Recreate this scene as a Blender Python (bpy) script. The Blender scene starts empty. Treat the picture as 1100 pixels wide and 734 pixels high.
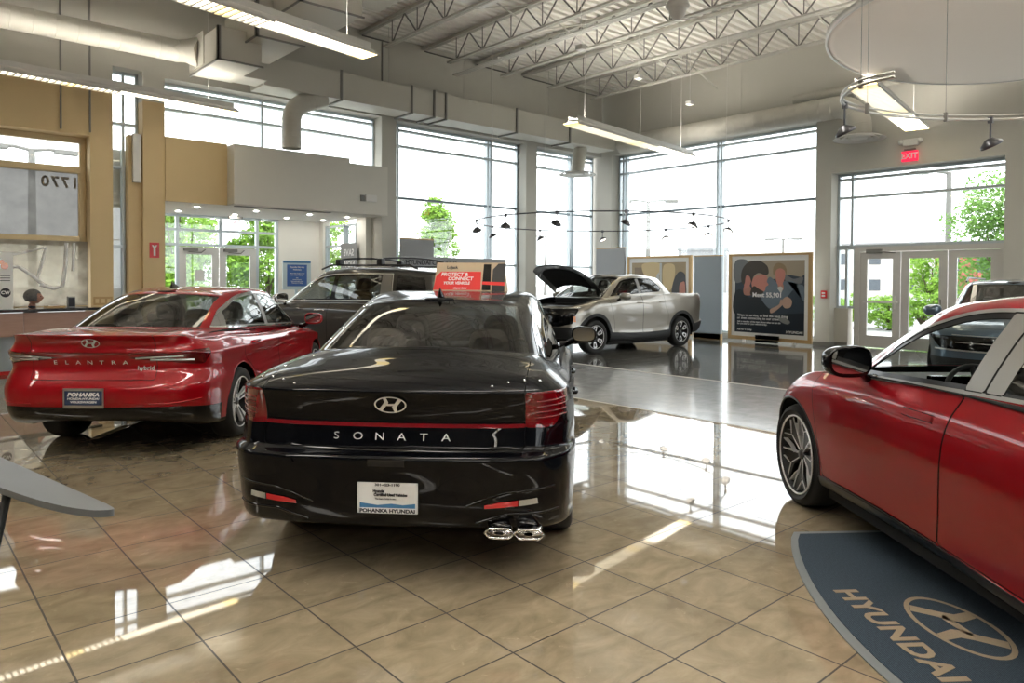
import bpy, bmesh, math, random
import numpy as np
from mathutils import Vector, Matrix
from mathutils.bvhtree import BVHTree
PI = math.pi
SC = bpy.context.scene
COL = SC.collection
R_ = math.radians

# ------------------------------------------------------------------ materials
def _nt(name):
    m = bpy.data.materials.new(name); m.use_nodes = True
    nt = m.node_tree; nt.nodes.clear()
    out = nt.nodes.new('ShaderNodeOutputMaterial')
    return m, nt, out
def pbr(name, col, rough=.5, metal=0., coat=0., coat_rough=.03, spec=.5, ior=1.5, emit=None, emit_s=0., alpha=1.):
    m, nt, out = _nt(name)
    b = nt.nodes.new('ShaderNodeBsdfPrincipled')
    b.inputs['Base Color'].default_value = (*col, 1)
    b.inputs['Roughness'].default_value = rough
    b.inputs['Metallic'].default_value = metal
    b.inputs['Coat Weight'].default_value = coat
    b.inputs['Coat Roughness'].default_value = coat_rough
    b.inputs['Specular IOR Level'].default_value = spec
    b.inputs['IOR'].default_value = ior
    if emit:
        b.inputs['Emission Color'].default_value = (*emit, 1)
        b.inputs['Emission Strength'].default_value = emit_s
    nt.links.new(b.outputs[0], out.inputs[0])
    return m
def noisy(name, c1, c2, scale=5., rough=.7, detail=4., bump=0., metal=0., rough2=None, stretch=None):
    m = pbr(name, c1, rough, metal); nt = m.node_tree
    b = [n for n in nt.nodes if n.type == 'BSDF_PRINCIPLED'][0]
    tc = nt.nodes.new('ShaderNodeTexCoord'); n = nt.nodes.new('ShaderNodeTexNoise')
    n.inputs['Scale'].default_value = scale; n.inputs['Detail'].default_value = detail
    src = tc.outputs['Object']
    if stretch:
        mp = nt.nodes.new('ShaderNodeMapping'); mp.inputs['Scale'].default_value = stretch
        nt.links.new(src, mp.inputs[0]); src = mp.outputs[0]
    nt.links.new(src, n.inputs['Vector'])
    mx = nt.nodes.new('ShaderNodeMix'); mx.data_type = 'RGBA'
    mx.inputs[6].default_value = (*c1, 1); mx.inputs[7].default_value = (*c2, 1)
    nt.links.new(n.outputs[0], mx.inputs[0]); nt.links.new(mx.outputs[2], b.inputs['Base Color'])
    if bump:
        bp = nt.nodes.new('ShaderNodeBump'); bp.inputs['Strength'].default_value = bump
        bp.inputs['Distance'].default_value = .01
        nt.links.new(n.outputs[0], bp.inputs['Height']); nt.links.new(bp.outputs[0], b.inputs['Normal'])
    return m
def glassy(name, tint=(1, 1, 1), ior=1.5, refl=(1, 1, 1), rough=0.0):
    m, nt, out = _nt(name)
    t = nt.nodes.new('ShaderNodeBsdfTransparent'); t.inputs[0].default_value = (*tint, 1)
    g = nt.nodes.new('ShaderNodeBsdfGlossy'); g.inputs[0].default_value = (*refl, 1); g.inputs['Roughness'].default_value = rough
    # Schlick written out: the same from either side of a thin pane
    geo = nt.nodes.new('ShaderNodeNewGeometry'); dt = nt.nodes.new('ShaderNodeVectorMath'); dt.operation = 'DOT_PRODUCT'
    nt.links.new(geo.outputs['Incoming'], dt.inputs[0]); nt.links.new(geo.outputs['Normal'], dt.inputs[1])
    ab = nt.nodes.new('ShaderNodeMath'); ab.operation = 'ABSOLUTE'; nt.links.new(dt.outputs['Value'], ab.inputs[0])
    om = nt.nodes.new('ShaderNodeMath'); om.operation = 'SUBTRACT'; om.inputs[0].default_value = 1.; nt.links.new(ab.outputs[0], om.inputs[1])
    pw = nt.nodes.new('ShaderNodeMath'); pw.operation = 'POWER'; pw.inputs[1].default_value = 5.; nt.links.new(om.outputs[0], pw.inputs[0])
    f0 = ((ior - 1) / (ior + 1)) ** 2 * 1.8
    ma = nt.nodes.new('ShaderNodeMath'); ma.operation = 'MULTIPLY_ADD'; ma.inputs[1].default_value = 1 - f0; ma.inputs[2].default_value = f0
    nt.links.new(pw.outputs[0], ma.inputs[0])
    mx = nt.nodes.new('ShaderNodeMixShader')
    nt.links.new(ma.outputs[0], mx.inputs[0]); nt.links.new(t.outputs[0], mx.inputs[1]); nt.links.new(g.outputs[0], mx.inputs[2])
    nt.links.new(mx.outputs[0], out.inputs[0])
    return m

# ------------------------------------------------------------------ objects
def link(o, parent=None):
    COL.objects.link(o)
    if parent is not None: o.parent = parent
    return o
def empty(name, loc=(0, 0, 0), rz=0.):
    o = bpy.data.objects.new(name, None); o.empty_display_size = .1
    o.location = loc; o.rotation_euler = (0, 0, rz)
    return link(o)
def tag(o, label, cat, group=None, kind=None):
    o['label'] = label; o['category'] = cat
    if group: o['group'] = group
    if kind: o['kind'] = kind
    return o
def struct(o, label=None, cat=None):
    o['kind'] = 'structure'
    if label: o['label'] = label
    if cat: o['category'] = cat
    return o
def thing(name, label, cat, loc=(0, 0, 0), rz=0., group=None):
    return tag(empty(name, loc, rz), label, cat, group)
class MB:
    """collects geometry for ONE mesh object"""
    def __init__(s): s.v = []; s.f = []; s.sm = []; s.mi = []
    def add(s, v, f, smooth=False, mi=0):
        o = len(s.v); s.v += [tuple(p) for p in v]; s.f += [tuple(i + o for i in q) for q in f]
        s.sm += [smooth] * len(f); s.mi += [mi] * len(f); return s
    def box(s, x0, x1, y0, y1, z0, z1, M=None, mi=0):
        v = [(x, y, z) for z in (z0, z1) for y in (y0, y1) for x in (x0, x1)]
        if M is not None: v = [tuple(M @ Vector(p)) for p in v]
        return s.add(v, [(0, 2, 3, 1), (4, 5, 7, 6), (0, 1, 5, 4), (2, 6, 7, 3), (0, 4, 6, 2), (1, 3, 7, 5)], False, mi)
    def bbox(s, x0, x1, y0, y1, z0, z1, b=.01, M=None, mi=0):
        bm = bmesh.new()
        bmesh.ops.create_cube(bm, size=1)
        for v in bm.verts:
            v.co = Vector(((x0 + x1) / 2 + v.co.x * (x1 - x0), (y0 + y1) / 2 + v.co.y * (y1 - y0), (z0 + z1) / 2 + v.co.z * (z1 - z0)))
        bmesh.ops.bevel(bm, geom=bm.edges[:], offset=b, segments=2, profile=.6, affect='EDGES')
        return s.bm(bm, M, mi)
    def bm(s, bm, M=None, mi=0, smooth=False):
        bm.verts.index_update()
        v = [tuple(M @ q.co) if M is not None else tuple(q.co) for q in bm.verts]
        f = [tuple(q.index for q in p.verts) for p in bm.faces]; bm.free()
        return s.add(v, f, smooth, mi)
    def prism(s, poly, z0, z1, M=None, mi=0, smooth=False):
        """poly: 2-D outline (x, y) raised z0..z1"""
        n = len(poly)
        v = [(p[0], p[1], z0) for p in poly] + [(p[0], p[1], z1) for p in poly]
        if M is not None: v = [tuple(M @ Vector(p)) for p in v]
        f = [tuple(range(n))[::-1], tuple(range(n, 2 * n))] + [(i, (i + 1) % n, n + (i + 1) % n, n + i) for i in range(n)]
        return s.add(v, f, smooth, mi)
    def tube(s, pts, r, seg=8, closed=False, mi=0, cap=True):
        pts = [Vector(p) for p in pts]; n = len(pts)
        if not hasattr(r, '__len__'): r = [r] * n
        v = []; f = []
        prev = None
        for i, p in enumerate(pts):
            a = pts[(i - 1) % n] if (closed or i > 0) else p
            b = pts[(i + 1) % n] if (closed or i < n - 1) else p
            t = (b - a); t = t.normalized() if t.length > 1e-9 else Vector((0, 0, 1))
            if prev is None:
                up = Vector((0, 0, 1)) if abs(t.z) < .95 else Vector((1, 0, 0))
                e1 = t.cross(up).normalized()
            else:
                e1 = (prev - t * prev.dot(t)); e1 = e1.normalized() if e1.length > 1e-6 else t.orthogonal().normalized()
            prev = e1; e2 = t.cross(e1)
            for k in range(seg):
                c, q = math.cos(2 * PI * k / seg), math.sin(2 * PI * k / seg)
                v.append(p + (e1 * c + e2 * q) * r[i])
        m = n if closed else n - 1
        for i in range(m):
            for k in range(seg):
                a = i * seg + k; b = i * seg + (k + 1) % seg; c = ((i + 1) % n) * seg + (k + 1) % seg; d = ((i + 1) % n) * seg + k
                f.append((a, b, c, d))
        s.add(v, f, True, mi)
        if cap and not closed:
            s.add([v[k] for k in range(seg)], [tuple(range(seg))[::-1]], False, mi)
            s.add([v[(n - 1) * seg + k] for k in range(seg)], [tuple(range(seg))], False, mi)
        return s
    def lathe(s, prof, seg=24, M=None, mi=0, smooth=True, closed=False):
        """prof: (r, z) pairs turned about Z"""
        v = []; f = []; n = len(prof)
        for k in range(seg):
            c, q = math.cos(2 * PI * k / seg), math.sin(2 * PI * k / seg)
            for r, z in prof:
                p = Vector((r * c, r * q, z)); v.append(tuple(M @ p) if M is not None else tuple(p))
        for k in range(seg):
            for i in range(n if closed else n - 1):
                j = (i + 1) % n
                f.append((k * n + i, ((k + 1) % seg) * n + i, ((k + 1) % seg) * n + j, k * n + j))
        return s.add(v, f, smooth, mi)
    def build(s, name, mat, parent=None, auto=None):
        me = bpy.data.meshes.new(name); me.from_pydata(s.v, [], s.f)
        mats = mat if isinstance(mat, (list, tuple)) else [mat]
        for q in mats: me.materials.append(q)
        me.polygons.foreach_set('use_smooth', s.sm); me.polygons.foreach_set('material_index', s.mi)
        me.validate(); me.update()
        if auto is not None: me.set_sharp_from_angle(angle=R_(auto))
        return link(bpy.data.objects.new(name, me), parent)
def boxobj(name, mat, x0, x1, y0, y1, z0, z1, parent=None, bevel=0, M=None):
    m = MB()
    (m.bbox(x0, x1, y0, y1, z0, z1, bevel, M) if bevel else m.box(x0, x1, y0, y1, z0, z1, M))
    return m.build(name, mat, parent)
def frame_M(o, ex, ey):
    """matrix with columns ex, ey, ex x ey and origin o"""
    ex = Vector(ex).normalized(); ey = Vector(ey).normalized(); ez = ex.cross(ey)
    return Matrix(((ex.x, ey.x, ez.x, o[0]), (ex.y, ey.y, ez.y, o[1]), (ex.z, ey.z, ez.z, o[2]), (0, 0, 0, 1)))
def text_geo(txt, size, bold=0., shear=0., extrude=0., spacing=1., xscale=1.):
    cu = bpy.data.curves.new('t', 'FONT'); cu.body = txt; cu.size = size; cu.align_x = 'CENTER'; cu.align_y = 'CENTER'
    cu.offset = bold; cu.shear = shear; cu.extrude = extrude; cu.space_character = spacing; cu.resolution_u = 3
    o = bpy.data.objects.new('t', cu); COL.objects.link(o)
    dg = bpy.context.evaluated_depsgraph_get()
    me = bpy.data.meshes.new_from_object(o.evaluated_get(dg))
    v = [(q.co.x * xscale, q.co.y, q.co.z) for q in me.vertices]; f = [tuple(p.vertices) for p in me.polygons]
    bpy.data.objects.remove(o); bpy.data.curves.remove(cu); bpy.data.meshes.remove(me)
    return v, f
def add_text(mb, txt, size, M, bold=0., shear=0., extrude=.0015, spacing=1., xscale=1., mi=0, mirror=False):
    v, f = text_geo(txt, size, bold, shear, extrude, spacing, xscale)
    if mirror: v = [(-a, b, c) for a, b, c in v]; f = [q[::-1] for q in f]
    mb.add([tuple(M @ Vector(p)) for p in v], f, False, mi); return mb
# ------------------------------------------------------------------ lofted car bodies, cut into panels
def cr_interp(T, Pn, t):
    """non-uniform Catmull-Rom through Pn (n,...) at knots T, evaluated at t"""
    n = len(T); Pn = np.asarray(Pn, float); T = np.asarray(T, float)
    d = (Pn[1:] - Pn[:-1]) / (T[1:] - T[:-1]).reshape((-1,) + (1,) * (Pn.ndim - 1))
    m = np.empty_like(Pn)
    m[0] = d[0]; m[-1] = d[-1]
    for i in range(1, n - 1):
        h0, h1 = T[i] - T[i - 1], T[i + 1] - T[i]
        m[i] = (d[i - 1] * h1 + d[i] * h0) / (h0 + h1)
    if n > 2:
        m[0] = 1.5 * d[0] - .5 * m[1]; m[-1] = 1.5 * d[-1] - .5 * m[-2]
    k = np.clip(np.searchsorted(T, t, side='right') - 1, 0, n - 2)
    h = (T[k + 1] - T[k]); s = (t - T[k]) / h
    sh = (-1,) + (1,) * (Pn.ndim - 1); s = s.reshape(sh); h = h.reshape(sh)
    h00 = 2 * s**3 - 3 * s**2 + 1; h10 = s**3 - 2 * s**2 + s; h01 = -2 * s**3 + 3 * s**2; h11 = s**3 - s**2
    return h00 * Pn[k] + h10 * h * m[k] + h01 * Pn[k + 1] + h11 * h * m[k + 1]
def keyf(keys):
    xs = np.array([k[0] for k in keys], float); ys = np.array([k[1] for k in keys], float)
    def f(x):
        x = np.clip(np.asarray(x, float), xs[0], xs[-1])
        return cr_interp(xs, ys, np.atleast_1d(x)) if len(xs) > 2 else np.interp(np.atleast_1d(x), xs, ys)
    return f
NS = 11
def low_ring(xr, xf, w, z, g, kr=1., kf=1., c_r=.42, c_f=.6):
    """half outline of the lower body from rear centre to front centre; z = keys in x"""
    zf = keyf(z) if not callable(z) else z
    P = []
    rear = [(0, 0), (.010, .36), (.040, .66), (.10, .84), (.22, .945)]
    front = [(0, 0), (.03, .34), (.10, .62), (.22, .82), (.38, .935)]
    for dx, fy in rear: P.append((xr + dx * kr, fy * w * (float(g(xr + dx * kr)[0]) if fy > .8 else float(g(xr + .22 * kr)[0]))))
    xs = np.linspace(xr + c_r * kr, xf - c_f * kf, NS)
    for x in xs: P.append((x, w * float(g(x)[0])))
    for dx, fy in front[::-1]: P.append((xf - dx * kf, fy * w * float(g(xf - .38 * kf)[0])))
    P = np.array(P); Z = np.array([float(zf(p[0])[0]) for p in P])
    return np.c_[P, Z]
def top_ring(rc, rk, ry, fc, fk, fy, ykeys, zrc, zfc, zkeys):
    """ring of the greenhouse: rear centre x, rear corner x, its half width, the same at the front, side y and z keys"""
    P = []
    yf, zf = keyf(ykeys), keyf(zkeys)
    zk = float(zf(rk)[0]); zq = float(zf(fk)[0])
    for a, b in ((0, 0), (.10, .38), (.30, .70), (.60, .90), (1., 1.)):
        P.append((rc + (rk - rc) * a, ry * b, zrc + (zk - zrc) * b ** 2.5))
    for x in np.linspace(rk, fk, NS + 2)[1:-1]:
        P.append((x, float(yf(x)[0]), float(zf(x)[0])))
    for a, b in ((1., 1.), (.6, .9), (.30, .70), (.10, .38), (0, 0)):
        P.append((fc + (fk - fc) * a, fy * b, zfc + (zq - zfc) * b ** 2.5))
    return np.array(P)
class Surf:
    """rows: list of (ring (K,3), crease) from the sill up to the spine; dense half surface y >= 0"""
    def __init__(s, rows, nu=None, step=.022):
        R = np.array([r[0] for r in rows]); cre = [i for i, r in enumerate(rows) if r[1]]
        K = R.shape[1]
        seg = np.linalg.norm(R[:, 1:] - R[:, :-1], axis=2).mean(0); T = np.r_[0, np.cumsum(np.maximum(seg, .03))]
        cnt = np.maximum(2, np.ceil(seg / step).astype(int))
        t = np.concatenate([np.linspace(T[i], T[i + 1], cnt[i], endpoint=False) for i in range(K - 1)] + [[T[-1]]])
        U = np.interp(t, T, np.arange(K))
        D = np.array([cr_interp(T, r, t) for r in R])            # rows x nu x 3
        seg = np.linalg.norm(D[1:] - D[:-1], axis=2).mean(1)
        S = np.r_[0, np.cumsum(np.maximum(seg, .02))]
        brk = [0] + [c for c in cre if 0 < c < len(R) - 1] + [len(R) - 1]
        out = []; V = []
        for a, b in zip(brk[:-1], brk[1:]):
            cn = np.maximum(2, np.ceil(seg[a:b] / (step * .8)).astype(int))
            tv = np.concatenate([np.linspace(S[a + i], S[a + i + 1], cn[i], endpoint=False) for i in range(b - a)] + [[S[b]]])
            if b != brk[-1]: tv = tv[:-1]
            if b - a == 1:
                w = ((tv - S[a]) / (S[b] - S[a]))[:, None, None]; q = D[a] * (1 - w) + D[b] * w
            else: q = cr_interp(S[a:b + 1], D[a:b + 1], tv)
            out.append(q); V.append(np.interp(tv, S, np.arange(len(R))))
        G = np.concatenate(out); V = np.concatenate(V)
        for _ in range(2):                                       # fair along the length
            G[:, 2:-2] = .5 * G[:, 2:-2] + .25 * (G[:, 1:-3] + G[:, 3:-1])
        G[:, 0, 1] = 0; G[:, -1, 1] = 0; G[-1, :, 1] = 0
        G[..., 1] = np.maximum(G[..., 1], 0)
        s.G = G; s.U = U; s.V = V
        nv, nu = G.shape[:2]
        f1 = np.cross(G[:-1, 1:] - G[:-1, :-1], G[1:, :-1] - G[:-1, :-1]); f2 = np.cross(G[1:, :-1] - G[1:, 1:], G[:-1, 1:] - G[1:, 1:])
        fn = f1 + f2
        N = np.zeros_like(G)
        N[:-1, :-1] += fn; N[1:, :-1] += fn; N[:-1, 1:] += fn; N[1:, 1:] += fn
        cen = np.array([G[..., 0].mean(), 0, .6]); sg = np.sign(((G - cen) * N).sum(2).mean()); N *= sg
        N[:, 0, 1] = 0; N[:, -1, 1] = 0; N[-1, :, 1] = 0
        ln = np.linalg.norm(N, axis=2, keepdims=True)
        N = np.where(ln > 1e-9, N / (ln + 1e-15), np.array([0, 0, 1.]))
        UU, VV = np.meshgrid(U, V)
        s.A = np.concatenate([G.reshape(-1, 3), N.reshape(-1, 3), UU.reshape(-1, 1), VV.reshape(-1, 1)], 1)
        F = []
        for j in range(nv - 1):
            for i in range(nu - 1):
                a, b, c, d = j * nu + i, j * nu + i + 1, (j + 1) * nu + i + 1, (j + 1) * nu + i
                F.append((a, b, c, d) if sg > 0 else (a, d, c, b))
        s.F = F
        s.bvh = BVHTree.FromPolygons([Vector(p) for p in s.A[:, :3]], F)
    def mesh(s): return (s.A, s.F)
    def hit(s, o, d):
        """first hit on the car skin (both halves) from o along d"""
        o = Vector(o); d = Vector(d).normalized(); best = None
        for sy in (1, -1):
            oo = Vector((o.x, o.y * sy, o.z)); dd = Vector((d.x, d.y * sy, d.z))
            loc, n, i, dist = s.bvh.ray_cast(oo, dd)
            if loc is not None and (best is None or dist < best[2]):
                if n.dot(dd) > 0: n = -n
                best = (Vector((loc.x, loc.y * sy, loc.z)), Vector((n.x, n.y * sy, n.z)), dist)
        return best
def clip(mesh, fn):
    """split at the zero level of fn -> (inside (fn<0), outside)"""
    A, F = mesh
    if len(F) == 0: return mesh, mesh
    d = fn(A); d = np.where(np.abs(d) < 1e-7, 1e-7, d)
    ins = d < 0
    fin, fout = [], []
    newv = []; cache = {}; base = len(A)
    il = ins.tolist()
    for f in F:
        c = sum(il[i] for i in f)
        if c == len(f): fin.append(f); continue
        if c == 0: fout.append(f); continue
        a, b = [], []
        n = len(f)
        for k in range(n):
            i, j = f[k], f[(k + 1) % n]
            (a if il[i] else b).append(i)
            if il[i] != il[j]:
                key = (i, j) if i < j else (j, i)
                if key not in cache:
                    p, q = key; t = d[p] / (d[p] - d[q])
                    newv.append(A[p] * (1 - t) + A[q] * t); cache[key] = base + len(newv) - 1
                a.append(cache[key]); b.append(cache[key])
        if len(a) > 2: fin.append(tuple(a))
        if len(b) > 2: fout.append(tuple(b))
    if newv: A = np.concatenate([A, np.array(newv)])
    return (A, fin), (A, fout)
def poly_sd(P2, poly, rnd=0.):
    poly = np.array(poly, float); x = P2[:, 0]; y = P2[:, 1]
    n = len(poly); best = np.full(len(x), 1e9); inside = np.zeros(len(x), bool)
    for i in range(n):
        a, b = poly[i], poly[(i + 1) % n]; e = b - a
        t = np.clip(((x - a[0]) * e[0] + (y - a[1]) * e[1]) / (e @ e), 0, 1)
        dd = np.hypot(x - a[0] - t * e[0], y - a[1] - t * e[1]); best = np.minimum(best, dd)
        c = (a[1] > y) != (b[1] > y)
        if c.any():
            xi = (b[0] - a[0]) * (y - a[1]) / (b[1] - a[1] + 1e-30) + a[0]
            inside ^= c & (x < xi)
    return np.where(inside, -best, best) - rnd
def smooth_poly(pts, n=6):
    """closed Catmull-Rom through pts; a point given with a third item stays a corner"""
    out = []; m = len(pts)
    P = [np.array(p[:2], float) for p in pts]; cor = [len(p) > 2 for p in pts]
    for i in range(m):
        p1, p2 = P[i], P[(i + 1) % m]
        p0 = P[i - 1] if not cor[i] else p1; p3 = P[(i + 2) % m] if not cor[(i + 1) % m] else p2
        L = np.linalg.norm(p2 - p1)
        m1 = (p2 - p0) / max(np.linalg.norm(p2 - p1) + np.linalg.norm(p1 - p0), 1e-9) * L
        m2 = (p3 - p1) / max(np.linalg.norm(p3 - p2) + np.linalg.norm(p2 - p1), 1e-9) * L
        for k in range(n):
            s = k / n
            out.append((2 * s**3 - 3 * s**2 + 1) * p1 + (s**3 - 2 * s**2 + s) * m1 + (-2 * s**3 + 3 * s**2) * p2 + (s**3 - s**2) * m2)
    return np.array(out)
XZ = lambda A: A[:, [0, 2]]
YZ = lambda A: A[:, [1, 2]]
XY = lambda A: A[:, [0, 1]]
UV = lambda A: A[:, [6, 7]]
def fside(poly, rnd=0., umin=None, umax=None, vmin=None, vmax=None):
    def f(A):
        d = poly_sd(XZ(A), poly, rnd)
        if umin is not None: d = np.maximum(d, (umin - A[:, 6]) * .1)
        if umax is not None: d = np.maximum(d, (A[:, 6] - umax) * .1)
        if vmin is not None: d = np.maximum(d, (vmin - A[:, 7]) * .1)
        if vmax is not None: d = np.maximum(d, (A[:, 7] - vmax) * .1)
        return d
    return f
def fpoly(proj, poly, **kw):
    def f(A):
        d = poly_sd(proj(A), poly)
        for k, v in kw.items():
            c = {'x': 0, 'y': 1, 'z': 2, 'u': 6, 'v': 7}[k[0]]; sc = .1 if c > 2 else 1.
            d = np.maximum(d, ((v - A[:, c]) if k[1:] == 'min' else (A[:, c] - v)) * sc)
        return d
    return f
def grow(fn, e): return lambda A: fn(A) - e
def compact(mesh):
    A, F = mesh
    used = np.unique(np.concatenate([np.array(f) for f in F])) if F else np.array([], int)
    mp = np.zeros(len(A), int); mp[used] = np.arange(len(used))
    return A[used], [tuple(int(mp[i]) for i in f) for f in F]
def emit(mesh, name, mat, parent, side='C', off=0., thick=0.):
    """side L: as modelled (y>0); R: mirrored; C: both halves in one mesh"""
    A, F = compact(mesh)
    if not F: return None
    V = A[:, :3] + A[:, 3:6] * off; N = A[:, 3:6]; vs, ns, fs = [], [], []
    def put(V, N, F):
        o = sum(len(q) for q in vs); vs.append(V); ns.append(N); fs.extend([tuple(i + o for i in f) for f in F])
    if side in 'LC': put(V, N, F)
    if side in 'RC':
        m = np.array([1, -1, 1.]); put(V * m, N * m, [f[::-1] for f in F])
    if thick:
        vv, nn, ff = np.concatenate(vs), np.concatenate(ns), list(fs); vs, ns, fs = [], [], []
        put(vv, nn, ff)
        cnt = {}
        for f in ff:
            for k in range(len(f)):
                a, b = f[k], f[(k + 1) % len(f)]; cnt[(a, b)] = 1
        rim = [(a, b) for (a, b) in cnt if (b, a) not in cnt and not (abs(vv[a][1]) < 1e-5 and abs(vv[b][1]) < 1e-5)]
        o = len(vv); vs.append(vv - nn * thick); ns.append(-nn)
        fs.extend([tuple(i + o for i in f[::-1]) for f in ff])
        fs.extend([(b, a, a + o, b + o) for a, b in rim])
    V = np.concatenate(vs); N = np.concatenate(ns)
    me = bpy.data.meshes.new(name); me.from_pydata(V.tolist(), [], fs)
    me.materials.append(mat)
    me.polygons.foreach_set('use_smooth', [True] * len(fs))
    if not me.validate():
        me.update(); me.normals_split_custom_set_from_vertices(N.tolist())
    return link(bpy.data.objects.new(name, me), parent)
def drape(surf, pts, d, start, off=.003):
    """project points from the plane at `start` along d on the skin"""
    out = []
    for p in pts:
        h = surf.hit(Vector(p) - Vector(d) * start, d)
        out.append((h[0] + h[1] * off) if h else None)
    return out
def ribbon_tube(surf, pts, d, r, name, mat, parent, off=0., closed=False, seg=6, start=3., dense=.03):
    P = [Vector(p) for p in pts]; Q = []
    n = len(P)
    for i in range(n if closed else n - 1):
        a, b = P[i], P[(i + 1) % n]; m = max(1, int((b - a).length / dense))
        Q += [a.lerp(b, k / m) for k in range(m)]
    if not closed: Q.append(P[-1])
    W = [q for q in drape(surf, Q, d, start, off) if q is not None]
    if len(W) < 2: return None
    return MB().tube(W, r, seg, closed).build(name, mat, parent)
def sticker(surf, v, f, M, d, name, mat, parent, off=.004, start=3., thick=None):
    """flat geometry (local x,y; z = height above skin) placed by M and pressed on the skin along d"""
    d = Vector(d).normalized(); out = []
    for p in v:
        q = M @ Vector((p[0], p[1], 0)); h = surf.hit(q - d * start, d)
        if h is None: out.append(q)
        else: out.append(h[0] - d * (off + p[2]))
    return MB().add(out, f).build(name, mat, parent)
def emblem_geo(w, h, t=.0, ring=.1):
    """oval ring with a slanted flowing letter inside, as on the badges"""
    v, f = [], []
    n = 40
    for k in range(n):
        a = 2 * PI * k / n; c, s = math.cos(a), math.sin(a)
        v += [(w / 2 * c, h / 2 * s, t), (w / 2 * c * (1 - ring), h / 2 * s * (1 - ring * 1.35), t)]
    for k in range(n):
        a = 2 * k; b = 2 * ((k + 1) % n); f.append((a, b, b + 1, a + 1))
    def stroke(pl, mir=1):
        o = len(v)
        for x, y in pl: v.append((x * w / 2 * mir, y * h / 2 * mir, t))
        f.append(tuple(range(o, len(v))))
    stroke([(-.72, -.52), (-.52, -.72), (-.30, -.2), (-.16, .0), (-.10, .30), (-.22, .84), (-.42, .80), (-.36, .35), (-.46, .05)])
    stroke([(-.72, -.52), (-.52, -.72), (-.30, -.2), (-.16, .0), (-.10, .30), (-.22, .84), (-.42, .80), (-.36, .35), (-.46, .05)], -1)
    stroke([(-.38, .02), (-.22, -.14), (.05, -.12), (.38, -.02), (.22, .14), (-.05, .12)])
    return v, f

# ------------------------------------------------------------------ wheels
def wheel(parent, pos, R, wdt, style, M, out=1):
    """wheel as a part: tyre mesh with rim, spokes, disc as sub-parts. out=+1: face looks to +y"""
    T = Matrix.Translation(pos) @ Matrix.Rotation(-PI / 2 * out, 4, 'X')      # local z -> +-y
    rr = R * style.get('rim', .72)
    hw = wdt / 2
    prof = [(rr * .97, -hw * .8), (rr + .006, -hw * .92), (R - .045, -hw), (R - .014, -hw * .88), (R, -hw * .6), (R + .001, 0), (R, hw * .6),
            (R - .014, hw * .88), (R - .045, hw), (rr + .03, hw * 1.0), (rr + .006, hw * .93), (rr * .97, hw * .85)]
    tm = MB(); tm.lathe(prof, 72, T)
    for g in (-.45, -.15, .15, .45):                                  # tread grooves read as dark rings
        tm.lathe([(R + .0015, hw * g - .004), (R + .002, hw * g), (R + .0015, hw * g + .004)], 72, T)
    ty = tm.build('wheel', M['tyre'], parent)
    rm = MB()
    rm.lathe([(rr * .985, hw * .86), (rr * .96, hw * .88), (rr * .93, hw * .80), (rr * .90, hw * .3), (rr * .86, -hw * .7), (.02, -hw * .75)], 64, T)
    rm.build('rim', M[style.get('dish', 'rim_dark')], ty)
    lip = MB(); lip.lathe([(rr * .99, hw * .84), (rr * .985, hw * .93), (rr * .965, hw * .95), (rr * .945, hw * .88)], 72, T)
    lip.build('rim_lip', M[style.get('lip', 'rim_silver')], ty)
    bd = MB(); bd.lathe([(.03, -hw * .1), (rr * .62, -hw * .1), (rr * .63, -hw * .2), (rr * .62, -hw * .3)], 40, T)
    bd.build('brake_disc', M['disc'], ty)
    n = style.get('n', 5); z1 = hw * style.get('face', .72)
    for polys, mat, zz, nm in style['polys']:
        sp = MB()
        for k in range(n):
            Rk = Matrix.Rotation(2 * PI * k / n + style.get('rot', 0.), 4, 'Z')
            for pl in polys:
                # dish the spokes: inner end sunk
                v = []; m = len(pl)
                for q in (0, 1):
                    for (x, y) in pl:
                        r = math.hypot(x, y)
                        z = z1 + zz - .030 * (1 - min(r, 1.)) ** 1.0 * 1.2 - (0 if q else .03)
                        v.append(T @ Rk @ Vector((x * rr, y * rr, z)))
                f = [tuple(range(m))[::-1], tuple(range(m, 2 * m))] + [(i, (i + 1) % m, m + (i + 1) % m, m + i) for i in range(m)]
                sp.add(v, f)
        sp.build(nm, M[mat], ty)
    cp = MB(); cp.lathe([(.0, z1 + .004 - .02), (.030, z1 + .003 - .02), (.036, z1 - .006 - .02), (.036, z1 - .05)], 24, T)
    cp.build('centre_cap', M['rim_cap'], ty)
    return ty
def bar(x0, y0, x1, y1, a, b):
    dx, dy = x1 - x0, y1 - y0; L = math.hypot(dx, dy); nx, ny = -dy / L, dx / L
    return [(x0 + nx * a, y0 + ny * a), (x0 - nx * a, y0 - ny * a), (x1 - nx * b, y1 - ny * b), (x1 + nx * b, y1 + ny * b)]
def polar(r, deg): return (r * math.cos(R_(deg)), r * math.sin(R_(deg)))
def pbar(r0, a0, r1, a1, w0, w1): return bar(*polar(r0, a0), *polar(r1, a1), w0, w1)
M = {}
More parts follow.
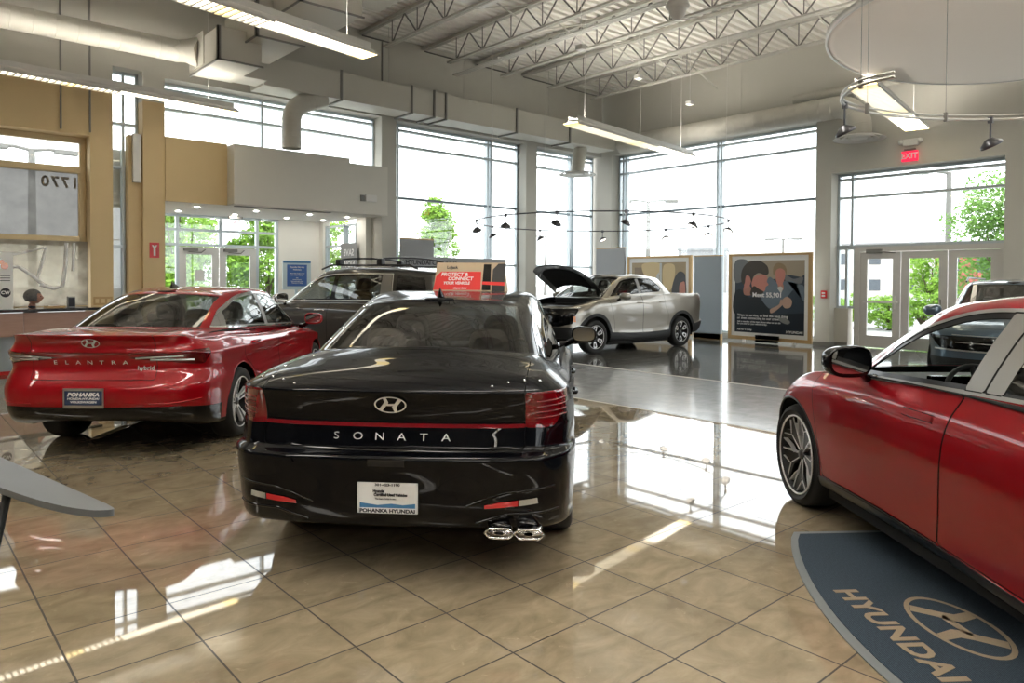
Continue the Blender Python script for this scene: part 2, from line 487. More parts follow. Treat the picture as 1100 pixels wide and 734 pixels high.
def mats_cars():
    M['tyre'] = pbr('tyre_rubber', (.012, .012, .012), .75)
    M['rim_dark'] = pbr('rim_dark', (.008, .008, .009), .7, 0.)
    M['rim_black'] = pbr('rim_gloss_black', (.006, .006, .007), .35, 0.)
    M['rim_silver'] = pbr('rim_machined', (.74, .74, .75), .42, .5)
    M['rim_grey'] = pbr('rim_grey', (.30, .30, .31), .3, .9)
    M['rim_cap'] = pbr('rim_cap', (.10, .10, .105), .3, .8)
    M['disc'] = pbr('brake_disc', (.16, .16, .16), .4, .9)
    M['black_plastic'] = pbr('black_plastic', (.012, .012, .013), .55)
    M['satin_black'] = pbr('satin_black', (.008, .008, .009), .3)
    M['gloss_black'] = pbr('gloss_black', (.002, .002, .0025), .08, spec=.45)
    M['under'] = pbr('underbody', (.004, .004, .004), .9)
    M['chrome'] = pbr('chrome', (.82, .82, .84), .07, 1.)
    M['satin_chrome'] = pbr('satin_chrome', (.62, .61, .60), .28, 1.)
    M['red'] = pbr('red_metallic_paint', (.32, .0008, .006), .35, .15, coat=1., coat_rough=.02, spec=.15)
    M['red2'] = pbr('deep_red_paint', (.27, .0006, .005), .32, .15, coat=1., coat_rough=.02, spec=.15)
    M['black'] = pbr('black_paint', (.0012, .0016, .0032), .25, .0, coat=.5, coat_rough=.012, spec=.04)
    M['silver'] = pbr('warm_silver_paint', (.29, .268, .232), .30, .75, coat=1., coat_rough=.03)
    M['graphite'] = pbr('graphite_paint', (.045, .043, .040), .28, .55, coat=1., coat_rough=.02)
    M['steel_blue'] = pbr('steel_blue_paint', (.10, .145, .19), .28, .55, coat=1., coat_rough=.02)
    M['glass_dark'] = glassy('car_glass_tinted', (.30, .31, .30), 1.52)
    M['glass_mid'] = glassy('car_glass', (.55, .58, .56), 1.52)
    M['glass_black'] = glassy('car_glass_privacy', (.05, .05, .05), 1.52)
    M['glass_clear'] = glassy('car_glass_clear', (.82, .86, .85), 1.5)
    M['tail'] = pbr('tail_light_red', (.30, .004, .010), .12, coat=1., emit=(1, .02, .03), emit_s=.03)
    M['tail_dark'] = pbr('tail_light_smoked', (.17, .002, .005), .10, coat=1.)
    M['tail_bar'] = pbr('light_bar_red', (.20, .003, .008), .15, coat=1.)
    M['tail_deep'] = pbr('tail_light_deep', (.10, .001, .003), .08, coat=1.)
    M['badge'] = pbr('badge_silver', (.72, .72, .72), .28, .55)
    M['reflector'] = pbr('reflector_red', (.62, .012, .02), .25, coat=1.)
    M['lamp_clear'] = pbr('lamp_clear', (.55, .55, .55), .12, .5, coat=1.)
    M['lamp_house'] = pbr('lamp_housing', (.05, .052, .055), .12, .6, coat=1.)
    M['seat_beige'] = pbr('seat_beige', (.26, .22, .185), .55)
    M['seat_dark'] = pbr('seat_dark', (.025, .024, .024), .6)
    M['seat_grey'] = pbr('seat_grey', (.17, .165, .16), .6)
    M['dash'] = pbr('dashboard', (.012, .012, .012), .55)
    M['white_ink'] = pbr('white_ink', (.80, .80, .80), .5)
    M['dark_ink'] = pbr('dark_ink', (.012, .012, .02), .5)
    M['plate_white'] = pbr('plate_white', (.78, .79, .80), .35)
    M['amber'] = pbr('amber_lens', (.75, .20, .03), .25, coat=1.)

def seat(mb, x, y, w, z0, hgt, lean=.22, hr=True, th=.13):
    """one seat facing +x: cushion, backrest, head restraint"""
    mb.bbox(x - .02, x + .48, y - w / 2, y + w / 2, z0, z0 + .16, .05)
    Mx = Matrix.Translation((x, y, z0 + .08)) @ Matrix.Rotation(-lean, 4, 'Y')
    bm = bmesh.new(); bmesh.ops.create_grid(bm, x_segments=1, y_segments=1, size=.5); bm.free()
    prof = [(-w / 2 * .86, 0), (-w / 2, .12), (-w / 2 * 1.0, hgt * .55), (-w / 2 * .84, hgt * .92), (-w / 2 * .55, hgt), (w / 2 * .55, hgt), (w / 2 * .84, hgt * .92), (w / 2, hgt * .55), (w / 2, .12), (w / 2 * .86, 0)]
    B = smooth_poly(prof, 4)
    c = sum(B) / len(B)
    v = []; n = len(B); f = []
    for (sx, k) in ((-th, .86), (-th * .8, .97), (-th * .3, 1.), (th * .0, .97), (.02, .84)):
        for p in B: v.append(Mx @ Vector((sx, c[0] + (p[0] - c[0]) * k, c[1] + (p[1] - c[1]) * k)))
    for r in range(4):
        for i in range(n): f.append((r * n + i, r * n + (i + 1) % n, (r + 1) * n + (i + 1) % n, (r + 1) * n + i))
    f.append(tuple(range(n))); f.append(tuple(range(4 * n, 5 * n))[::-1])
    mb.add(v, f, True)
    if hr:
        for s in (-.06, .06): mb.tube([Mx @ Vector((-.05, s, hgt - .03)), Mx @ Vector((-.05, s, hgt + .09))], .007, 6)
        P = smooth_poly([(-.13, .05), (-.135, .17), (-.09, .235), (.09, .235), (.135, .17), (.13, .05), (.08, .03), (-.08, .03)], 4); v = []; f = []
        c = sum(P) / len(P); n = len(P)
        for (sx, k) in ((-.105, .75), (-.09, .95), (-.05, 1.), (-.01, .93), (.005, .7)):
            for p in P: v.append(Mx @ Vector((sx, c[0] + (p[0] - c[0]) * k, hgt + c[1] + (p[1] - c[1]) * k)))
        for r in range(4):
            for i in range(n): f.append((r * n + i, r * n + (i + 1) % n, (r + 1) * n + (i + 1) % n, (r + 1) * n + i))
        f.append(tuple(range(n))); f.append(tuple(range(4 * n, 5 * n))[::-1])
        mb.add(v, f, True)
def mirror_part(car, pos, s, mat, size=(.13, .22, .15), arm=(.10, -.10, -.02), glass='glass_mirror'):
    """door mirror housing at pos on side s (+1 left)"""
    x, y, z = pos; a, b, c = size
    bm = bmesh.new(); bmesh.ops.create_icosphere(bm, subdivisions=4, radius=1.)
    for v in bm.verts:
        p = v.co; q = [math.copysign(abs(t) ** .72, t) for t in p]
        if q[0] < -.35: q[0] = -.35 - (abs(q[0]) - .35) * .06         # flat face towards the rear
        taper = 1 - .18 * max(q[0], 0) ** 2
        zz = q[2] * (1 - .22 * (q[1] * .5 + .5 if q[2] > 0 else 0))
        v.co = Vector((x + q[0] * a, y + s * (q[1] * b / 1.0) * taper, z + zz * c * .5 * taper * 1.0))
    mb = MB(); mb.bm(bm, smooth=True)
    h = mb.build('door_mirror', mat, car)
    g = MB(); P = []
    for k in range(28):
        t = 2 * PI * k / 28; P.append((math.copysign(abs(math.cos(t)) ** .6, math.cos(t)) * b * .84, math.copysign(abs(math.sin(t)) ** .6, math.sin(t)) * c * .5 * .74))
    xx = x - a * .42
    g.add([(xx, y + s * p[0], z + p[1]) for p in P], [tuple(range(28))]); g.build('mirror_glass', M['mirror'], h)
    r = MB(); r.tube([(x + .02, y - s * b * .7, z - c * .32), (x + arm[0], y - s * b + s * arm[1] * .4, z - c * .5 + arm[2]), (x + arm[0] + .02, y - s * b + s * arm[1], z - c * .5 + arm[2] * 1.5)], [.028, .026, .034], 8)
    r.build('mirror_arm', M['gloss_black'], h)
    return h
def arch_lip(surf, xa, za, Ra, a0, a1, mat, parent, s, r=.008, name='wheel_arch'):
    pts = [(xa + Ra * math.cos(R_(a)), 0, za + Ra * math.sin(R_(a))) for a in np.linspace(a0, a1, 40)]
    W = []
    for p in pts:
        h = surf.hit(Vector((p[0], 3 * s, p[2])), (0, -s, 0))
        if h and abs(h[0].y) > .5: W.append(h[0] - Vector((0, s * .004, 0)))
    if len(W) > 2: MB().tube(W, r, 8).build(name, mat, parent)
def wheel_wells(car, cfg):
    for xa, Ra in ((cfg['xr'], cfg.get('Ra_r', cfg['Ra'])), (cfg['xf'], cfg.get('Ra_f', cfg['Ra']))):
        za = cfg['za']; w = cfg['w']
        for s in (1, -1):
            mb = MB(); v = []; f = []; n = 30
            for i in range(n + 1):
                a = R_(-12 + 204 * i / n)
                for r, y in ((.02, w - .42), (Ra * 1.02, w - .42), (Ra * 1.02, w - .05)):
                    v.append((xa + r * math.cos(a), s * y, za + r * math.sin(a)))
            for i in range(n):
                for k in range(2): f.append((i * 3 + k, i * 3 + k + 1, i * 3 + k + 4, i * 3 + k + 3))
            mb.add(v, f, True); mb.build('wheel_well', M['under'], car)
def build_car(name, label, cat, loc, rz, cfg):
    car = thing(name, label, cat, loc, rz)
    rows = cfg['rows']
    sf = Surf(rows, step=cfg.get('step', .022))
    mesh = sf.mesh(); A, F = mesh
    xr_, xf_, za = cfg['xr'], cfg['xf'], cfg['za']
    Rr, Rf = cfg.get('Ra_r', cfg['Ra']), cfg.get('Ra_f', cfg['Ra'])
    vE = cfg['vE']
    def arch(A):
        d = np.minimum(np.hypot(A[:, 0] - xr_, A[:, 2] - za) - Rr, np.hypot(A[:, 0] - xf_, A[:, 2] - za) - Rf)
        d = np.maximum(d, (.35 - A[:, 1])); return np.maximum(d, (A[:, 7] - vE) * .1)
    _, mesh = clip(mesh, arch)
    inner = mesh
    for fn in cfg.get('holes', []):
        _, mesh = clip(mesh, fn)
    for c in cfg['cuts']:
        g = c.get('gap', .004)
        ins, _ = clip(mesh, grow(c['fn'], -g / 2)); _, mesh = clip(mesh, grow(c['fn'], g / 2))
        if c.get('open'): inner = clip(inner, c['fn'])[1]
        if c.get('drop'): continue
        if c.get('sides', 'C') == 'C': o = emit(ins, c['name'], M[c['mat']], car, 'C', c.get('off', 0.), c.get('thick', 0.)); c['obj'] = {'C': o}
        else:
            c['obj'] = {}
            for s in c['sides']: c['obj'][s] = emit(ins, c['name'], M[c['mat']], car, s, c.get('off', 0.), c.get('thick', 0.))
        if 'as' in c: cfg.setdefault('named', {})[c['as']] = c['obj']
    emit(mesh, 'body_shell', M[cfg['paint']], car, 'C')
    emit(inner, 'inner_shell', M['under'], car, 'C', -.012)
    wheel_wells(car, cfg)
    W = cfg['w']
    ub = MB(); ub.bbox(.35, cfg['L'] - .35, -W + .12, W - .12, cfg.get('uz', .17), cfg.get('uz', .17) + .12, .03)
    # keep clear of the wheels
    ub = MB(); ub.box(.85, cfg['L'] - .6, -W + .36, W - .36, .20, .32); ub.box(xr_ + Rr, xf_ - Rf, -W + .08, W - .08, .17, .29)
    ub.build('underbody', M['under'], car)
    Rw, tw = cfg['Rw'], cfg.get('tw', .225)
    for s in (1, -1):
        for xa in (xr_, xf_):
            wheel(car, (xa, s * (W - .012 - tw / 2 + cfg.get('track', 0.)), Rw), Rw, tw, cfg['wheel'], M, s)
            if cfg.get('lip', True): arch_lip(sf, xa, za, (Rr if xa == xr_ else Rf), -8, 188, M[cfg.get('lipmat', cfg['paint'])], car, s, cfg.get('lipr', .007))
    return car, sf
WH = {}
def _mk():
    # five twin spokes, machined
    a = [pbar(.10, 90 - 14, .94, 90 - 9, .045, .050), pbar(.10, 90 + 14, .94, 90 + 9, .045, .050)]
    WH['twin5'] = dict(n=5, rim=.74, face=.70, dish='rim_dark', polys=[(a, 'rim_silver', 0., 'spoke')])
    # elantra: five broad wedge spokes, silver with dark inset
    sp = [[polar(.10, 52), polar(.55, 78), polar(.95, 76), polar(.95, 104), polar(.55, 102), polar(.10, 128)]]
    ins = [[polar(.30, 82), polar(.92, 86), polar(.92, 94), polar(.30, 98)]]
    WH['wedge5'] = dict(n=5, rim=.74, face=.70, dish='rim_dark', polys=[(sp, 'rim_silver', 0., 'spoke'), (ins, 'rim_black', .002, 'spoke_inset')])
    # geometric: black face with thin machined edges
    blk = [[polar(.08, 60), polar(.50, 74), polar(.96, 62), polar(.96, 74), polar(.70, 90), polar(.96, 106), polar(.96, 118), polar(.50, 106), polar(.08, 120)]]
    ed = [pbar(.08, 72, .96, 66, .012, .017), pbar(.10, 108, .62, 97, .012, .012), pbar(.62, 97, .96, 114, .012, .017), pbar(.66, 96, .96, 78, .010, .013), pbar(.42, 70, .62, 54, .009, .009), pbar(.62, 54, .96, 50, .010, .013)]
    WH['geo5'] = dict(n=5, rim=.79, face=.78, dish='rim_dark', rot=R_(8), polys=[(blk, 'rim_black', -.004, 'spoke'), (ed, 'rim_silver', .0, 'spoke_edge')])
    # pick-up: six rounded boxes of bright metal on black
    sp = [[polar(.10, 60), polar(.46, 74), polar(.96, 74), polar(.96, 106), polar(.46, 106), polar(.10, 120)]]
    o = [polar(.50, 74), polar(.86, 76), polar(.92, 84), polar(.92, 96), polar(.86, 104), polar(.50, 106), polar(.42, 98), polar(.42, 82)]
    i = [polar(.58, 80), polar(.78, 81), polar(.82, 86), polar(.82, 94), polar(.78, 99), polar(.58, 100), polar(.54, 94), polar(.54, 86)]
    quads = [[o[k], o[(k + 1) % 8], i[(k + 1) % 8], i[k]] for k in range(8)]
    WH['box6'] = dict(n=6, rim=.70, face=.78, dish='rim_dark', polys=[(sp, 'rim_black', -.004, 'spoke'), (quads, 'rim_silver', .004, 'spoke_loop')])
_mk()
SON = ((1.927, 3.134, 0), R_(44.0))
def roof_rows(roof, roofz):
    """rows that close the roof towards its centre line"""
    K = len(roof); xs = np.linspace(roof[0, 0], roof[-1, 0], K); out = []
    kx, kz = [k[0] for k in roofz], [k[1] for k in roofz]
    for t in (.5, 1.):
        r = roof.copy(); r[:, 1] *= (1 - t); r[:, 0] = roof[:, 0] * (1 - t) + xs * t
        tz = 1 - (1 - t) ** 2; r[:, 2] = (1 - tz) * roof[:, 2] + tz * np.interp(r[:, 0], kx, kz)
        out.append((r, False))
    return out
def sonata():
    L, w = 4.72, .95
    g = keyf([(0, .985), (.5, .995), (1.1, 1.), (2.4, .99), (3.8, 1.), (4.3, .97), (4.72, .90)])
    def low(xr, wr, zr, zs, zf, xf=L, kr=1., kf=1.):
        """zr at the tail, zs list along the side, zf at the nose"""
        return low_ring(xr, xf, wr, [(-.1, zr[0]), (.10, zr[0]), (.30, zr[1])] + zs + [(4.45, zf), (4.8, zf)], g, kr, kf)
    rows = [
        (low(.14, .83, (.30, .26), [(.9, .22), (3.9, .22)], .22, 4.62), False),
        (low(.09, .915, (.30, .27), [(.9, .20), (3.9, .20)], .22, 4.66), False),
        (low(.035, .935, (.40, .37), [(.9, .32), (3.9, .32)], .34, 4.70), False),
        (low(.02, .943, (.50, .49), [(.9, .46), (3.9, .44)], .45, 4.72), False),
        (low(.0, .950, (.625, .62), [(.9, .58), (3.9, .56)], .52, 4.72), False),
        (low(-.005, .952, (.675, .675), [(.9, .64), (3.9, .60)], .56, 4.71), True),
        (low(.055, .940, (.705, .70), [(.9, .67), (3.9, .62)], .59, 4.70), True),
        (low(.085, .943, (.80, .80), [(.9, .76), (3.9, .68)], .63, 4.68), False),
        (low(.095, .942, (.84, .83), [(.9, .82), (3.9, .72)], .66, 4.66), False),
        (low(.070, .935, (.94, .92), [(.9, .90), (3.9, .80)], .70, 4.60), False),
        (low(.030, .915, (1.005, 1.0), [(.9, .955), (1.6, .945), (2.6, .93), (3.4, .91), (4.0, .84)], .73, 4.55), True),
        (low(.060, .892, (1.025, 1.02), [(.9, .975), (1.6, .962), (2.6, .947), (3.4, .925), (4.0, .855)], .74, 4.53), False),
    ]
    base = top_ring(.66, .96, .70, 3.72, 3.30, .78, [(.9, .69), (1.3, .775), (2.0, .82), (2.8, .83), (3.3, .80)], 1.175, .99, [(.9, 1.135), (1.3, 1.03), (2., .99), (2.8, .97), (3.4, .965)])
    roof = top_ring(1.42, 1.62, .54, 2.95, 2.72, .58, [(1.6, .54), (2.1, .59), (2.7, .59)], 1.435, 1.455, [(1.6, 1.405), (1.9, 1.45), (2.2, 1.468), (2.7, 1.44)])
    E_ = rows[-1][0]
    mid0 = E_ * .45 + base * .55; mid0[:, 2] = E_[:, 2] * .35 + base[:, 2] * .65 + .006
    m1 = base * .66 + roof * .34; m2 = base * .33 + roof * .67
    for m, b in ((m1, .016), (m2, .020)):
        m[:, 2] += b * .9; m[5:NS + 5, 1] += b * 1.1
    rows += [(mid0, False), (base, True), (m1, False), (m2, False), (roof, False)]
    rows += roof_rows(roof, [(1.42, 1.435), (1.62, 1.462), (2.0, 1.488), (2.4, 1.492), (2.7, 1.480), (2.95, 1.455)])
    vB = 13; vR = 16; vE = 11
    dlo = smooth_poly([(1.02, 1.10, 1), (1.25, 1.035), (1.9, 1.01), (2.7, .99), (3.36, .975, 1), (3.22, 1.06), (2.95, 1.23), (2.72, 1.355), (2.45, 1.405), (2.1, 1.415), (1.75, 1.375), (1.4, 1.27)], 6)
    ins = lambda e: (lambda A: poly_sd(XZ(A), dlo) + e)
    gz = lambda fn: (lambda A: np.maximum(fn(A), np.maximum((4.3 - A[:, 6]), (A[:, 6] - 15.7)) * .1))
    pil = lambda A: np.abs(A[:, 0] - 2.20 - (A[:, 2] - 1.0) * -.18) - .035
    def rglass(e=0.):
        return lambda A: np.maximum(np.maximum(A[:, 6] - 3.55 - e, (13.02 - e - A[:, 7])), np.maximum(A[:, 7] - 15.75 - e, 0 * A[:, 0] - 1)) * .12
    def wshield(A): return np.maximum(16.7 - A[:, 6], np.maximum(13.05 - A[:, 7], A[:, 7] - 15.9)) * .12
    # tail lamps: wrap round the corner between the bar and the lip
    tl = [(.60, .865), (.615, .885), (.60, 1.03), (.70, 1.075), (.95, 1.0), (.95, .835), (.80, .84), (.66, .862)]
    tlr = [(-.1, .80), (.36, .80), (.30, .845), (.30, .93), (.46, 1.03), (.30, 1.06), (-.1, 1.2)]
    tail = lambda A: np.maximum(np.maximum(poly_sd(YZ(A), [(.69, .815), (.69, 1.02), (1.1, 1.02), (1.1, .79)]), A[:, 0] - .40), (A[:, 7] - 10.02) * .1)
    tail2 = lambda A: np.maximum(np.maximum(poly_sd(XZ(A), [(-.2, .80), (.24, .81), (.32, .87), (.40, .98), (.36, 1.2), (-.2, 1.2)]), tail(A)), 0 * A[:, 0] - 1)
    rbar = lambda A: np.maximum(np.maximum(np.abs(A[:, 2] - .825) - .010, A[:, 1] - .70), A[:, 0] - .35)
    fx = lambda a: (lambda A: a - A[:, 0])
    doorR = [(1.30, .25), (1.20, .60), (1.02, .80), (1.12, 1.2), (1.9, 1.5), (2.20, 1.5), (2.24, .25)]
    doorF = [(2.245, .25), (2.205, 1.5), (3.0, 1.5), (3.42, .98), (3.40, .70), (3.34, .25)]
    lid = lambda A: np.maximum(np.maximum(poly_sd(XY(A), [(-.2, -.2), (-.2, .60), (.35, .66), (.62, .60), (.62, -.2)]), .705 - A[:, 2]), 0 * A[:, 0] - 1)
    trunkface = lambda A: np.maximum(np.maximum(A[:, 1] - .69, .712 - A[:, 2]), np.maximum(A[:, 0] - .62, (A[:, 7] - 12.85) * .1))
    dark = lambda A: np.maximum(np.maximum((A[:, 2] - .44), A[:, 0] - .45), (A[:, 7] - 4.2) * .1)
    sill = lambda A: np.maximum((A[:, 7] - 1.6) * .1, .45 - A[:, 0])
    cfg = dict(L=L, w=w, xr=1.06, xf=3.80, za=.335, Ra=.385, Rw=.335, tw=.23, vE=9.5, rows=rows, paint='black',
        wheel=WH['twin5'],
        cuts=[
            dict(name='rear_window', fn=rglass(0.), mat='glass_dark', gap=.002, open=1),
            dict(name='windscreen', fn=wshield, mat='glass_mid', gap=.004, open=1),
            dict(name='side_window', fn=gz(lambda A: np.maximum(ins(.020)(A), -pil(A))), mat='glass_dark', sides='LR', gap=.002, open=1),
            dict(name='window_pillar', fn=gz(ins(.012)), mat='gloss_black', sides='LR', gap=.0),
            dict(name='window_trim', fn=gz(ins(.0)), mat='chrome', sides='LR', gap=.0, off=.003),
            dict(name='light_bar', fn=rbar, mat='tail_bar', gap=.0),
            dict(name='tail_light', fn=tail2, mat='tail_dark', sides='LR', gap=.003, **{'as': 'tail'}),
            dict(name='boot_lid', fn=trunkface, mat='black', gap=.005),
            dict(name='front_door', fn=fside(doorF, vmin=1.7, vmax=12.9), mat='black', sides='LR', gap=.006),
            dict(name='rear_door', fn=lambda A: np.maximum(fside(doorR, vmin=1.7, vmax=12.9)(A), .41 - np.hypot(A[:, 0] - 1.06, A[:, 2] - .335)), mat='black', sides='LR', gap=.006),
            dict(name='bonnet', fn=fpoly(XY, [(3.30, -.2), (3.30, .72), (4.3, .70), (4.52, .45), (4.58, -.2)], vmin=10.2, vmax=12.97), mat='black', gap=.006),
            dict(name='sill', fn=sill, mat='satin_black', gap=.0),
        ])
    car, sf = build_car('black_saloon_car', 'black four-door saloon seen from behind in the middle of the floor', 'car', SON[0], SON[1], cfg)
    P = lambda *a: Vector(a)
    # bumper furniture
    for s in (1, -1):
        v, f = flat_poly([(.49, .418), (.66, .428), (.66, .458), (.56, .45), (.49, .436)], s)
        sticker(sf, v, f, yz_M(-1), (1, 0, 0), 'rear_reflector', M['reflector'], car, .006)
        v, f = flat_poly([(.666, .428), (.76, .436), (.755, .466), (.666, .459)], s)
        sticker(sf, v, f, yz_M(-1), (1, 0, 0), 'reversing_lamp', M['lamp_clear'], car, .006)
        # sculpted corner intakes
        ribbon_tube(sf, [(-1, s * y, z) for y, z in [(.40, .43), (.50, .47), (.60, .50), (.84, .515)]], (1, 0, 0), .006, 'bumper_crease', M['gloss_black'], car, 0.)
        ribbon_tube(sf, [(-1, s * y, z) for y, z in [(.44, .33), (.60, .385), (.86, .38)]], (1, 0, 0), .008, 'bumper_crease', M['gloss_black'], car, 0.)
        # tail lamp inner strokes
        for z in (.86, .89, .92, .95):
            ribbon_tube(sf, [(-1, s * y, z + .02 * (y - .7)) for y in (.75, .83, .90)], (1, 0, 0), .0035, 'lamp_element', M['tail_bar'], cfg['named']['tail']['L' if s > 0 else 'R'], .002)
        for k, y in enumerate((.52, .60, .68, .76)):
            bm = bmesh.new(); bmesh.ops.create_uvsphere(bm, u_segments=10, v_segments=6, radius=.008)
            h = sf.hit((.10 + .05 * k, s * y, 3), (0, 0, -1))
            if h: mb = MB(); mb.bm(bm, Matrix.Translation(h[0]), smooth=True); mb.build('lamp_stud', M['chrome'], car)
    # tow cover, rear camera bar
    v, f = flat_poly([(-.09, .632), (.10, .632), (.10, .668), (-.09, .668)], 1)
    sticker(sf, v, f, yz_M(-1), (1, 0, 0), 'handle_recess', M['satin_black'], car, .003)
    # diffuser
    db = MB(); db.bbox(.20, .45, -.55, .55, .27, .36, .02); db.build('diffuser', M['satin_black'], car)
    # twin exhaust tip, right side
    ex = MB()
    for c in (-.715, -.565):
        pts = [(.055, c + a, .292 + b) for a, b in [(-.075, 0), (-.050, .024), (.050, .024), (.075, 0), (.050, -.024), (-.050, -.024)]]
        ex.tube(pts, .0075, 8, True)
        ex.lathe([(.020, 0), (.050, .01), (.052, .2)], 20, Matrix.Translation((.06, c, .292)) @ Matrix.Rotation(PI / 2, 4, 'Y') @ Matrix.Diagonal((.42, 1.2, 1, 1)))
    ex.build('exhaust_tip', M['chrome'], car)
    # badges
    v, f = emblem_geo(.168, .090, .004, .10)
    em = sticker(sf, v, f, yz_M(-1, 0, .935), (1, 0, 0), 'badge', M['badge'], car, .006)
    for i, ch in enumerate('SONATA'):
        v, f = text_geo(ch, .052, bold=.0, xscale=1.35)
        sticker(sf, v, f, yz_M(-1, (2.5 - i) * .115, .768), (1, 0, 0), 'badge_letter', M['badge'], car, .004)
    # plate
    dealer_plate(car, sf, 0.0, .470, 'white')
    # antenna, handles, mirrors
    fin(car, (1.56, 0, 1.462), M['gloss_black'])
    for s in (1, -1):
        mirror_part(car, (3.10, s * 1.045, 1.085), s, M['gloss_black'], (.10, .115, .16))
        for x in (1.35, 2.42): handle(car, sf, x, .83, s, M['black'])
    cabin(car, dict(x0=.75, x1=3.7, y=.66, z0=.28, zb=.98, shelf=(.80, 1.50, 1.10), rear=(1.62, .62, .60), front=(2.50, .52, .66), dash=(3.10, .97), w=.60), M['seat_beige'], M['seat_grey'])
    return car
def fin(car, p, mat):
    x, y, z = p; v = [(x - .10, y, z + .060), (x - .085, y, z + .064), (x - .10, y + .018, z), (x - .10, y - .018, z), (x + .10, y, z - .0), (x - .05, y + .028, z - .01), (x - .05, y - .028, z - .01), (x - .12, y, z - .012)]
    bm = bmesh.new(); vs = [bm.verts.new(q) for q in v]
    bmesh.ops.convex_hull(bm, input=vs); bmesh.ops.recalc_face_normals(bm, faces=bm.faces[:])
    MB().bm(bm).build('aerial_fin', mat, car)
def flat_poly(pl, s=1):
    q = [(p[0] * s, p[1], 0) for p in pl]; n = len(q)
    # a simple grid fan so that it bends with the skin
    v = list(q); f = []
    c = (sum(p[0] for p in q) / n, sum(p[1] for p in q) / n, 0); v.append(c)
    for i in range(n): f.append((i, (i + 1) % n, n))
    for _ in range(2):
        v, f = subdiv(v, f)
    return v, f
def subdiv(v, f):
    v = list(v); cache = {}; out = []
    def mid(a, b):
        k = (min(a, b), max(a, b))
        if k not in cache: v.append(tuple((v[a][i] + v[b][i]) / 2 for i in range(3))); cache[k] = len(v) - 1
        return cache[k]
    for a, b, c in f:
        x, y, z = mid(a, b), mid(b, c), mid(c, a); out += [(a, x, z), (x, b, y), (z, y, c), (x, y, z)]
    return v, out
def yz_M(sx=-1, y=0., z=0.):
    """local x -> car y so that text reads from behind (sx=-1: local +x is car -y)"""
    if sx < 0 and (y or z): return frame_M((0, y, z), (0, -1, 0), (0, 0, 1))
    return frame_M((0, y, z), (0, 1, 0), (0, 0, 1))
def handle(car, sf, x, z, s, mat, w=.20):
    h = sf.hit((x, 3 * s, z), (0, -s, 0))
    if not h: return
    p = h[0]; y = p.y + s * .022
    mb = MB(); mb.tube([(x - w / 2, p.y - s * .002, z), (x - w * .42, y - s * .004, z), (x - w * .25, y, z + .002), (x + w * .25, y, z + .002), (x + w * .42, y - s * .004, z), (x + w / 2, p.y - s * .002, z)], [.010, .013, .014, .014, .013, .010], 10)
    mb.build('door_handle', mat, car)
def cabin(car, c, mat, mat2=None, wheel_side=1):
    cb = MB()
    cb.box(c['x0'] + .1, c['x1'], -c['y'], c['y'], c['z0'], c['z0'] + .05)
    a, b, z = c['shelf']; cb.box(a, b, -c['w'] - .03, c['w'] + .03, z - .10, z)
    cb.build('cabin_floor', M['dash'], car)
    st = MB(); x, zb, hg = c['rear']
    for y in (-.36, 0, .36): seat(st, x, y, .36, zb - .16, hg - .10, .30, hr=(y != 0))
    st.build('rear_seat', mat, car)
    x, zb, hg = c['front']
    for y in (-.36, .36):
        st = MB(); seat(st, x, y, .50, zb - .16, hg, .28); st.build('front_seat', mat2 or mat, car)
    x, z = c['dash']
    d = MB(); d.bbox(x, x + .55, -c['y'], c['y'], z - .40, z, .05); d.build('dashboard', M['dash'], car)
    sw = MB(); T = Matrix.Translation((x - .16, .36 * wheel_side, z - .06)) @ Matrix.Rotation(-PI / 2 + .40, 4, 'Y')
    sw.tube([T @ Vector((.185 * math.cos(t), .185 * math.sin(t), 0)) for t in np.linspace(0, 2 * PI, 33)[:-1]], .014, 8, True)
    sw.tube([T @ Vector((0, 0, -.02)), T @ Vector((0, 0, -.16))], .04, 8)
    for a in (0, 180, 270): sw.tube([T @ Vector((.03 * math.cos(R_(a)), .03 * math.sin(R_(a)), -.01)), T @ Vector((.18 * math.cos(R_(a)), .18 * math.sin(R_(a)), 0))], .014, 6)
    sw.lathe([(0, .01), (.05, .005), (.065, -.03)], 20, T)
    sw.build('steering_wheel', M['dash'], car)
def fit_text(mb, txt, w, h, T, **kw):
    v, f = text_geo(txt, .1, **kw); x0, x1 = min(a[0] for a in v), max(a[0] for a in v); y0, y1 = min(a[1] for a in v), max(a[1] for a in v)
    mb.add([tuple(T @ Vector(((a - (x0 + x1) / 2) * w / (x1 - x0), (b - (y0 + y1) / 2) * h / (y1 - y0), c))) for a, b, c in v], f)
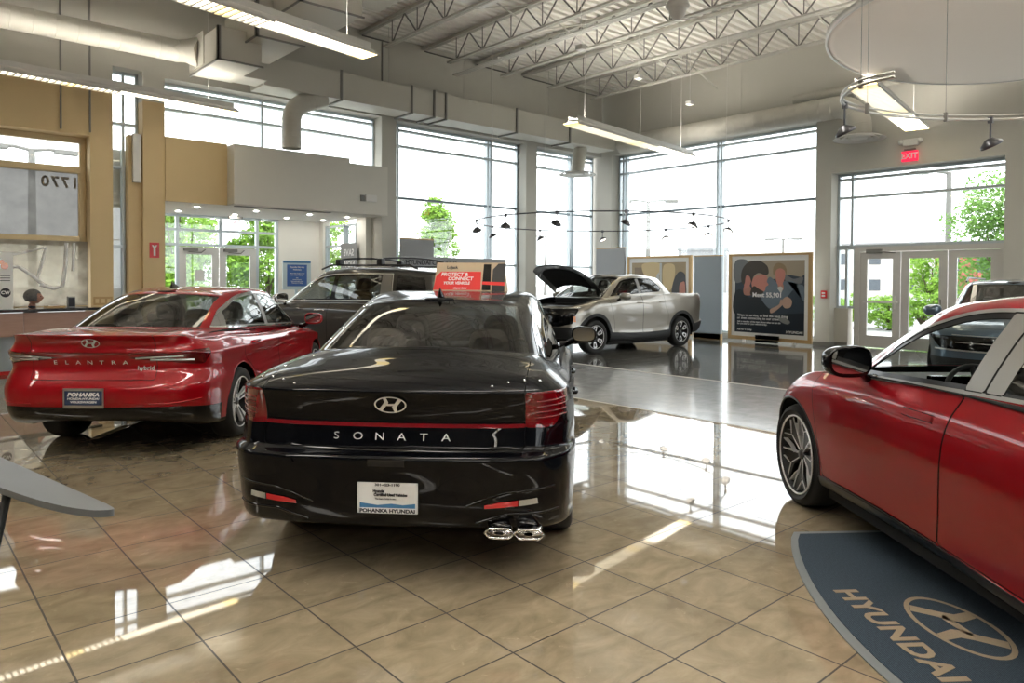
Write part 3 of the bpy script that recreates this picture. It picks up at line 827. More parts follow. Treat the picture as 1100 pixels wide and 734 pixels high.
def dealer_plate(car, sf, y, z, kind, w=.31, h=.155):
    p = sf.hit((-2, y, z), (1, 0, 0))[0]; x = p.x - .014
    fr = MB()
    T = frame_M((x, y, z), (0, -1, 0), (0, 0, 1))          # local z -> -x (towards the rear)
    fr.prism([(-w / 2, -h / 2), (w / 2, -h / 2), (w / 2, h / 2), (-w / 2, h / 2)], -.008, 0, T)
    for a, b, c2, d in ((-w / 2, w / 2, h / 2 - .022, h / 2), (-w / 2, w / 2, -h / 2, -h / 2 + .026), (-w / 2, -w / 2 + .010, -h / 2, h / 2), (w / 2 - .010, w / 2, -h / 2, h / 2)):
        fr.box(a, b, c2, d, 0, .003, T)
    if kind == 'white':
        pl = fr.build('licence_plate', M['plate_white'], car)
        s = MB(); fit_text(s, '301-423-1190', .13, .014, T @ Matrix.Translation((0, h / 2 - .010, .0035)), bold=.005); 
        fit_text(s, 'POHANKA HYUNDAI', .285, .020, T @ Matrix.Translation((0, -h / 2 + .013, .0035)), bold=.005)
        add_text(s, 'Hyundai', .018, T @ Matrix.Translation((-.045, .035, .0015)), bold=.001); add_text(s, 'Certified Used Vehicles', .018, T @ Matrix.Translation((.016, .016, .0015)), bold=.001)
        add_text(s, 'The best of what is next', .011, T @ Matrix.Translation((-.01, -.004, .0015)))
        s.build('plate_lettering', M['dark_ink'], pl)
        b = MB()
        b.add([T @ Vector(q) for q in [(-w / 2 + .012, -.050, .001), (w / 2 - .012, -.050, .001), (w / 2 - .012, -.026, .001), (.08, -.034, .001), (.02, -.028, .001), (-.05, -.036, .001), (-.10, -.030, .001), (-w / 2 + .012, -.024, .001)]], [tuple(range(8))])
        b.build('plate_picture', M['plate_blue'], pl)
    else:
        pl = fr.build('licence_plate', M['satin_chrome'], car)
        b = MB(); b.box(-w / 2 + .012, w / 2 - .012, -h / 2 + .026, h / 2 - .022, .0, .001, T); b.build('plate_panel', M['plate_navy'], pl)
        s = MB(); fit_text(s, 'POHANKA', .27, .036, T @ Matrix.Translation((0, .032, .002)), bold=.005, shear=.25)
        fit_text(s, 'HONDA-HYUNDAI', .27, .019, T @ Matrix.Translation((0, -.003, .002)), bold=.003, shear=.2)
        fit_text(s, 'VOLKSWAGEN', .22, .019, T @ Matrix.Translation((0, -.032, .002)), bold=.003)
        s.build('plate_lettering', M['white_ink'], pl)
    return pl
def mk_rows(L, w, g, lows, base, roof, roofz, mids=(.016, .020), deck=.45, deckz=.006, side_b=(.018, .022), nlow=None):
    """lows: (xr, w, (z tail, z behind the arch), side keys, z nose, xf, crease, kr, kf)"""
    rows = []
    for q in lows:
        xr, ww, zr, zs, zf, xf, cre = q[:7]; kr, kf = (q[7:] + (1., 1.))[:2] if len(q) > 7 else (1., 1.)
        rows.append((low_ring(xr, xf, ww, [(-.1, zr[0]), (.10, zr[0]), (.30, zr[1])] + zs + [(L - .30, zf), (L + .1, zf)], g, kr, kf), cre))
    E_ = rows[-1][0]
    m = E_ * (1 - deck) + base * deck; m[:, 2] = E_[:, 2] * .4 + base[:, 2] * .6 + deckz
    m1 = base * .66 + roof * .34; m2 = base * .33 + roof * .67
    for mm, b, c in ((m1, mids[0], side_b[0]), (m2, mids[1], side_b[1])):
        mm[:, 2] += b * .9; mm[5:NS + 5, 1] += c
    vE = len(rows) - 1
    rows += [(m, False), (base, True), (m1, False), (m2, False), (roof, False)]
    rows += roof_rows(roof, roofz)
    return rows, vE
def glass_fns(vE, u_r=3.55, u_f=16.7, lo=.05, hi=.25):
    vB = vE + 2; vR = vE + 5
    r = lambda A: np.maximum(np.maximum(A[:, 6] - u_r, vB + lo - A[:, 7]), A[:, 7] - (vR - hi)) * .12
    f = lambda A: np.maximum(np.maximum(u_f - A[:, 6], vB + lo - A[:, 7]), A[:, 7] - (vR - hi * .6)) * .12
    return r, f
def dlo_fns(dlo, u0=4.3, u1=15.7):
    ins = lambda e: (lambda A: poly_sd(XZ(A), dlo) + e)
    gz = lambda fn: (lambda A: np.maximum(fn(A), np.maximum((u0 - A[:, 6]), (A[:, 6] - u1)) * .1))
    return ins, gz
def vband(x, lean, hw, z0=1.): return lambda A: np.abs(A[:, 0] - x - (A[:, 2] - z0) * lean) - hw
def arch_out(fn, xa, za, R): return lambda A: np.maximum(fn(A), R - np.hypot(A[:, 0] - xa, A[:, 2] - za))

def elantra():
    L, w = 4.85, .93
    g = keyf([(0, .96), (.5, .985), (1.1, 1.), (2.4, .985), (3.9, 1.), (4.4, .97), (4.85, .90)])
    lows = [
        (.20, .80, (.36, .28), [(.9, .20), (4.0, .20)], .22, 4.72, False),
        (.10, .88, (.34, .29), [(.9, .20), (4.0, .20)], .22, 4.78, False),
        (.02, .905, (.40, .36), [(.9, .33), (4.0, .32)], .34, 4.84, False),
        (.00, .915, (.47, .44), [(.9, .43), (4.0, .42)], .45, 4.85, True),
        (-.01, .925, (.53, .52), [(.9, .50), (4.0, .52)], .52, 4.85, False),
        (.00, .930, (.64, .64), [(.9, .62), (4.0, .62)], .58, 4.83, False),
        (.055, .918, (.735, .73), [(.9, .70), (4.0, .68)], .63, 4.82, True),
        (.085, .912, (.80, .79), [(.9, .78), (4.0, .74)], .67, 4.80, False),
        (.075, .920, (.87, .85), [(.9, .85), (4.0, .79)], .70, 4.76, False),
        (.035, .925, (.935, .92), [(.9, .905), (2.4, .89), (4.0, .83)], .73, 4.72, True),
        (.050, .885, (.985, .975), [(.9, .965), (2.4, .93), (4.0, .86)], .75, 4.68, False),
        (-.02, .79, (1.085, 1.045), [(.9, 1.035), (1.6, .995), (2.6, .965), (3.6, .935), (4.1, .88)], .77, 4.64, True, .7, 1.),
        (.03, .77, (1.092, 1.06), [(.9, 1.055), (1.6, 1.015), (2.6, .98), (3.6, .945), (4.1, .89)], .78, 4.62, False, .7, 1.),
    ]
    base = top_ring(.60, .86, .63, 3.95, 3.52, .76, [(.8, .63), (1.2, .72), (2.0, .775), (2.8, .785), (3.5, .76)], 1.115, 1.0, [(.86, 1.10), (1.3, 1.055), (2., 1.02), (2.8, .99), (3.5, .965)])
    roof = top_ring(1.42, 1.60, .52, 3.05, 2.85, .56, [(1.6, .52), (2.1, .565), (2.8, .57)], 1.43, 1.46, [(1.6, 1.40), (1.9, 1.44), (2.2, 1.455), (2.85, 1.425)])
    rows, vE = mk_rows(L, w, g, lows, base, roof, [(1.42, 1.43), (1.6, 1.458), (2., 1.49), (2.4, 1.495), (2.8, 1.485), (3.05, 1.46)])
    rw, ws = glass_fns(vE)
    dlo = smooth_poly([(.80, 1.105, 1), (1.6, 1.06), (2.6, 1.015), (3.60, .975, 1), (3.30, 1.14), (3.0, 1.30), (2.75, 1.39), (2.4, 1.425), (2.05, 1.42), (1.7, 1.38), (1.30, 1.27, 1)], 6)
    ins, gz = dlo_fns(dlo)
    quarter = lambda A: A[:, 0] - (1.12 + (A[:, 2] - 1.1) * .55)
    bp = vband(2.30, .0, .05)
    tl = lambda A: np.maximum(np.maximum(poly_sd(YZ(A), [(.30, .885), (.55, .915), (.80, .950), (1.1, .96), (1.1, .80), (.80, .825), (.62, .855), (.45, .87)]), A[:, 0] - .36 - (A[:, 2] - .9) * .5), 0 * A[:, 0] - 1)
    bar_ = lambda A: np.maximum(np.maximum(np.abs(A[:, 2] - .928) - .011, A[:, 1] - .62), A[:, 0] - .3)
    face = lambda A: np.maximum(np.maximum(A[:, 1] - .53, .70 - A[:, 2]), np.maximum(A[:, 0] - .57, (A[:, 7] - (vE + 1.85)) * .1))
    val = lambda A: np.maximum((A[:, 7] - 3.0) * .1, A[:, 0] - .58)
    sill = lambda A: np.maximum((A[:, 7] - 1.5) * .1, .55 - A[:, 0])
    doorR = [(1.42, .25), (1.36, .62), (1.16, .84), (1.14, 1.2), (1.9, 1.6), (2.30, 1.6), (2.34, .25)]
    doorF = [(2.345, .25), (2.305, 1.6), (3.2, 1.6), (3.62, .98), (3.60, .70), (3.52, .25)]
    xr, xf, za, Ra = 1.10, 3.98, .345, .40
    cfg = dict(L=L, w=w, xr=xr, xf=xf, za=za, Ra=Ra, Rw=.345, tw=.23, vE=vE - 1.5, rows=rows, paint='red', wheel=WH['wedge5'], cuts=[
        dict(name='rear_window', fn=rw, mat='glass_dark', gap=.002, open=1),
        dict(name='windscreen', fn=ws, mat='glass_mid', gap=.004, open=1),
        dict(name='quarter_panel_trim', fn=gz(lambda A: np.maximum(ins(.016)(A), quarter(A))), mat='satin_grey', sides='LR', gap=.002),
        dict(name='side_window', fn=gz(lambda A: np.maximum(ins(.03)(A), np.maximum(-bp(A), -quarter(A) + .10))), mat='glass_mid', sides='LR', gap=.002, open=1),
        dict(name='window_pillar', fn=gz(ins(.016)), mat='satin_grey', sides='LR', gap=.0),
        dict(name='window_trim', fn=gz(ins(.0)), mat='chrome', sides='LR', gap=.0, off=.003),
        dict(name='tail_light', fn=tl, mat='tail_deep', sides='LR', gap=.004, **{'as': 'tail'}),
        dict(name='light_bar', fn=bar_, mat='tail_dark', gap=.0),
        dict(name='rear_valance', fn=val, mat='gloss_black', gap=.004),
        dict(name='boot_lid', fn=face, mat='red', gap=.006),
        dict(name='front_door', fn=fside(doorF, vmin=1.6, vmax=vE + 1.9), mat='red', sides='LR', gap=.006),
        dict(name='rear_door', fn=arch_out(fside(doorR, vmin=1.6, vmax=vE + 1.9), xr, za, Ra + .03), mat='red', sides='LR', gap=.006),
        dict(name='bonnet', fn=fpoly(XY, [(3.50, -.2), (3.50, .72), (4.4, .70), (4.64, .45), (4.70, -.2)], vmin=vE - .4, vmax=vE + 1.97), mat='red', gap=.006),
        dict(name='sill', fn=sill, mat='gloss_black', gap=.0),
    ])
    car, sf = build_car('red_saloon_car', 'red four-door saloon seen from behind, parked left of the black saloon', 'car', ELA[0], ELA[1], cfg)
    for s in (1, -1):
        t = cfg['named']['tail']['L' if s > 0 else 'R']
        ribbon_tube(sf, [(-1, s * y, z) for y, z in [(.36, .885), (.55, .895), (.74, .90)]], (1, 0, 0), .008, 'lamp_strip', M['lamp_clear'], t, .001)
        ribbon_tube(sf, [(-1, s * y, z) for y, z in [(.48, .873), (.62, .872), (.80, .862)]], (1, 0, 0), .010, 'lamp_strip', M['lamp_clear'], t, .001)
        ribbon_tube(sf, [(-1, s * y, z) for y, z in [(.50, .50), (.66, .50), (.86, .52)]], (1, 0, 0), .006, 'bumper_crease', M['red'], car, 0.)
        mirror_part(car, (3.42, s * 1.035, 1.06), s, M['red'], (.11, .115, .16))
        for x in (1.50, 2.86): handle(car, sf, x, .925 - (x - 1.5) * .012, s, M['red'])
        # sharp crease over the doors
        ribbon_tube(sf, [(x, 3 * s, z) for x, z in [(1.55, .83), (2.2, .80), (2.9, .83)]], (0, -s, 0), .004, 'door_crease', M['red'], car, -.002)
    v, f = emblem_geo(.155, .080, .004, .10); sticker(sf, v, f, yz_M(-1, -.0, 1.018), (1, 0, 0), 'badge', M['badge'], car, .006)
    for i, ch in enumerate('ELANTRA'):
        v, f = text_geo(ch, .048, xscale=1.4); sticker(sf, v, f, yz_M(-1, (3 - i) * .100 + .03, .846), (1, 0, 0), 'badge_letter', M['badge'], car, .004)
    v, f = text_geo('hybrid', .050, bold=.001, xscale=1.1); sticker(sf, v, f, yz_M(-1, -.44, .80), (1, 0, 0), 'badge_letter', M['badge'], car, .004)
    dealer_plate(car, sf, .03, .555, 'navy', .34, .17)
    fin(car, (1.66, 0, 1.480), M['gloss_black'])
    cabin(car, dict(x0=.8, x1=3.9, y=.64, z0=.28, zb=.98, shelf=(.75, 1.45, 1.05), rear=(1.60, .66, .58), front=(2.55, .55, .64), dash=(3.25, .98), w=.56), M['seat_dark'])
    return car

def red_coupe():
    L, w = 4.86, .93
    g = keyf([(0, .94), (.5, .97), (1.1, 1.), (2.4, .985), (3.99, 1.), (4.4, .965), (4.86, .84)])
    lows = [
        (.20, .80, (.34, .26), [(.9, .23), (4.0, .22)], .17, 4.74, False),
        (.12, .885, (.32, .26), [(.9, .23), (4.0, .22)], .16, 4.80, False),
        (.06, .915, (.38, .33), [(.9, .29), (4.0, .28)], .20, 4.84, True),
        (.05, .905, (.40, .36), [(.9, .315), (4.0, .305)], .27, 4.85, True),
        (.02, .912, (.52, .50), [(.9, .44), (4.0, .42)], .36, 4.86, False),
        (.00, .925, (.66, .66), [(.9, .60), (4.0, .58)], .46, 4.85, False),
        (.02, .930, (.78, .78), [(.9, .74), (2.4, .73), (4.0, .72)], .56, 4.82, False),
        (.04, .922, (.90, .88), [(.9, .86), (2.4, .84), (4.0, .81)], .63, 4.77, False),
        (.02, .890, (.99, .97), [(.9, .955), (2.4, .945), (3.5, .935), (4.0, .88)], .68, 4.70, False),
        (.04, .855, (1.01, 1.01), [(.9, 1.01), (2.4, 1.0), (3.4, .975), (4.0, .915)], .70, 4.66, False),
    ]
    base = top_ring(.35, .75, .60, 3.90, 3.40, .76, [(.7, .60), (1.2, .74), (2.0, .805), (2.8, .81), (3.4, .78)], 1.10, 1.0, [(.75, 1.10), (1.3, 1.07), (2., 1.055), (2.8, 1.03), (3.5, .995)])
    roof = top_ring(1.20, 1.45, .48, 3.02, 2.80, .56, [(1.4, .48), (2.1, .575), (2.8, .575)], 1.44, 1.47, [(1.4, 1.41), (1.9, 1.475), (2.3, 1.495), (2.85, 1.43)])
    rows, vE = mk_rows(L, w, g, lows, base, roof, [(1.2, 1.44), (1.6, 1.50), (2., 1.53), (2.4, 1.54), (2.8, 1.51), (3.02, 1.47)])
    rw, ws = glass_fns(vE, u_f=16.95)
    dlo = smooth_poly([(.95, 1.13, 1), (1.6, 1.075), (2.3, 1.05), (3.46, .995, 1), (3.28, 1.11), (3.05, 1.245), (2.80, 1.355), (2.5, 1.435), (2.2, 1.46), (1.8, 1.44), (1.35, 1.32)], 6)
    ins, gz = dlo_fns(dlo)
    bp = vband(2.215, -.28, .125)
    split = lambda A: A[:, 0] - 2.205 + (A[:, 2] - 1.) * .28
    sail = lambda A: 3.22 + (A[:, 2] - 1.05) * -.4 - A[:, 0]
    sill = lambda A: np.maximum((A[:, 7] - 2.5) * .1, .5 - A[:, 0])
    doorF = [(2.385, .25), (2.30, 1.0), (2.24, 1.6), (3.2, 1.6), (3.70, .98), (3.66, .80), (3.53, .25)]
    doorR = [(2.38, .25), (2.295, 1.0), (2.235, 1.6), (1.6, 1.6), (1.1, 1.2), (1.2, .84), (1.38, .6), (1.45, .25)]
    xr, xf, za, Ra = 1.04, 3.99, .355, .405
    lamp = lambda A: np.maximum(poly_sd(XZ(A), [(4.30, .74), (4.50, .73), (5., .66), (5., .56), (4.6, .60)]), .35 - A[:, 1])
    flare = lambda A: np.maximum(np.hypot(A[:, 0] - xf, A[:, 2] - za) - Ra - .028, np.maximum(.35 - A[:, 1], .0 * A[:, 0] - 1))
    cfg = dict(L=L, w=w, xr=xr, xf=xf, za=za, Ra=Ra, Rw=.355, tw=.245, vE=vE - 1.5, rows=rows, paint='red2', wheel=WH['geo5'], lipmat='satin_black', lipr=.009, cuts=[
        dict(name='rear_window', fn=rw, mat='glass_black', gap=.002, open=1),
        dict(name='windscreen', fn=ws, mat='glass_clear', gap=.004, open=1),
        dict(name='front_side_window', fn=gz(lambda A: np.maximum(ins(.045)(A), np.maximum(-bp(A), -split(A)))), mat='glass_open', sides='LR', gap=.002, open=1, drop=1),
        dict(name='rear_side_window', fn=gz(lambda A: np.maximum(ins(.035)(A), np.maximum(-bp(A), split(A)))), mat='glass_black', sides='LR', gap=.002, open=1),
        dict(name='window_pillar', fn=gz(lambda A: np.maximum(np.maximum(ins(.018)(A), bp(A)), -split(A) + .004)), mat='satin_chrome2', sides='LR', gap=.006),
        dict(name='window_pillar', fn=gz(lambda A: np.maximum(np.maximum(ins(.018)(A), bp(A)), split(A) + .004)), mat='satin_chrome2', sides='LR', gap=.006),
        dict(name='window_seal', fn=gz(ins(.018)), mat='satin_black', sides='LR', gap=.0, off=-.004),
        dict(name='window_trim', fn=gz(ins(.0)), mat='satin_chrome2', sides='LR', gap=.0, off=.003),
        dict(name='headlight', fn=lamp, mat='lamp_house', sides='LR', gap=.004),
        dict(name='front_door', fn=fside(doorF, vmin=3.02, vmax=vE + 1.9), mat='red2', sides='LR', gap=.006),
        dict(name='rear_door', fn=arch_out(fside(doorR, vmin=3.02, vmax=vE + 1.9), xr, za, Ra + .03), mat='red2', sides='LR', gap=.006),
        dict(name='bonnet', fn=fpoly(XY, [(3.40, -.2), (3.42, .76), (4.1, .80), (4.5, .68), (4.72, .40), (4.78, -.2)], vmin=vE - 1.5, vmax=vE + 1.97), mat='red2', gap=.006),
        dict(name='sill', fn=sill, mat='satin_black', gap=.0),
    ])
    car, sf = build_car('red_coupe_car', 'glossy deep red car at the right edge, its driver side and front wheel in view', 'car', RED[0], RED[1], cfg)
    for s in (1, -1):
        mirror_part(car, (3.02, s * 1.03, 1.13), s, M['gloss_black'], (.13, .13, .19))
        for x, nm in ((2.55, 'door_handle'), (1.45, 'door_handle')):
            v, f = flat_poly([(-.12, -.016), (.12, -.016), (.12, .016), (-.12, .016)])
            sticker(sf, v, f, frame_M((x, 0, .905), (1, 0, 0), (0, 0, 1)), (0, -s, 0), nm, M['red2'], car, .005)
            for dz in (-.018, .018): ribbon_tube(sf, [(x - .13, 3 * s, .905 + dz), (x + .13, 3 * s, .905 + dz)], (0, -s, 0), .0025, 'handle_gap', M['under'], car, 0.)
    cabin(car, dict(x0=.8, x1=3.9, y=.66, z0=.28, zb=1.0, shelf=(.6, 1.2, 1.05), rear=(1.35, .70, .62), front=(2.02, .58, .66), dash=(3.02, 1.0), w=.56), M['seat_dark'])
    # light grey lower dash and wide centre screen
    mb = MB(); mb.bbox(2.98, 3.03, -.42, .56, .94, 1.045, .01); mb.build('dashboard_screen', M['gloss_black'], car)
    mb = MB(); mb.bbox(2.99, 3.4, -.66, -.44, .84, .985, .03); mb.build('dashboard_panel', M['seat_grey'], car)
    mb = MB(); mb.bbox(2.36, 3.2, .70, .80, .70, .985, .02); mb.build('door_card', M['dash'], car)
    return car

def pickup():
    L, w = 4.98, .95
    g = keyf([(0, .965), (.5, .99), (1.1, 1.), (2.6, .985), (4.09, 1.), (4.6, .975), (4.98, .90)])
    lows = [
        (.22, .80, (.50, .40), [(.9, .32), (4.1, .32)], .38, 4.82, False),
        (.08, .90, (.46, .38), [(.9, .30), (4.1, .30)], .34, 4.88, False),
        (.02, .94, (.54, .50), [(.9, .40), (4.1, .40)], .46, 4.95, False),
        (.00, .94, (.64, .60), [(.9, .50), (4.1, .50)], .58, 4.98, True),
        (.05, .935, (.66, .62), [(.9, .56), (4.1, .56)], .64, 4.98, False),
        (.06, .940, (.80, .80), [(.9, .74), (4.1, .72)], .76, 4.96, False),
        (.06, .948, (.94, .94), [(.9, .90), (2.6, .90), (4.1, .88)], .88, 4.93, False),
        (.05, .940, (1.08, 1.07), [(.9, 1.05), (2.6, 1.05), (4.1, 1.0)], .96, 4.89, False),
        (.04, .910, (1.22, 1.22), [(.9, 1.20), (2.6, 1.15), (3.6, 1.13), (4.1, 1.09)], 1.02, 4.82, False),
        (.05, .875, (1.27, 1.275), [(.9, 1.275), (1.3, 1.28), (2.6, 1.21), (3.6, 1.175), (4.1, 1.12)], 1.045, 4.78, True),
    ]
    base = top_ring(1.42, 1.30, .74, 3.98, 3.60, .78, [(1.2, .75), (1.7, .80), (2.4, .82), (3., .82), (3.6, .79)], 1.285, 1.20, [(1.2, 1.285), (1.7, 1.265), (2.4, 1.24), (3., 1.225), (3.6, 1.20)])
    roof = top_ring(1.66, 1.62, .56, 3.12, 2.90, .59, [(1.6, .56), (2.1, .60), (2.9, .595)], 1.665, 1.68, [(1.6, 1.64), (2.0, 1.68), (2.4, 1.70), (2.9, 1.66)])
    rows, vE = mk_rows(L, w, g, lows, base, roof, [(1.62, 1.665), (1.8, 1.70), (2.2, 1.735), (2.6, 1.74), (2.9, 1.72), (3.12, 1.68)])
    rw, ws = glass_fns(vE, 3.3)
    dlo = smooth_poly([(1.78, 1.325, 1), (2.6, 1.285), (3.56, 1.225, 1), (3.38, 1.36), (3.12, 1.52), (2.88, 1.605), (2.5, 1.64), (2.0, 1.635, 1), (1.86, 1.56), (1.70, 1.40)], 6)
    ins, gz = dlo_fns(dlo)
    bp = vband(2.50, .0, .05, 1.3)
    xr, xf, za, Ra = 1.09, 4.09, .36, .45
    cl = lambda A: np.maximum(np.minimum(np.hypot(A[:, 0] - xr, A[:, 2] - za), np.hypot(A[:, 0] - xf, A[:, 2] - za)) - Ra - .065, np.maximum(.6 - A[:, 1], (A[:, 7] - 7.6) * .1))
    lowc = lambda A: (A[:, 7] - 3.05) * .1
    doorF = [(2.53, .3), (2.53, 1.9), (3.3, 1.9), (3.66, 1.22), (3.62, 1.0), (3.50, .62), (3.50, .3)]
    doorR = [(2.52, .3), (2.52, 1.9), (2.0, 1.9), (1.74, 1.3), (1.74, 1.0), (1.62, .8), (1.62, .3)]
    tail = lambda A: np.maximum(np.maximum(poly_sd(XZ(A), [(-.1, 1.0), (.22, 1.02), (.34, 1.14), (.30, 1.20), (-.1, 1.22)]), .62 - A[:, 1]), 0 * A[:, 0] - 1)
    deck = lambda A: np.maximum(poly_sd(XY(A), [(.12, -.2), (.12, .76), (1.34, .72), (1.43, -.2)]), np.maximum((vE + .1 - A[:, 7]) * .1, (A[:, 7] - vE - 1.95) * .1))
    hoodp = fpoly(XY, [(3.55, -.2), (3.60, .74), (4.3, .80), (4.62, .72), (4.80, .42), (4.86, -.2)], vmin=vE - .9, vmax=vE + 1.93)
    grille = lambda A: np.maximum(np.maximum(poly_sd(YZ(A), [(-.2, .60), (-.2, .98), (.86, .98), (.80, .66), (.6, .60)]), 4.55 - A[:, 0]), 0 * A[:, 0] - 1)
    cfg = dict(L=L, w=w, xr=xr, xf=xf, za=za, Ra=Ra, Rw=.365, tw=.245, vE=8.2, rows=rows, paint='silver', wheel=WH['box6'], lipmat='black_plastic', cuts=[
        dict(name='rear_window', fn=rw, mat='glass_black', gap=.002, open=1),
        dict(name='windscreen', fn=ws, mat='glass_mid', gap=.004, open=1),
        dict(name='side_window', fn=gz(lambda A: np.maximum(ins(.03)(A), -bp(A))), mat='glass_mid', sides='LR', gap=.002, open=1),
        dict(name='window_pillar', fn=gz(lambda A: np.maximum(ins(.015)(A), bp(A))), mat='satin_grey', sides='LR', gap=.0),
        dict(name='window_frame', fn=gz(ins(.0)), mat='gloss_black', sides='LR', gap=.0),
        dict(name='tail_light', fn=tail, mat='tail_dark', sides='LR', gap=.004),
        dict(name='arch_cladding', fn=cl, mat='black_plastic', sides='LR', gap=.003),
        dict(name='lower_cladding', fn=lowc, mat='black_plastic', gap=.003),
        dict(name='radiator_grille', fn=grille, mat='gloss_black', gap=.004),
        dict(name='cargo_cover', fn=deck, mat='black_plastic', gap=.004),
        dict(name='bonnet', fn=hoodp, mat='silver', gap=.004, open=1, drop=1),
        dict(name='front_door', fn=arch_out(fside(doorF, vmin=3.1, vmax=vE + 1.9), xf, za, Ra + .07), mat='silver', sides='LR', gap=.006),
        dict(name='rear_door', fn=arch_out(fside(doorR, vmin=3.1, vmax=vE + 1.9), xr, za, Ra + .07), mat='silver', sides='LR', gap=.006),
    ])
    car, sf = build_car('silver_pickup_truck', 'silver crew-cab pickup truck with its bonnet propped open', 'pickup truck', SAN[0], SAN[1], cfg)
    # the raised bonnet: the panel cut out of the nose, swung up about its hinge
    A, F = compact(clip(sf.mesh(), hoodp)[0])
    hx, hz = 3.58, 1.19; ang = R_(44)
    def rot(V):
        V = V.copy(); x = V[:, 0] - hx; z = V[:, 2] - hz
        V[:, 0] = hx + x * math.cos(ang) - z * math.sin(ang); V[:, 2] = hz + x * math.sin(ang) + z * math.cos(ang); return V
    B = A.copy(); B[:, :3] = rot(A[:, :3]); n = rot(A[:, 3:6] + np.array([hx, 0, hz])); B[:, 3:6] = n - np.array([hx, 0, hz])
    hood = emit((B, F), 'bonnet', M['silver'], car, 'C')
    D = B.copy(); D[:, 3:6] *= -1
    def off(Z, e): Z = Z.copy(); Z[:, :3] += Z[:, 3:6] * e; return Z
    Fr = [f[::-1] for f in F]
    emit((off(D, .022), Fr), 'bonnet_inner_frame', M['graphite'], hood, 'C')
    pad = lambda A_: np.maximum(poly_sd(XY(A), [(3.78, -.2), (3.80, .50), (4.2, .60), (4.5, .54), (4.62, .30), (4.66, -.2)]), -1)
    Q = np.concatenate([off(D, .032), A[:, :2]], 1)
    pf = lambda Z: poly_sd(Z[:, [8, 9]], smooth_poly([(3.80, -.3, 1), (3.80, .50), (4.2, .60), (4.5, .54), (4.62, .30), (4.66, -.3, 1)]))
    emit(clip((Q, Fr), pf)[0], 'insulation_pad', M['under'], hood, 'C')
    rimt = MB()
    for s in (1, -1):
        pass
    pr_ = MB(); pr_.tube([(4.45, -.62, 1.02), (4.30, -.60, hz + (4.30 - hx) * math.tan(ang) * .86)], .006, 6); pr_.build('prop_rod', M['satin_chrome'], car)
    eb = MB(); eb.box(3.62, 4.66, -.74, .74, .62, .80); eb.build('engine_bay_floor', M['under'], car)
    e2 = MB(); e2.bbox(3.95, 4.45, -.30, .38, .80, 1.02, .04); e2.bbox(3.90, 4.2, .45, .68, .80, 1.02, .03); e2.bbox(4.0, 4.3, -.70, -.42, .80, .98, .03)
    e2.tube([(4.4, -.5, .98), (4.2, -.2, 1.03), (3.95, .2, 1.04), (3.8, .5, .98)], .045, 10); e2.build('engine_cover', M['satin_black'], car)
    e3 = MB(); e3.box(4.55, 4.62, -.66, .66, .96, 1.01); e3.box(3.68, 3.76, -.74, .74, 1.08, 1.13); e3.build('slam_panel', M['black_plastic'], car)
    # lamps in the corners of the grille
    for s in (1, -1):
        v, f = flat_poly([(.50, .80), (.82, .80), (.84, .93), (.50, .93)], s)
        sticker(sf, v, f, frame_M((0, 0, 0), (0, 1, 0), (0, 0, 1)), (-1, 0, 0), 'headlight', M['lamp_clear'], car, .006)
        v, f = flat_poly([(0, 0), (.05, 0), (.05, .12), (0, .12)])
        sticker(sf, v, f, frame_M((4.62, 0, .70), (1, 0, 0), (0, 0, 1)), (0, -s, 0), 'side_marker', M['amber'], car, .006)
        ribbon_tube(sf, [(4.5, 3 * s, 1.0), (4.75, 3 * s, .985), (4.85, 3 * s, .97)], (0, -s, 0), .009, 'running_lamp', M['chrome'], car, .002)
        mirror_part(car, (3.30, s * 1.06, 1.24), s, M['silver'], (.13, .13, .17))
        for x in (2.64, 1.86): handle(car, sf, x, 1.085, s, M['silver'])
        pass
    cabin(car, dict(x0=1.5, x1=4.0, y=.66, z0=.42, zb=1.2, shelf=(1.5, 1.7, 1.2), rear=(1.95, .92, .58), front=(2.75, .84, .64), dash=(3.25, 1.20), w=.60), M['seat_dark'])
    return car

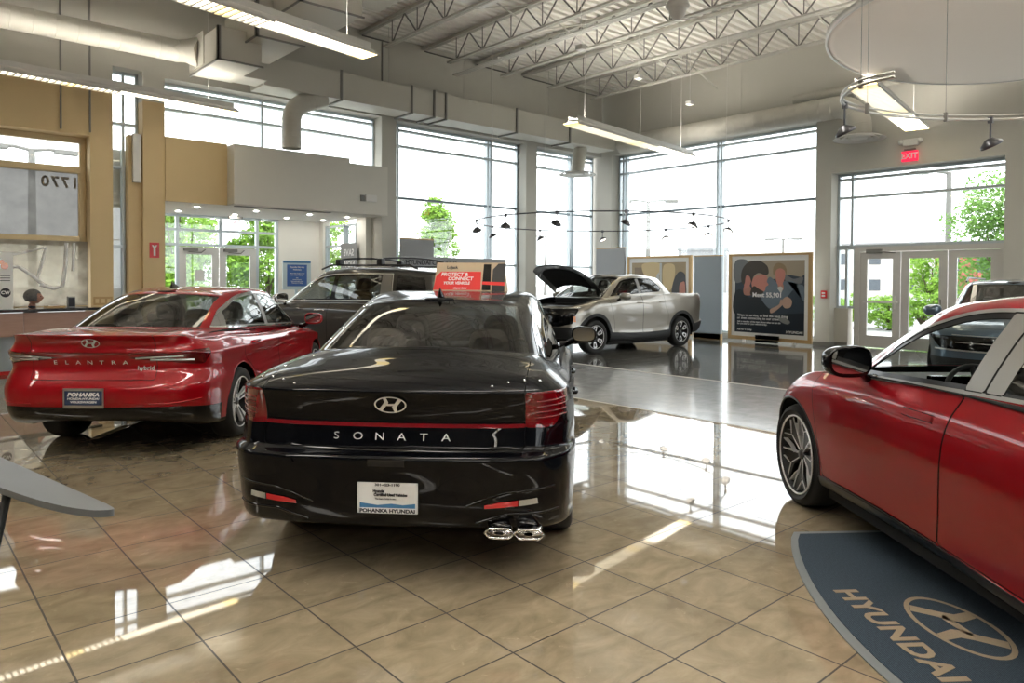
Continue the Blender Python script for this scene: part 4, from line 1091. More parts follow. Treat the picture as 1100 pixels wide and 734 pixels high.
def suv(kind):
    k = 1.07 if kind == 'graphite' else 1.0
    if kind == 'graphite': L, w, h = 4.98 * k, .985 * k, 1.80
    else: L, w, h = 4.55, .93, 1.64
    S = h / 1.75; X = L / 4.98; wq = w / .985
    g = keyf([(0, .96), (.5 * X, .985), (1.1 * X, 1.), (2.6 * X, .99), (4.0 * X, 1.), (4.5 * X, .97), (4.98 * X, .89)])
    def lo(xr, ww, zr, zs, zf, xf, c): return (xr * X, ww * wq, (zr[0] * S, zr[1] * S), [(a * X, b * S) for a, b in zs], zf * S, xf * X, c)
    lows = [
        lo(.22, .85, (.44, .34), [(.9, .26), (4.1, .26)], .28, 4.84, False),
        lo(.10, .94, (.40, .33), [(.9, .25), (4.1, .25)], .26, 4.88, False),
        lo(.02, .97, (.50, .45), [(.9, .36), (4.1, .36)], .40, 4.95, False),
        lo(.00, .975, (.60, .56), [(.9, .46), (4.1, .46)], .52, 4.98, True),
        lo(.05, .965, (.64, .60), [(.9, .52), (4.1, .52)], .60, 4.98, False),
        lo(.07, .975, (.80, .80), [(.9, .74), (4.1, .72)], .74, 4.96, False),
        lo(.08, .980, (.95, .95), [(.9, .90), (2.6, .90), (4.1, .88)], .86, 4.93, False),
        lo(.09, .960, (1.07, 1.06), [(.9, 1.04), (2.6, 1.03), (4.1, 1.0)], .95, 4.88, False),
        lo(.10, .925, (1.13, 1.13), [(.9, 1.12), (2.6, 1.10), (4.1, 1.04)], 1.0, 4.80, False),
    ]
    tr = lambda *a: top_ring(a[0] * X, a[1] * X, a[2] * wq, a[3] * X, a[4] * X, a[5] * wq, [(p * X, q * wq) for p, q in a[6]], a[7] * S, a[8] * S, [(p * X, q * S) for p, q in a[9]])
    base = tr(.13, .28, .80, 3.95, 3.60, .80, [(.3, .82), (1.0, .87), (2.4, .875), (3., .865), (3.6, .82)], 1.15, 1.13, [(.2, 1.16), (1., 1.155), (2.4, 1.14), (3., 1.13), (3.6, 1.11)])
    roof = tr(.34, .50, .62, 3.00, 2.80, .64, [(.5, .63), (1.5, .69), (2.8, .68)], 1.66, 1.67, [(.5, 1.63), (1.2, 1.68), (2., 1.70), (2.8, 1.66)])
    rows, vE = mk_rows(L, w, g, lows, base, roof, [(.34 * X, 1.66 * S), (.8 * X, 1.72 * S), (1.6 * X, 1.75 * S), (2.2 * X, 1.75 * S), (2.7 * X, 1.72 * S), (3.0 * X, 1.67 * S)])
    rw, ws = glass_fns(vE, 3.7)
    D = lambda pts: smooth_poly([(p[0] * X, p[1] * S) + tuple(p[2:]) for p in pts], 6)
    dlo = D([(.42, 1.22, 1), (1.4, 1.195), (2.6, 1.175), (3.60, 1.145, 1), (3.40, 1.28), (3.05, 1.48), (2.80, 1.575), (2.3, 1.62), (1.2, 1.62), (.60, 1.585, 1)])
    dl2 = D([(1.10, 1.20, 1), (2.6, 1.165), (3.60, 1.14, 1), (3.40, 1.28), (3.05, 1.485), (2.80, 1.58), (2.3, 1.63), (1.2, 1.63, 1)])
    ins, gz = dlo_fns(dlo); ins2, _ = dlo_fns(dl2)
    bp = vband(2.42 * X, .0, .05, 1.3); cp = vband(1.22 * X, .14, .16, 1.3)
    xr, xf, za, Ra = 1.10 * X, 4.02 * X, .37, .44
    paint = kind
    cl = lambda A: np.maximum(np.minimum(np.hypot(A[:, 0] - xr, A[:, 2] - za), np.hypot(A[:, 0] - xf, A[:, 2] - za)) - Ra - .05, np.maximum(.6 - A[:, 1], (A[:, 7] - 7.2) * .1))
    lowc = lambda A: (A[:, 7] - 3.05) * .1
    doorF = [(2.44 * X, .3), (2.44 * X, 2.), (3.3 * X, 2.), (3.66 * X, 1.15 * S), (3.55 * X, .6), (3.52 * X, .3)]
    doorR = [(2.43 * X, .3), (2.43 * X, 2.), (1.2 * X, 2.), (1.2 * X, 1.1 * S), (1.40 * X, .9 * S), (1.66 * X, .7), (1.66 * X, .3)]
    tail = lambda A: np.maximum(np.maximum(poly_sd(XZ(A), [(-.1, .80 * S), (.18, .82 * S), (.25, 1.12 * S), (-.1, 1.14 * S)]), .70 * wq - A[:, 1]), -1)
    grille = lambda A: np.maximum(poly_sd(YZ(A), [(-.2, .66 * S), (-.2, .86 * S), (.93 * wq, .86 * S), (.70 * wq, .66 * S)]), 4.4 * X - A[:, 0])
    cfg = dict(L=L, w=w, xr=xr, xf=xf, za=za, Ra=Ra, Rw=.37, tw=.245, vE=7.5, rows=rows, paint=paint, wheel=WH['twin5'], step=.028, lipmat='black_plastic', cuts=[
        dict(name='rear_window', fn=rw, mat='glass_black', gap=.002, open=1),
        dict(name='windscreen', fn=ws, mat='glass_dark' if kind != 'graphite' else 'glass_mid', gap=.004, open=1),
        dict(name='front_side_window', fn=gz(lambda A: np.maximum(ins2(.045)(A), np.maximum(-bp(A), 2.42 * X - A[:, 0]))), mat='glass_mid', sides='LR', gap=.002, open=1),
        dict(name='rear_side_window', fn=gz(lambda A: np.maximum(ins2(.045)(A), np.maximum(-bp(A), np.maximum(A[:, 0] - 2.42 * X, -cp(A))))), mat='glass_dark', sides='LR', gap=.002, open=1),
        dict(name='quarter_window', fn=gz(lambda A: np.maximum(ins(.02)(A), A[:, 0] - (1.06 * X + (A[:, 2] - 1.3) * .14))), mat='glass_black', sides='LR', gap=.002, open=1),
        dict(name='roof_pillar', fn=gz(lambda A: np.maximum(ins2(.03)(A), cp(A))), mat='satin_grey' if kind == 'graphite' else 'gloss_black', sides='LR', gap=.0),
        dict(name='window_pillar', fn=gz(ins2(.02)), mat='gloss_black', sides='LR', gap=.0),
        dict(name='window_trim', fn=gz(ins2(.0)), mat='satin_chrome', sides='LR', gap=.0, off=.003),
        dict(name='tail_light', fn=tail, mat='tail_dark', sides='LR', gap=.004),
        dict(name='radiator_grille', fn=grille, mat='gloss_black', gap=.004),
        dict(name='arch_cladding', fn=cl, mat='black_plastic', sides='LR', gap=.003),
        dict(name='lower_cladding', fn=lowc, mat='black_plastic', gap=.003),
        dict(name='bonnet', fn=fpoly(XY, [(3.62 * X, -.2), (3.62 * X, .80 * wq), (4.5 * X, .78 * wq), (4.78 * X, .5 * wq), (4.84 * X, -.2)], vmin=vE - .9, vmax=vE + 1.95), mat=paint, gap=.006),
        dict(name='front_door', fn=arch_out(fside(doorF, vmin=3.1, vmax=vE + 1.9), xf, za, Ra + .06), mat=paint, sides='LR', gap=.006),
        dict(name='rear_door', fn=arch_out(fside(doorR, vmin=3.1, vmax=vE + 1.9), xr, za, Ra + .06), mat=paint, sides='LR', gap=.006),
    ])
    if kind == 'graphite': nm, lb, ps = 'grey_suv_car', 'dark grey SUV with crossbars on its roof, parked behind the two saloons', PAL
    else: nm, lb, ps = 'blue_grey_suv_car', 'blue grey SUV facing the camera beyond the right-hand red car', FAR
    car, sf = build_car(nm, lb, 'SUV', ps[0], ps[1], cfg)
    for s in (1, -1):
        mirror_part(car, (3.42 * X, s * (w + .10), 1.21 * S), s, M[paint if kind != 'graphite' else 'chrome'], (.13, .13, .19))
        for x in (2.62 * X, 1.55 * X): handle(car, sf, x, 1.02 * S, s, M['chrome'] if kind == 'graphite' else M[paint], .24)
        rr = MB(); rr.tube([(.75 * X, s * .70 * wq, 1.70 * S), (.9 * X, s * .70 * wq, 1.755 * S), (2.6 * X, s * .70 * wq, 1.77 * S), (2.85 * X, s * .69 * wq, 1.70 * S)], .016, 8); rr.build('roof_rail', M['satin_black'], car)
        v, f = flat_poly([(.50 * wq, .87 * S), (.86 * wq, .87 * S), (.88 * wq, .93 * S), (.52 * wq, .91 * S)], s)
        sticker(sf, v, f, frame_M((0, 0, 0), (0, 1, 0), (0, 0, 1)), (-1, 0, 0), 'running_lamp', M['lamp_clear'], car, .006)
        v, f = flat_poly([(.60 * wq, .66 * S), (.86 * wq, .68 * S), (.88 * wq, .80 * S), (.60 * wq, .79 * S)], s)
        sticker(sf, v, f, frame_M((0, 0, 0), (0, 1, 0), (0, 0, 1)), (-1, 0, 0), 'headlight', M['lamp_clear'], car, .008)
    if kind == 'graphite':
        for x in (2.42, 1.50):
            b = MB(); pts = [(x * X, s * .70 * wq, (1.86 + .035 * (1 - s * s)) * S) for s in np.linspace(-.92, .92, 13)]
            b.tube(pts, .017, 8)
            for s in (1, -1): b.bbox(x * X - .06, x * X + .06, s * .70 * wq - .05, s * .70 * wq + .05, 1.755 * S, 1.87 * S, .025)
            b.build('roof_crossbar', M['satin_black'], car)
    else:
        for z, y1 in ((.64, .80), (.87, .55), (.76, .5)):
            ribbon_tube(sf, [(9, y * wq, (z + .02 * abs(y)) * S) for y in np.linspace(-y1, y1, 15)], (-1, 0, 0), .012 if z < .7 else .006, 'grille_bar', M['satin_chrome'], car, .004, start=6.)
        v, f = emblem_geo(.17, .09, .004, .1); sticker(sf, v, f, frame_M((0, 0, .80 * S), (0, 1, 0), (0, 0, 1)), (-1, 0, 0), 'badge', M['badge'], car, .01)
    cabin(car, dict(x0=.4, x1=3.9 * X, y=.66, z0=.42, zb=1.1, shelf=(.4, .9, 1.05 * S), rear=(1.55 * X, .84 * S, .62), front=(2.5 * X, .78 * S, .68), dash=(3.15 * X, 1.12 * S), w=.60), M['seat_beige'] if kind == 'graphite' else M['seat_dark'])
    return car
ELA = ((1.345, 6.973, 0), R_(49.6))
RED = ((3.010, -1.153, 0), R_(50.))
SAN = ((15.648, 11.213, 0), R_(178.9))
PAL = ((7.34, 8.95, 0), R_(104.))
FAR = ((16.1, 3.62, 0), R_(187.))
# ------------------------------------------------------------------ the showroom
YA, XB, RC = 15.4, 17.49, .35           # faces of the two glazed walls, depth of the window reveals
TILE = .479; TU, TV = 1.8031 * .479, 9.719 * .479
def mats_room():
    M['wall'] = noisy('wall_paint', (.52, .505, .455), (.55, .535, .48), 3., .85)
    M['wall_warm_lit'] = noisy('warm_lit_wall_paint', (.66, .51, .29), (.70, .54, .31), 3., .8)  # wall colour with the warm local light painted into it
    M['wall_dim'] = pbr('dim_wall_paint', (.10, .095, .085), .8)
    M['wall_light'] = noisy('light_wall_paint', (.66, .64, .58), (.69, .67, .61), 3., .8)
    M['soffit'] = noisy('soffit_paint', (.78, .76, .70), (.82, .80, .74), 3., .85)
    M['deck'] = noisy('deck_metal', (.76, .74, .68), (.84, .82, .76), 2., .6)
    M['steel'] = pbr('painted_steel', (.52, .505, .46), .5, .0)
    M['steel_dark'] = pbr('dark_steel', (.20, .195, .18), .55)  # plain dark steel for web bars, closers and posts
    M['alu'] = pbr('window_aluminium', (.52, .58, .61), .35, .3)
    M['alu_dark'] = pbr('window_aluminium_dark', (.13, .165, .185), .35, .4)
    M['gold_alu'] = pbr('bronze_aluminium', (.52, .40, .22), .4, .35)
    M['door_alu'] = pbr('door_aluminium', (.62, .61, .58), .4, .15)
    M['duct'] = noisy('duct_sheet', (.50, .485, .43), (.56, .54, .48), 1.2, .5)
    M['duct_flange'] = pbr('duct_flange', (.20, .195, .18), .5)
    M['pane'] = glassy('window_pane', (.93, .95, .95), 1.45)
    M['film'] = glassy_film('window_film', (.24, .24, .235), (.62, .62, .60), .14, .30)
    M['film_clear'] = glassy_film('streaked_glass', (.45, .43, .38), (.62, .58, .52), .25, .75)
    M['cloud'] = pbr('acoustic_panel', (.93, .86, .78), .85)
    M['lamp_case'] = pbr('lamp_casing', (.62, .61, .58), .4, .2)
    M['lamp_on'] = pbr('lamp_diffuser', (.9, .9, .85), .4, emit=(1, .90, .70), emit_s=3.4)
    M['lamp_on_fill'] = pbr('lamp_diffuser_fill', (.9, .9, .85), .4, emit=(1, .95, .87), emit_s=20.)
    M['lamp_up'] = pbr('lamp_uplight', (.9, .9, .85), .4, emit=(1, .94, .84), emit_s=22.)
    M['lamp_up_fill'] = pbr('lamp_uplight_fill', (.9, .9, .85), .4, emit=(1, .96, .89), emit_s=30.)
    M['lamp_recess'] = pbr('recessed_lens', (.9, .9, .85), .4, emit=(1, .95, .86), emit_s=130.)
    M['lamp_warm'] = pbr('lamp_diffuser_warm', (.9, .8, .5), .4, emit=(1, .78, .36), emit_s=4.)
    M['red_sign'] = pbr('exit_red', (.80, .015, .06), .4, emit=(1, .02, .08), emit_s=.6)
    M['white_plastic'] = pbr('white_plastic', (.72, .71, .68), .4)
    M['red_plastic'] = pbr('red_plastic', (.60, .015, .02), .35)
    M['gold_frame'] = pbr('poster_frame_gold', (.50, .33, .15), .45, .2)
    M['panel_grey'] = pbr('grey_panel', (.27, .275, .28), .5)
    M['panel_blue'] = pbr('blue_grey_panel', (.30, .35, .39), .45)
    M['wood_warm'] = noisy('counter_wood', (.46, .30, .25), (.36, .22, .18), 6., .5, stretch=(1, 1, 8))
    M['counter_black'] = pbr('counter_top_black', (.02, .02, .022), .15, coat=.5)
    M['poster_white'] = pbr('poster_white', (.75, .75, .73), .4)
    M['asphalt'] = noisy('asphalt', (.30, .30, .30), (.36, .36, .35), 2., .9)
    M['concrete'] = noisy('concrete', (.52, .50, .46), (.58, .56, .52), 3., .9)
    M['leaf_bright'] = leafy('leaf_bright', (.13, .30, .02), (.30, .50, .05))
    M['leaf_mid'] = leafy('leaf_mid', (.08, .20, .03), (.20, .38, .06))
    M['bark'] = pbr('bark', (.12, .09, .06), .9)
    M['skin'] = pbr('skin', (.42, .21, .15), .5); M['hair'] = noisy('hair', (.03, .032, .036), (.22, .22, .22), 26., .6)
    M['navy_cloth'] = pbr('navy_cloth', (.02, .03, .055), .8)
    M['pale_brick'] = pbr('pale_render', (.62, .58, .54), .85); M['red_render'] = pbr('red_render', (.45, .12, .11), .85)
    M['window_dark'] = pbr('far_window', (.10, .12, .14), .3)
def leafy(name, a, b):
    m = noisy(name, a, b, 1.3, .75, 3.)
    return m
def glassy_film(name, tint, diff, lo=.35, hi=.75):
    m, nt, out = _nt(name)
    t = nt.nodes.new('ShaderNodeBsdfTransparent'); t.inputs[0].default_value = (*tint, 1)
    d = nt.nodes.new('ShaderNodeBsdfTranslucent'); d.inputs[0].default_value = (*[c for c in diff], 1)
    tc = nt.nodes.new('ShaderNodeTexCoord'); n = nt.nodes.new('ShaderNodeTexNoise'); n.inputs['Scale'].default_value = 3.; n.inputs['Detail'].default_value = 6
    nt.links.new(tc.outputs['Object'], n.inputs['Vector'])
    mr = nt.nodes.new('ShaderNodeMapRange'); mr.inputs[1].default_value = .3; mr.inputs[2].default_value = .7; mr.inputs[3].default_value = lo; mr.inputs[4].default_value = hi
    nt.links.new(n.outputs[0], mr.inputs[0])
    mx = nt.nodes.new('ShaderNodeMixShader'); nt.links.new(mr.outputs[0], mx.inputs[0])
    nt.links.new(t.outputs[0], mx.inputs[1]); nt.links.new(d.outputs[0], mx.inputs[2]); nt.links.new(mx.outputs[0], out.inputs[0])
    return m
def tile_mat(name, c1, c2, grout, bw, bh, ox, oy, rough, ior, mortar=.004, offset=0., bump=.02, coat=0., rot=0., wav=.012):
    m = pbr(name, c1, rough, ior=ior); nt = m.node_tree; N = nt.nodes; Lk = nt.links
    b = [n for n in N if n.type == 'BSDF_PRINCIPLED'][0]
    b.inputs['Specular IOR Level'].default_value = .5; b.inputs['Coat Weight'].default_value = coat; b.inputs['Coat Roughness'].default_value = .02; b.inputs['Coat IOR'].default_value = 1.6
    tc = N.new('ShaderNodeTexCoord'); mp = N.new('ShaderNodeMapping'); mp.inputs['Location'].default_value = (ox, oy, 0); mp.inputs['Rotation'].default_value = (0, 0, rot)
    Lk.new(tc.outputs['Object'], mp.inputs[0])
    br = N.new('ShaderNodeTexBrick'); br.offset = offset; br.inputs['Scale'].default_value = 1.; br.inputs['Mortar Size'].default_value = mortar; br.inputs['Mortar Smooth'].default_value = .1
    br.inputs['Brick Width'].default_value = bw; br.inputs['Row Height'].default_value = bh; br.inputs['Bias'].default_value = 0.
    br.inputs['Color1'].default_value = (.42, .42, .42, 1); br.inputs['Color2'].default_value = (.62, .62, .62, 1); br.inputs['Mortar'].default_value = (0, 0, 0, 1)
    Lk.new(mp.outputs[0], br.inputs[0])
    n1 = N.new('ShaderNodeTexNoise'); n1.inputs['Scale'].default_value = 3.0; n1.inputs['Detail'].default_value = 8; n1.inputs['Distortion'].default_value = .6; n1.inputs['Roughness'].default_value = .62
    mp2 = N.new('ShaderNodeMapping'); mp2.inputs['Scale'].default_value = (1.4, 2.2, 1); mp2.inputs['Rotation'].default_value = (0, 0, .25); Lk.new(tc.outputs['Object'], mp2.inputs[0]); Lk.new(mp2.outputs[0], n1.inputs[0])
    sh = N.new('ShaderNodeMapRange'); sh.inputs[1].default_value = .34; sh.inputs[2].default_value = .70; Lk.new(n1.outputs[0], sh.inputs[0])
    mx = N.new('ShaderNodeMix'); mx.data_type = 'RGBA'; mx.inputs[6].default_value = (*c1, 1); mx.inputs[7].default_value = (*c2, 1); Lk.new(sh.outputs[0], mx.inputs[0])
    # each tile a little lighter or darker than the next
    tv = N.new('ShaderNodeMapRange'); tv.inputs[1].default_value = .42; tv.inputs[2].default_value = .62; tv.inputs[3].default_value = .93; tv.inputs[4].default_value = 1.07; Lk.new(br.outputs['Color'], tv.inputs[0])
    mu = N.new('ShaderNodeMix'); mu.data_type = 'RGBA'; mu.blend_type = 'MULTIPLY'; mu.inputs[0].default_value = 1.; Lk.new(mx.outputs[2], mu.inputs[6]); Lk.new(tv.outputs[0], mu.inputs[7])
    # pale scuffs
    n2 = N.new('ShaderNodeTexNoise'); n2.inputs['Scale'].default_value = 7.; n2.inputs['Detail'].default_value = 12; n2.inputs['Roughness'].default_value = .75; n2.inputs['Distortion'].default_value = 1.5; Lk.new(tc.outputs['Object'], n2.inputs[0])
    s2 = N.new('ShaderNodeMapRange'); s2.inputs[1].default_value = .60; s2.inputs[2].default_value = .78; s2.inputs[3].default_value = 0; s2.inputs[4].default_value = .42; Lk.new(n2.outputs[0], s2.inputs[0])
    m3 = N.new('ShaderNodeMix'); m3.data_type = 'RGBA'; m3.inputs[7].default_value = (*[min(1, c * 2.0 + .05) for c in c2], 1); Lk.new(s2.outputs[0], m3.inputs[0]); Lk.new(mu.outputs[2], m3.inputs[6])
    m4 = N.new('ShaderNodeMix'); m4.data_type = 'RGBA'; m4.inputs[7].default_value = (*grout, 1); Lk.new(br.outputs['Fac'], m4.inputs[0]); Lk.new(m3.outputs[2], m4.inputs[6])
    Lk.new(m4.outputs[2], b.inputs['Base Color'])
    rr = N.new('ShaderNodeMapRange'); rr.inputs[3].default_value = rough; rr.inputs[4].default_value = .75; Lk.new(br.outputs['Fac'], rr.inputs[0]); Lk.new(rr.outputs[0], b.inputs['Roughness'])
    n3 = N.new('ShaderNodeTexNoise'); n3.inputs['Scale'].default_value = 1.1; n3.inputs['Detail'].default_value = 2; Lk.new(tc.outputs['Object'], n3.inputs[0])
    bp = N.new('ShaderNodeBump'); bp.inputs['Strength'].default_value = 1.; bp.inputs['Distance'].default_value = wav; Lk.new(n3.outputs[0], bp.inputs['Height'])
    Lk.new(bp.outputs[0], b.inputs['Normal'])
    if coat: Lk.new(bp.outputs[0], b.inputs['Coat Normal'])
    return m
def window(name, ax, c, a0, a1, z0, z1, mulls, trans, label, fd=.10, fw=.055, mat='alu', pane='pane', double=(), glass_z=0):
    """glazed opening in a wall; ax 'x': runs along X at y=c, ax 'y': runs along Y at x=c"""
    root = empty(name); struct(root, label, 'window')
    def bx(mb, p0, p1, q0, q1, r0, r1):
        mb.box(p0, p1, q0, q1, r0, r1) if ax == 'x' else mb.box(q0, q1, p0, p1, r0, r1)
    fr = MB()
    bx(fr, a0, a1, c, c + fd, z1 - fw, z1); bx(fr, a0, a1, c, c + fd, z0, z0 + fw)
    bx(fr, a0, a0 + fw, c, c + fd, z0 + fw, z1 - fw); bx(fr, a1 - fw, a1, c, c + fd, z0 + fw, z1 - fw)
    fr.build('window_frame', M[mat], root)
    for m in mulls:
        mb = MB()
        if m in double: bx(mb, m - .09, m - .035, c - .02, c + fd + .02, z0, z1); bx(mb, m + .035, m + .09, c - .02, c + fd + .02, z0, z1)
        else: bx(mb, m - fw / 2, m + fw / 2, c - .02, c + fd + .02, z0, z1)
        mb.build('mullion', M[mat], root)
    for t in trans:
        mb = MB(); bx(mb, a0 + fw, a1 - fw, c - .015, c + fd + .015, t - fw / 2, t + fw / 2); mb.build('transom', M['alu_dark'] if abs(t - 3.66) < .03 and mat == 'alu' else M[mat], root)
    g = MB(); cc = c + fd / 2; e = .006
    cols = [a0 + fw] + sorted(mulls) + [a1 - fw]
    for k in range(len(cols) - 1): bx(g, cols[k] + (.02 if k else 0), cols[k + 1] - (.02 if k < len(cols) - 2 else 0), cc, cc + e, (max(z0 + fw, glass_z) if glass_z else z0 + fw), z1 - fw)
    g.build('window_glass', M[pane], root)
    return root
def build_room():
    mats_room()
    # ---- floors
    fx1, fx2 = 7.03, 9.95
    M['floor_tan'] = tile_mat('tan_stone_tile', (.24, .192, .125), (.365, .302, .208), (.03, .022, .014), TILE, TILE, TU, -TV, .03, 1.62, .0045, 0., coat=.35, wav=.0007)
    M['floor_plank'] = tile_mat('grey_plank_tile', (.30, .31, .32), (.42, .43, .43), (.14, .14, .14), .62, .155, 0, 0, .14, 1.6, .004, .5, rot=PI / 2, wav=.001)
    M['floor_grey'] = tile_mat('grey_stone_tile', (.10, .10, .098), (.19, .185, .17), (.05, .05, .05), .62, .31, 0, 0, .10, 1.62, .003, .5, coat=.2, wav=.002)
    def fl(name, mat, x0, x1, y0, y1):
        m = MB(); m.box(x0, x1, y0, y1, -.12, 0); o = m.build(name, mat); struct(o, None, None); return o
    struct(fl('floor', M['floor_tan'], -7, fx1, -9, 15.95), 'glossy tan stone tile floor under the three near cars', 'floor')
    struct(fl('floor', M['floor_plank'], fx1, fx2, -9, 15.95), 'pale grey plank-tile strip crossing the showroom floor', 'floor')
    struct(fl('floor', M['floor_grey'], fx2, 18.1, -9, 15.95), 'dark grey tile floor under the pickup truck', 'floor')
    struct(fl('floor', M['floor_grey'], 3.6, 10., 15.95, 18.3), 'grey tile floor inside the entrance lobby', 'floor')
    st = MB(); st.box(fx1 - .02, fx1 + .02, -9, 15.9, -.01, .002); st.box(fx2 - .04, fx2 + .04, -9, 15.9, -.01, .002)
    struct(st.build('trim_1', M['concrete']), 'pale threshold strips between the floor finishes', 'floor trim')
    H_ = 7.55
    # ---- wall A (far left, runs along X)
    wa = MB()
    y0, y1 = YA, YA + RC + .15
    wa.box(-7, 3.02, y0, y1, 5.25, H_)                    # over the office glazing
    wa.box(3.02, 3.40, y0, y1, 5.25, H_); wa.box(3.40, 3.93, y0, y1, 5.62, H_)
    wa.box(3.93, 4.33, y0, y1, 5.05, H_)
    wa.box(4.33, 9.30, y0, y1, 5.56, H_)
    wa.box(9.30, 9.72, y0, y1, 0, H_)
    wa.box(9.72, 14.10, y0, y1, 5.53, H_); wa.box(14.10, 14.52, y0, y1, 0, H_); wa.box(14.52, 17.35, y0, y1, 5.50, H_)
    wa.box(9.72, 14.10, y0 + .2, y1, 0, .12); wa.box(14.52, 17.35, y0 + .2, y1, 0, .12)
    struct(wa.build('wall_back', M['wall']), 'grey painted wall with tall windows behind the SUV', 'wall')
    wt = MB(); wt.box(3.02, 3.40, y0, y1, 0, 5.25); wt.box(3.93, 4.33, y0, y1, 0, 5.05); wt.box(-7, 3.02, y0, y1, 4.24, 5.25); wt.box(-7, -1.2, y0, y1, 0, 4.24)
    struct(wt.build('wall_back', M['wall_warm_lit']), 'lower piers beside the office window, warm light painted in tan', 'wall')  # the tan here is warm light put into the colour
    fn = MB(); fn.box(3.70, 3.93, YA + .12, YA + .34, 0, 4.37); struct(fn.build('wall_return', M['wall_warm_lit']), 'return beside the narrow window, warm light painted in tan', 'wall')
    fn = MB(); fn.box(3.76, 3.90, YA + .02, YA + .115, 3.45, 4.39); struct(fn.build('trim_4', M['poster_white']), 'white vertical board between the warm-lit piers', 'wall trim')
    # shallow pilaster joints on the upper wall
    jn = MB()
    for x in (2.55, 3.02, 9.3): jn.box(x - .015, x + .015, y0 - .025, y0 + .01, 5.66 if x > 4 else 4.3, 7.4)
    struct(jn.build('trim_2', M['duct_flange']), 'thin vertical joints on the upper wall', 'wall trim')
    # ---- wall B (right, runs along Y)
    wb = MB(); x0, x1 = XB, XB + RC + .15
    wb.box(x0, x1, 15.10, 15.9, 0, H_)
    wb.box(x0, x1, 8.47, 15.10, 5.54, H_); wb.box(x0 + .2, x1, 8.47, 15.10, 0, .14)
    wb.box(x0, x1, 8.08, 8.47, 0, H_)
    wb.box(x0 + .0, x1, 4.47, 8.08, 4.22, H_)
    wb.box(x0, x1, 3.95, 4.47, 0, H_); wb.box(x0, x1, -9, 3.95, 4.5, H_); wb.box(x0, x1, .9, 1.3, 0, 4.5); wb.box(x0, x1, -9, -4.0, 0, 4.5); wb.box(x0 + .1, x1, -4., 3.95, 0, .5)
    wb.box(x0 + .25, x1, 7.75, 8.08, 0, .93)
    struct(wb.build('wall_right', M['wall']), 'grey painted wall with tall windows and entrance doors', 'wall')
    bb = MB(); bb.box(x0 - .02, x0, 8.06, 8.49, 0, .10); bb.box(x0, x0 + .25, 8.06, 8.08, 0, .10); bb.box(x0 + .23, x0 + .25, 7.75, 8.06, 0, .10)
    struct(bb.build('baseboard_right', M['duct_flange']), 'dark skirting at the foot of the right-hand pier', 'baseboard')
    # ---- unseen sides
    wc = MB(); wc.box(-7.3, -7, -9, 15.9, 0, H_); wc.box(-7, 18, -9.3, -9, 5.2, H_); wc.box(-7, 3., -9.3, -9, 0, 5.2); wc.box(16.5, 18, -9.3, -9, 0, 5.2); wc.box(3, 16.5, -9.3, -9, 0, .3)
    for x in (7.4, 12.): wc.box(x - .2, x + .2, -9.3, -9, .3, 5.2)
    struct(wc.build('wall_front', M['wall_dim']), 'plain walls on the near side of the showroom', 'wall')
    # ---- windows
    window('window_1', 'x', YA + RC, 3.02 + .0 - 4.2, 3.02, 1.0, 4.24, [], [3.62], 'clear top light and frame of the office window', mat='gold_alu', pane='pane', fw=.11, glass_z=3.68)
    window('window_15', 'x', YA + RC + .01, -1.07, 2.91, 2.34, 3.57, [], [], 'filmed office window pane with reversed house number on its glass', mat='gold_alu', pane='film', fw=.02, fd=.06)
    window('window_16', 'x', YA + RC + .01, -1.07, 2.91, 1.11, 2.20, [], [], 'lower office window pane behind the counter', mat='gold_alu', pane='pane', fw=.02, fd=.06)
    rl = MB(); rl.box(-1.1, 2.93, YA + RC - .02, YA + RC + .10, 2.20, 2.25); rl.box(-1.1, 2.93, YA + RC, YA + RC + .10, 2.25, 2.34); struct(rl.build('trim_3', M['gold_alu']), 'double bronze rail across the office window', 'window trim')
    window('window_2', 'x', YA + RC, 3.40, 3.93, .1, 5.62, [3.66], [5.35, 4.6, 3.75, 2.2], 'narrow tall window between the two tan piers', mat='alu', fw=.05)
    window('window_3', 'x', YA + RC, 4.33, 9.30, 4.1, 5.56, [6.45], [5.42, 5.03], 'long high window above the lobby soffit', mat='alu', fw=.05)
    window('window_4', 'x', YA + RC, 9.72, 14.10, .12, 5.53, [9.98, 13.0], [5.38, 4.98, 3.66, 2.0], 'tall window with a tree behind it', mat='alu', double=(13.0,))
    window('window_5', 'x', YA + RC, 14.52, 17.35, .12, 5.50, [16.35], [5.35, 4.96, 3.64, 2.0], 'tall window between the grey pier and the corner', mat='alu', double=(16.35,))
    window('window_6', 'y', XB + RC, 8.47, 15.10, .14, 5.54, [14.85, 11.42], [5.39, 4.97, 3.68], 'wide tall window behind the posters', mat='alu', double=(14.85, 11.42))
    window('window_7', 'y', XB + RC, 4.47, 8.08, 2.42, 4.22, [7.72], [4.08, 3.63], 'window above the triple entrance doors', mat='alu')
    window('window_8', 'y', XB + RC, 7.62, 8.08, .93, 2.42, [7.84], [], 'narrow side light left of the triple doors', mat='alu')
    window('window_9', 'y', XB + RC, -4., .9, .5, 4.5, [-1.5], [3.4], 'tall window beyond the right edge', mat='alu')
    window('window_10', 'y', XB + RC, 1.3, 3.95, .5, 4.5, [2.6], [3.4], 'tall window just right of the entrance', mat='alu')
    for k, (a, b) in enumerate(((3., 7.2), (7.6, 11.8), (12.2, 16.5))):
        window('window_%d' % (11 + k), 'x', -9.2, a, b, .3, 5.2, [(a + b) / 2], [3.5], 'tall window on the near side, bay %s' % ('one', 'two', 'three')[k], mat='alu')
    # triple doors
    d = empty('door_2'); struct(d, 'three grey aluminium entrance doors in the right-hand wall', 'door')
    fr = MB(); X = XB + RC
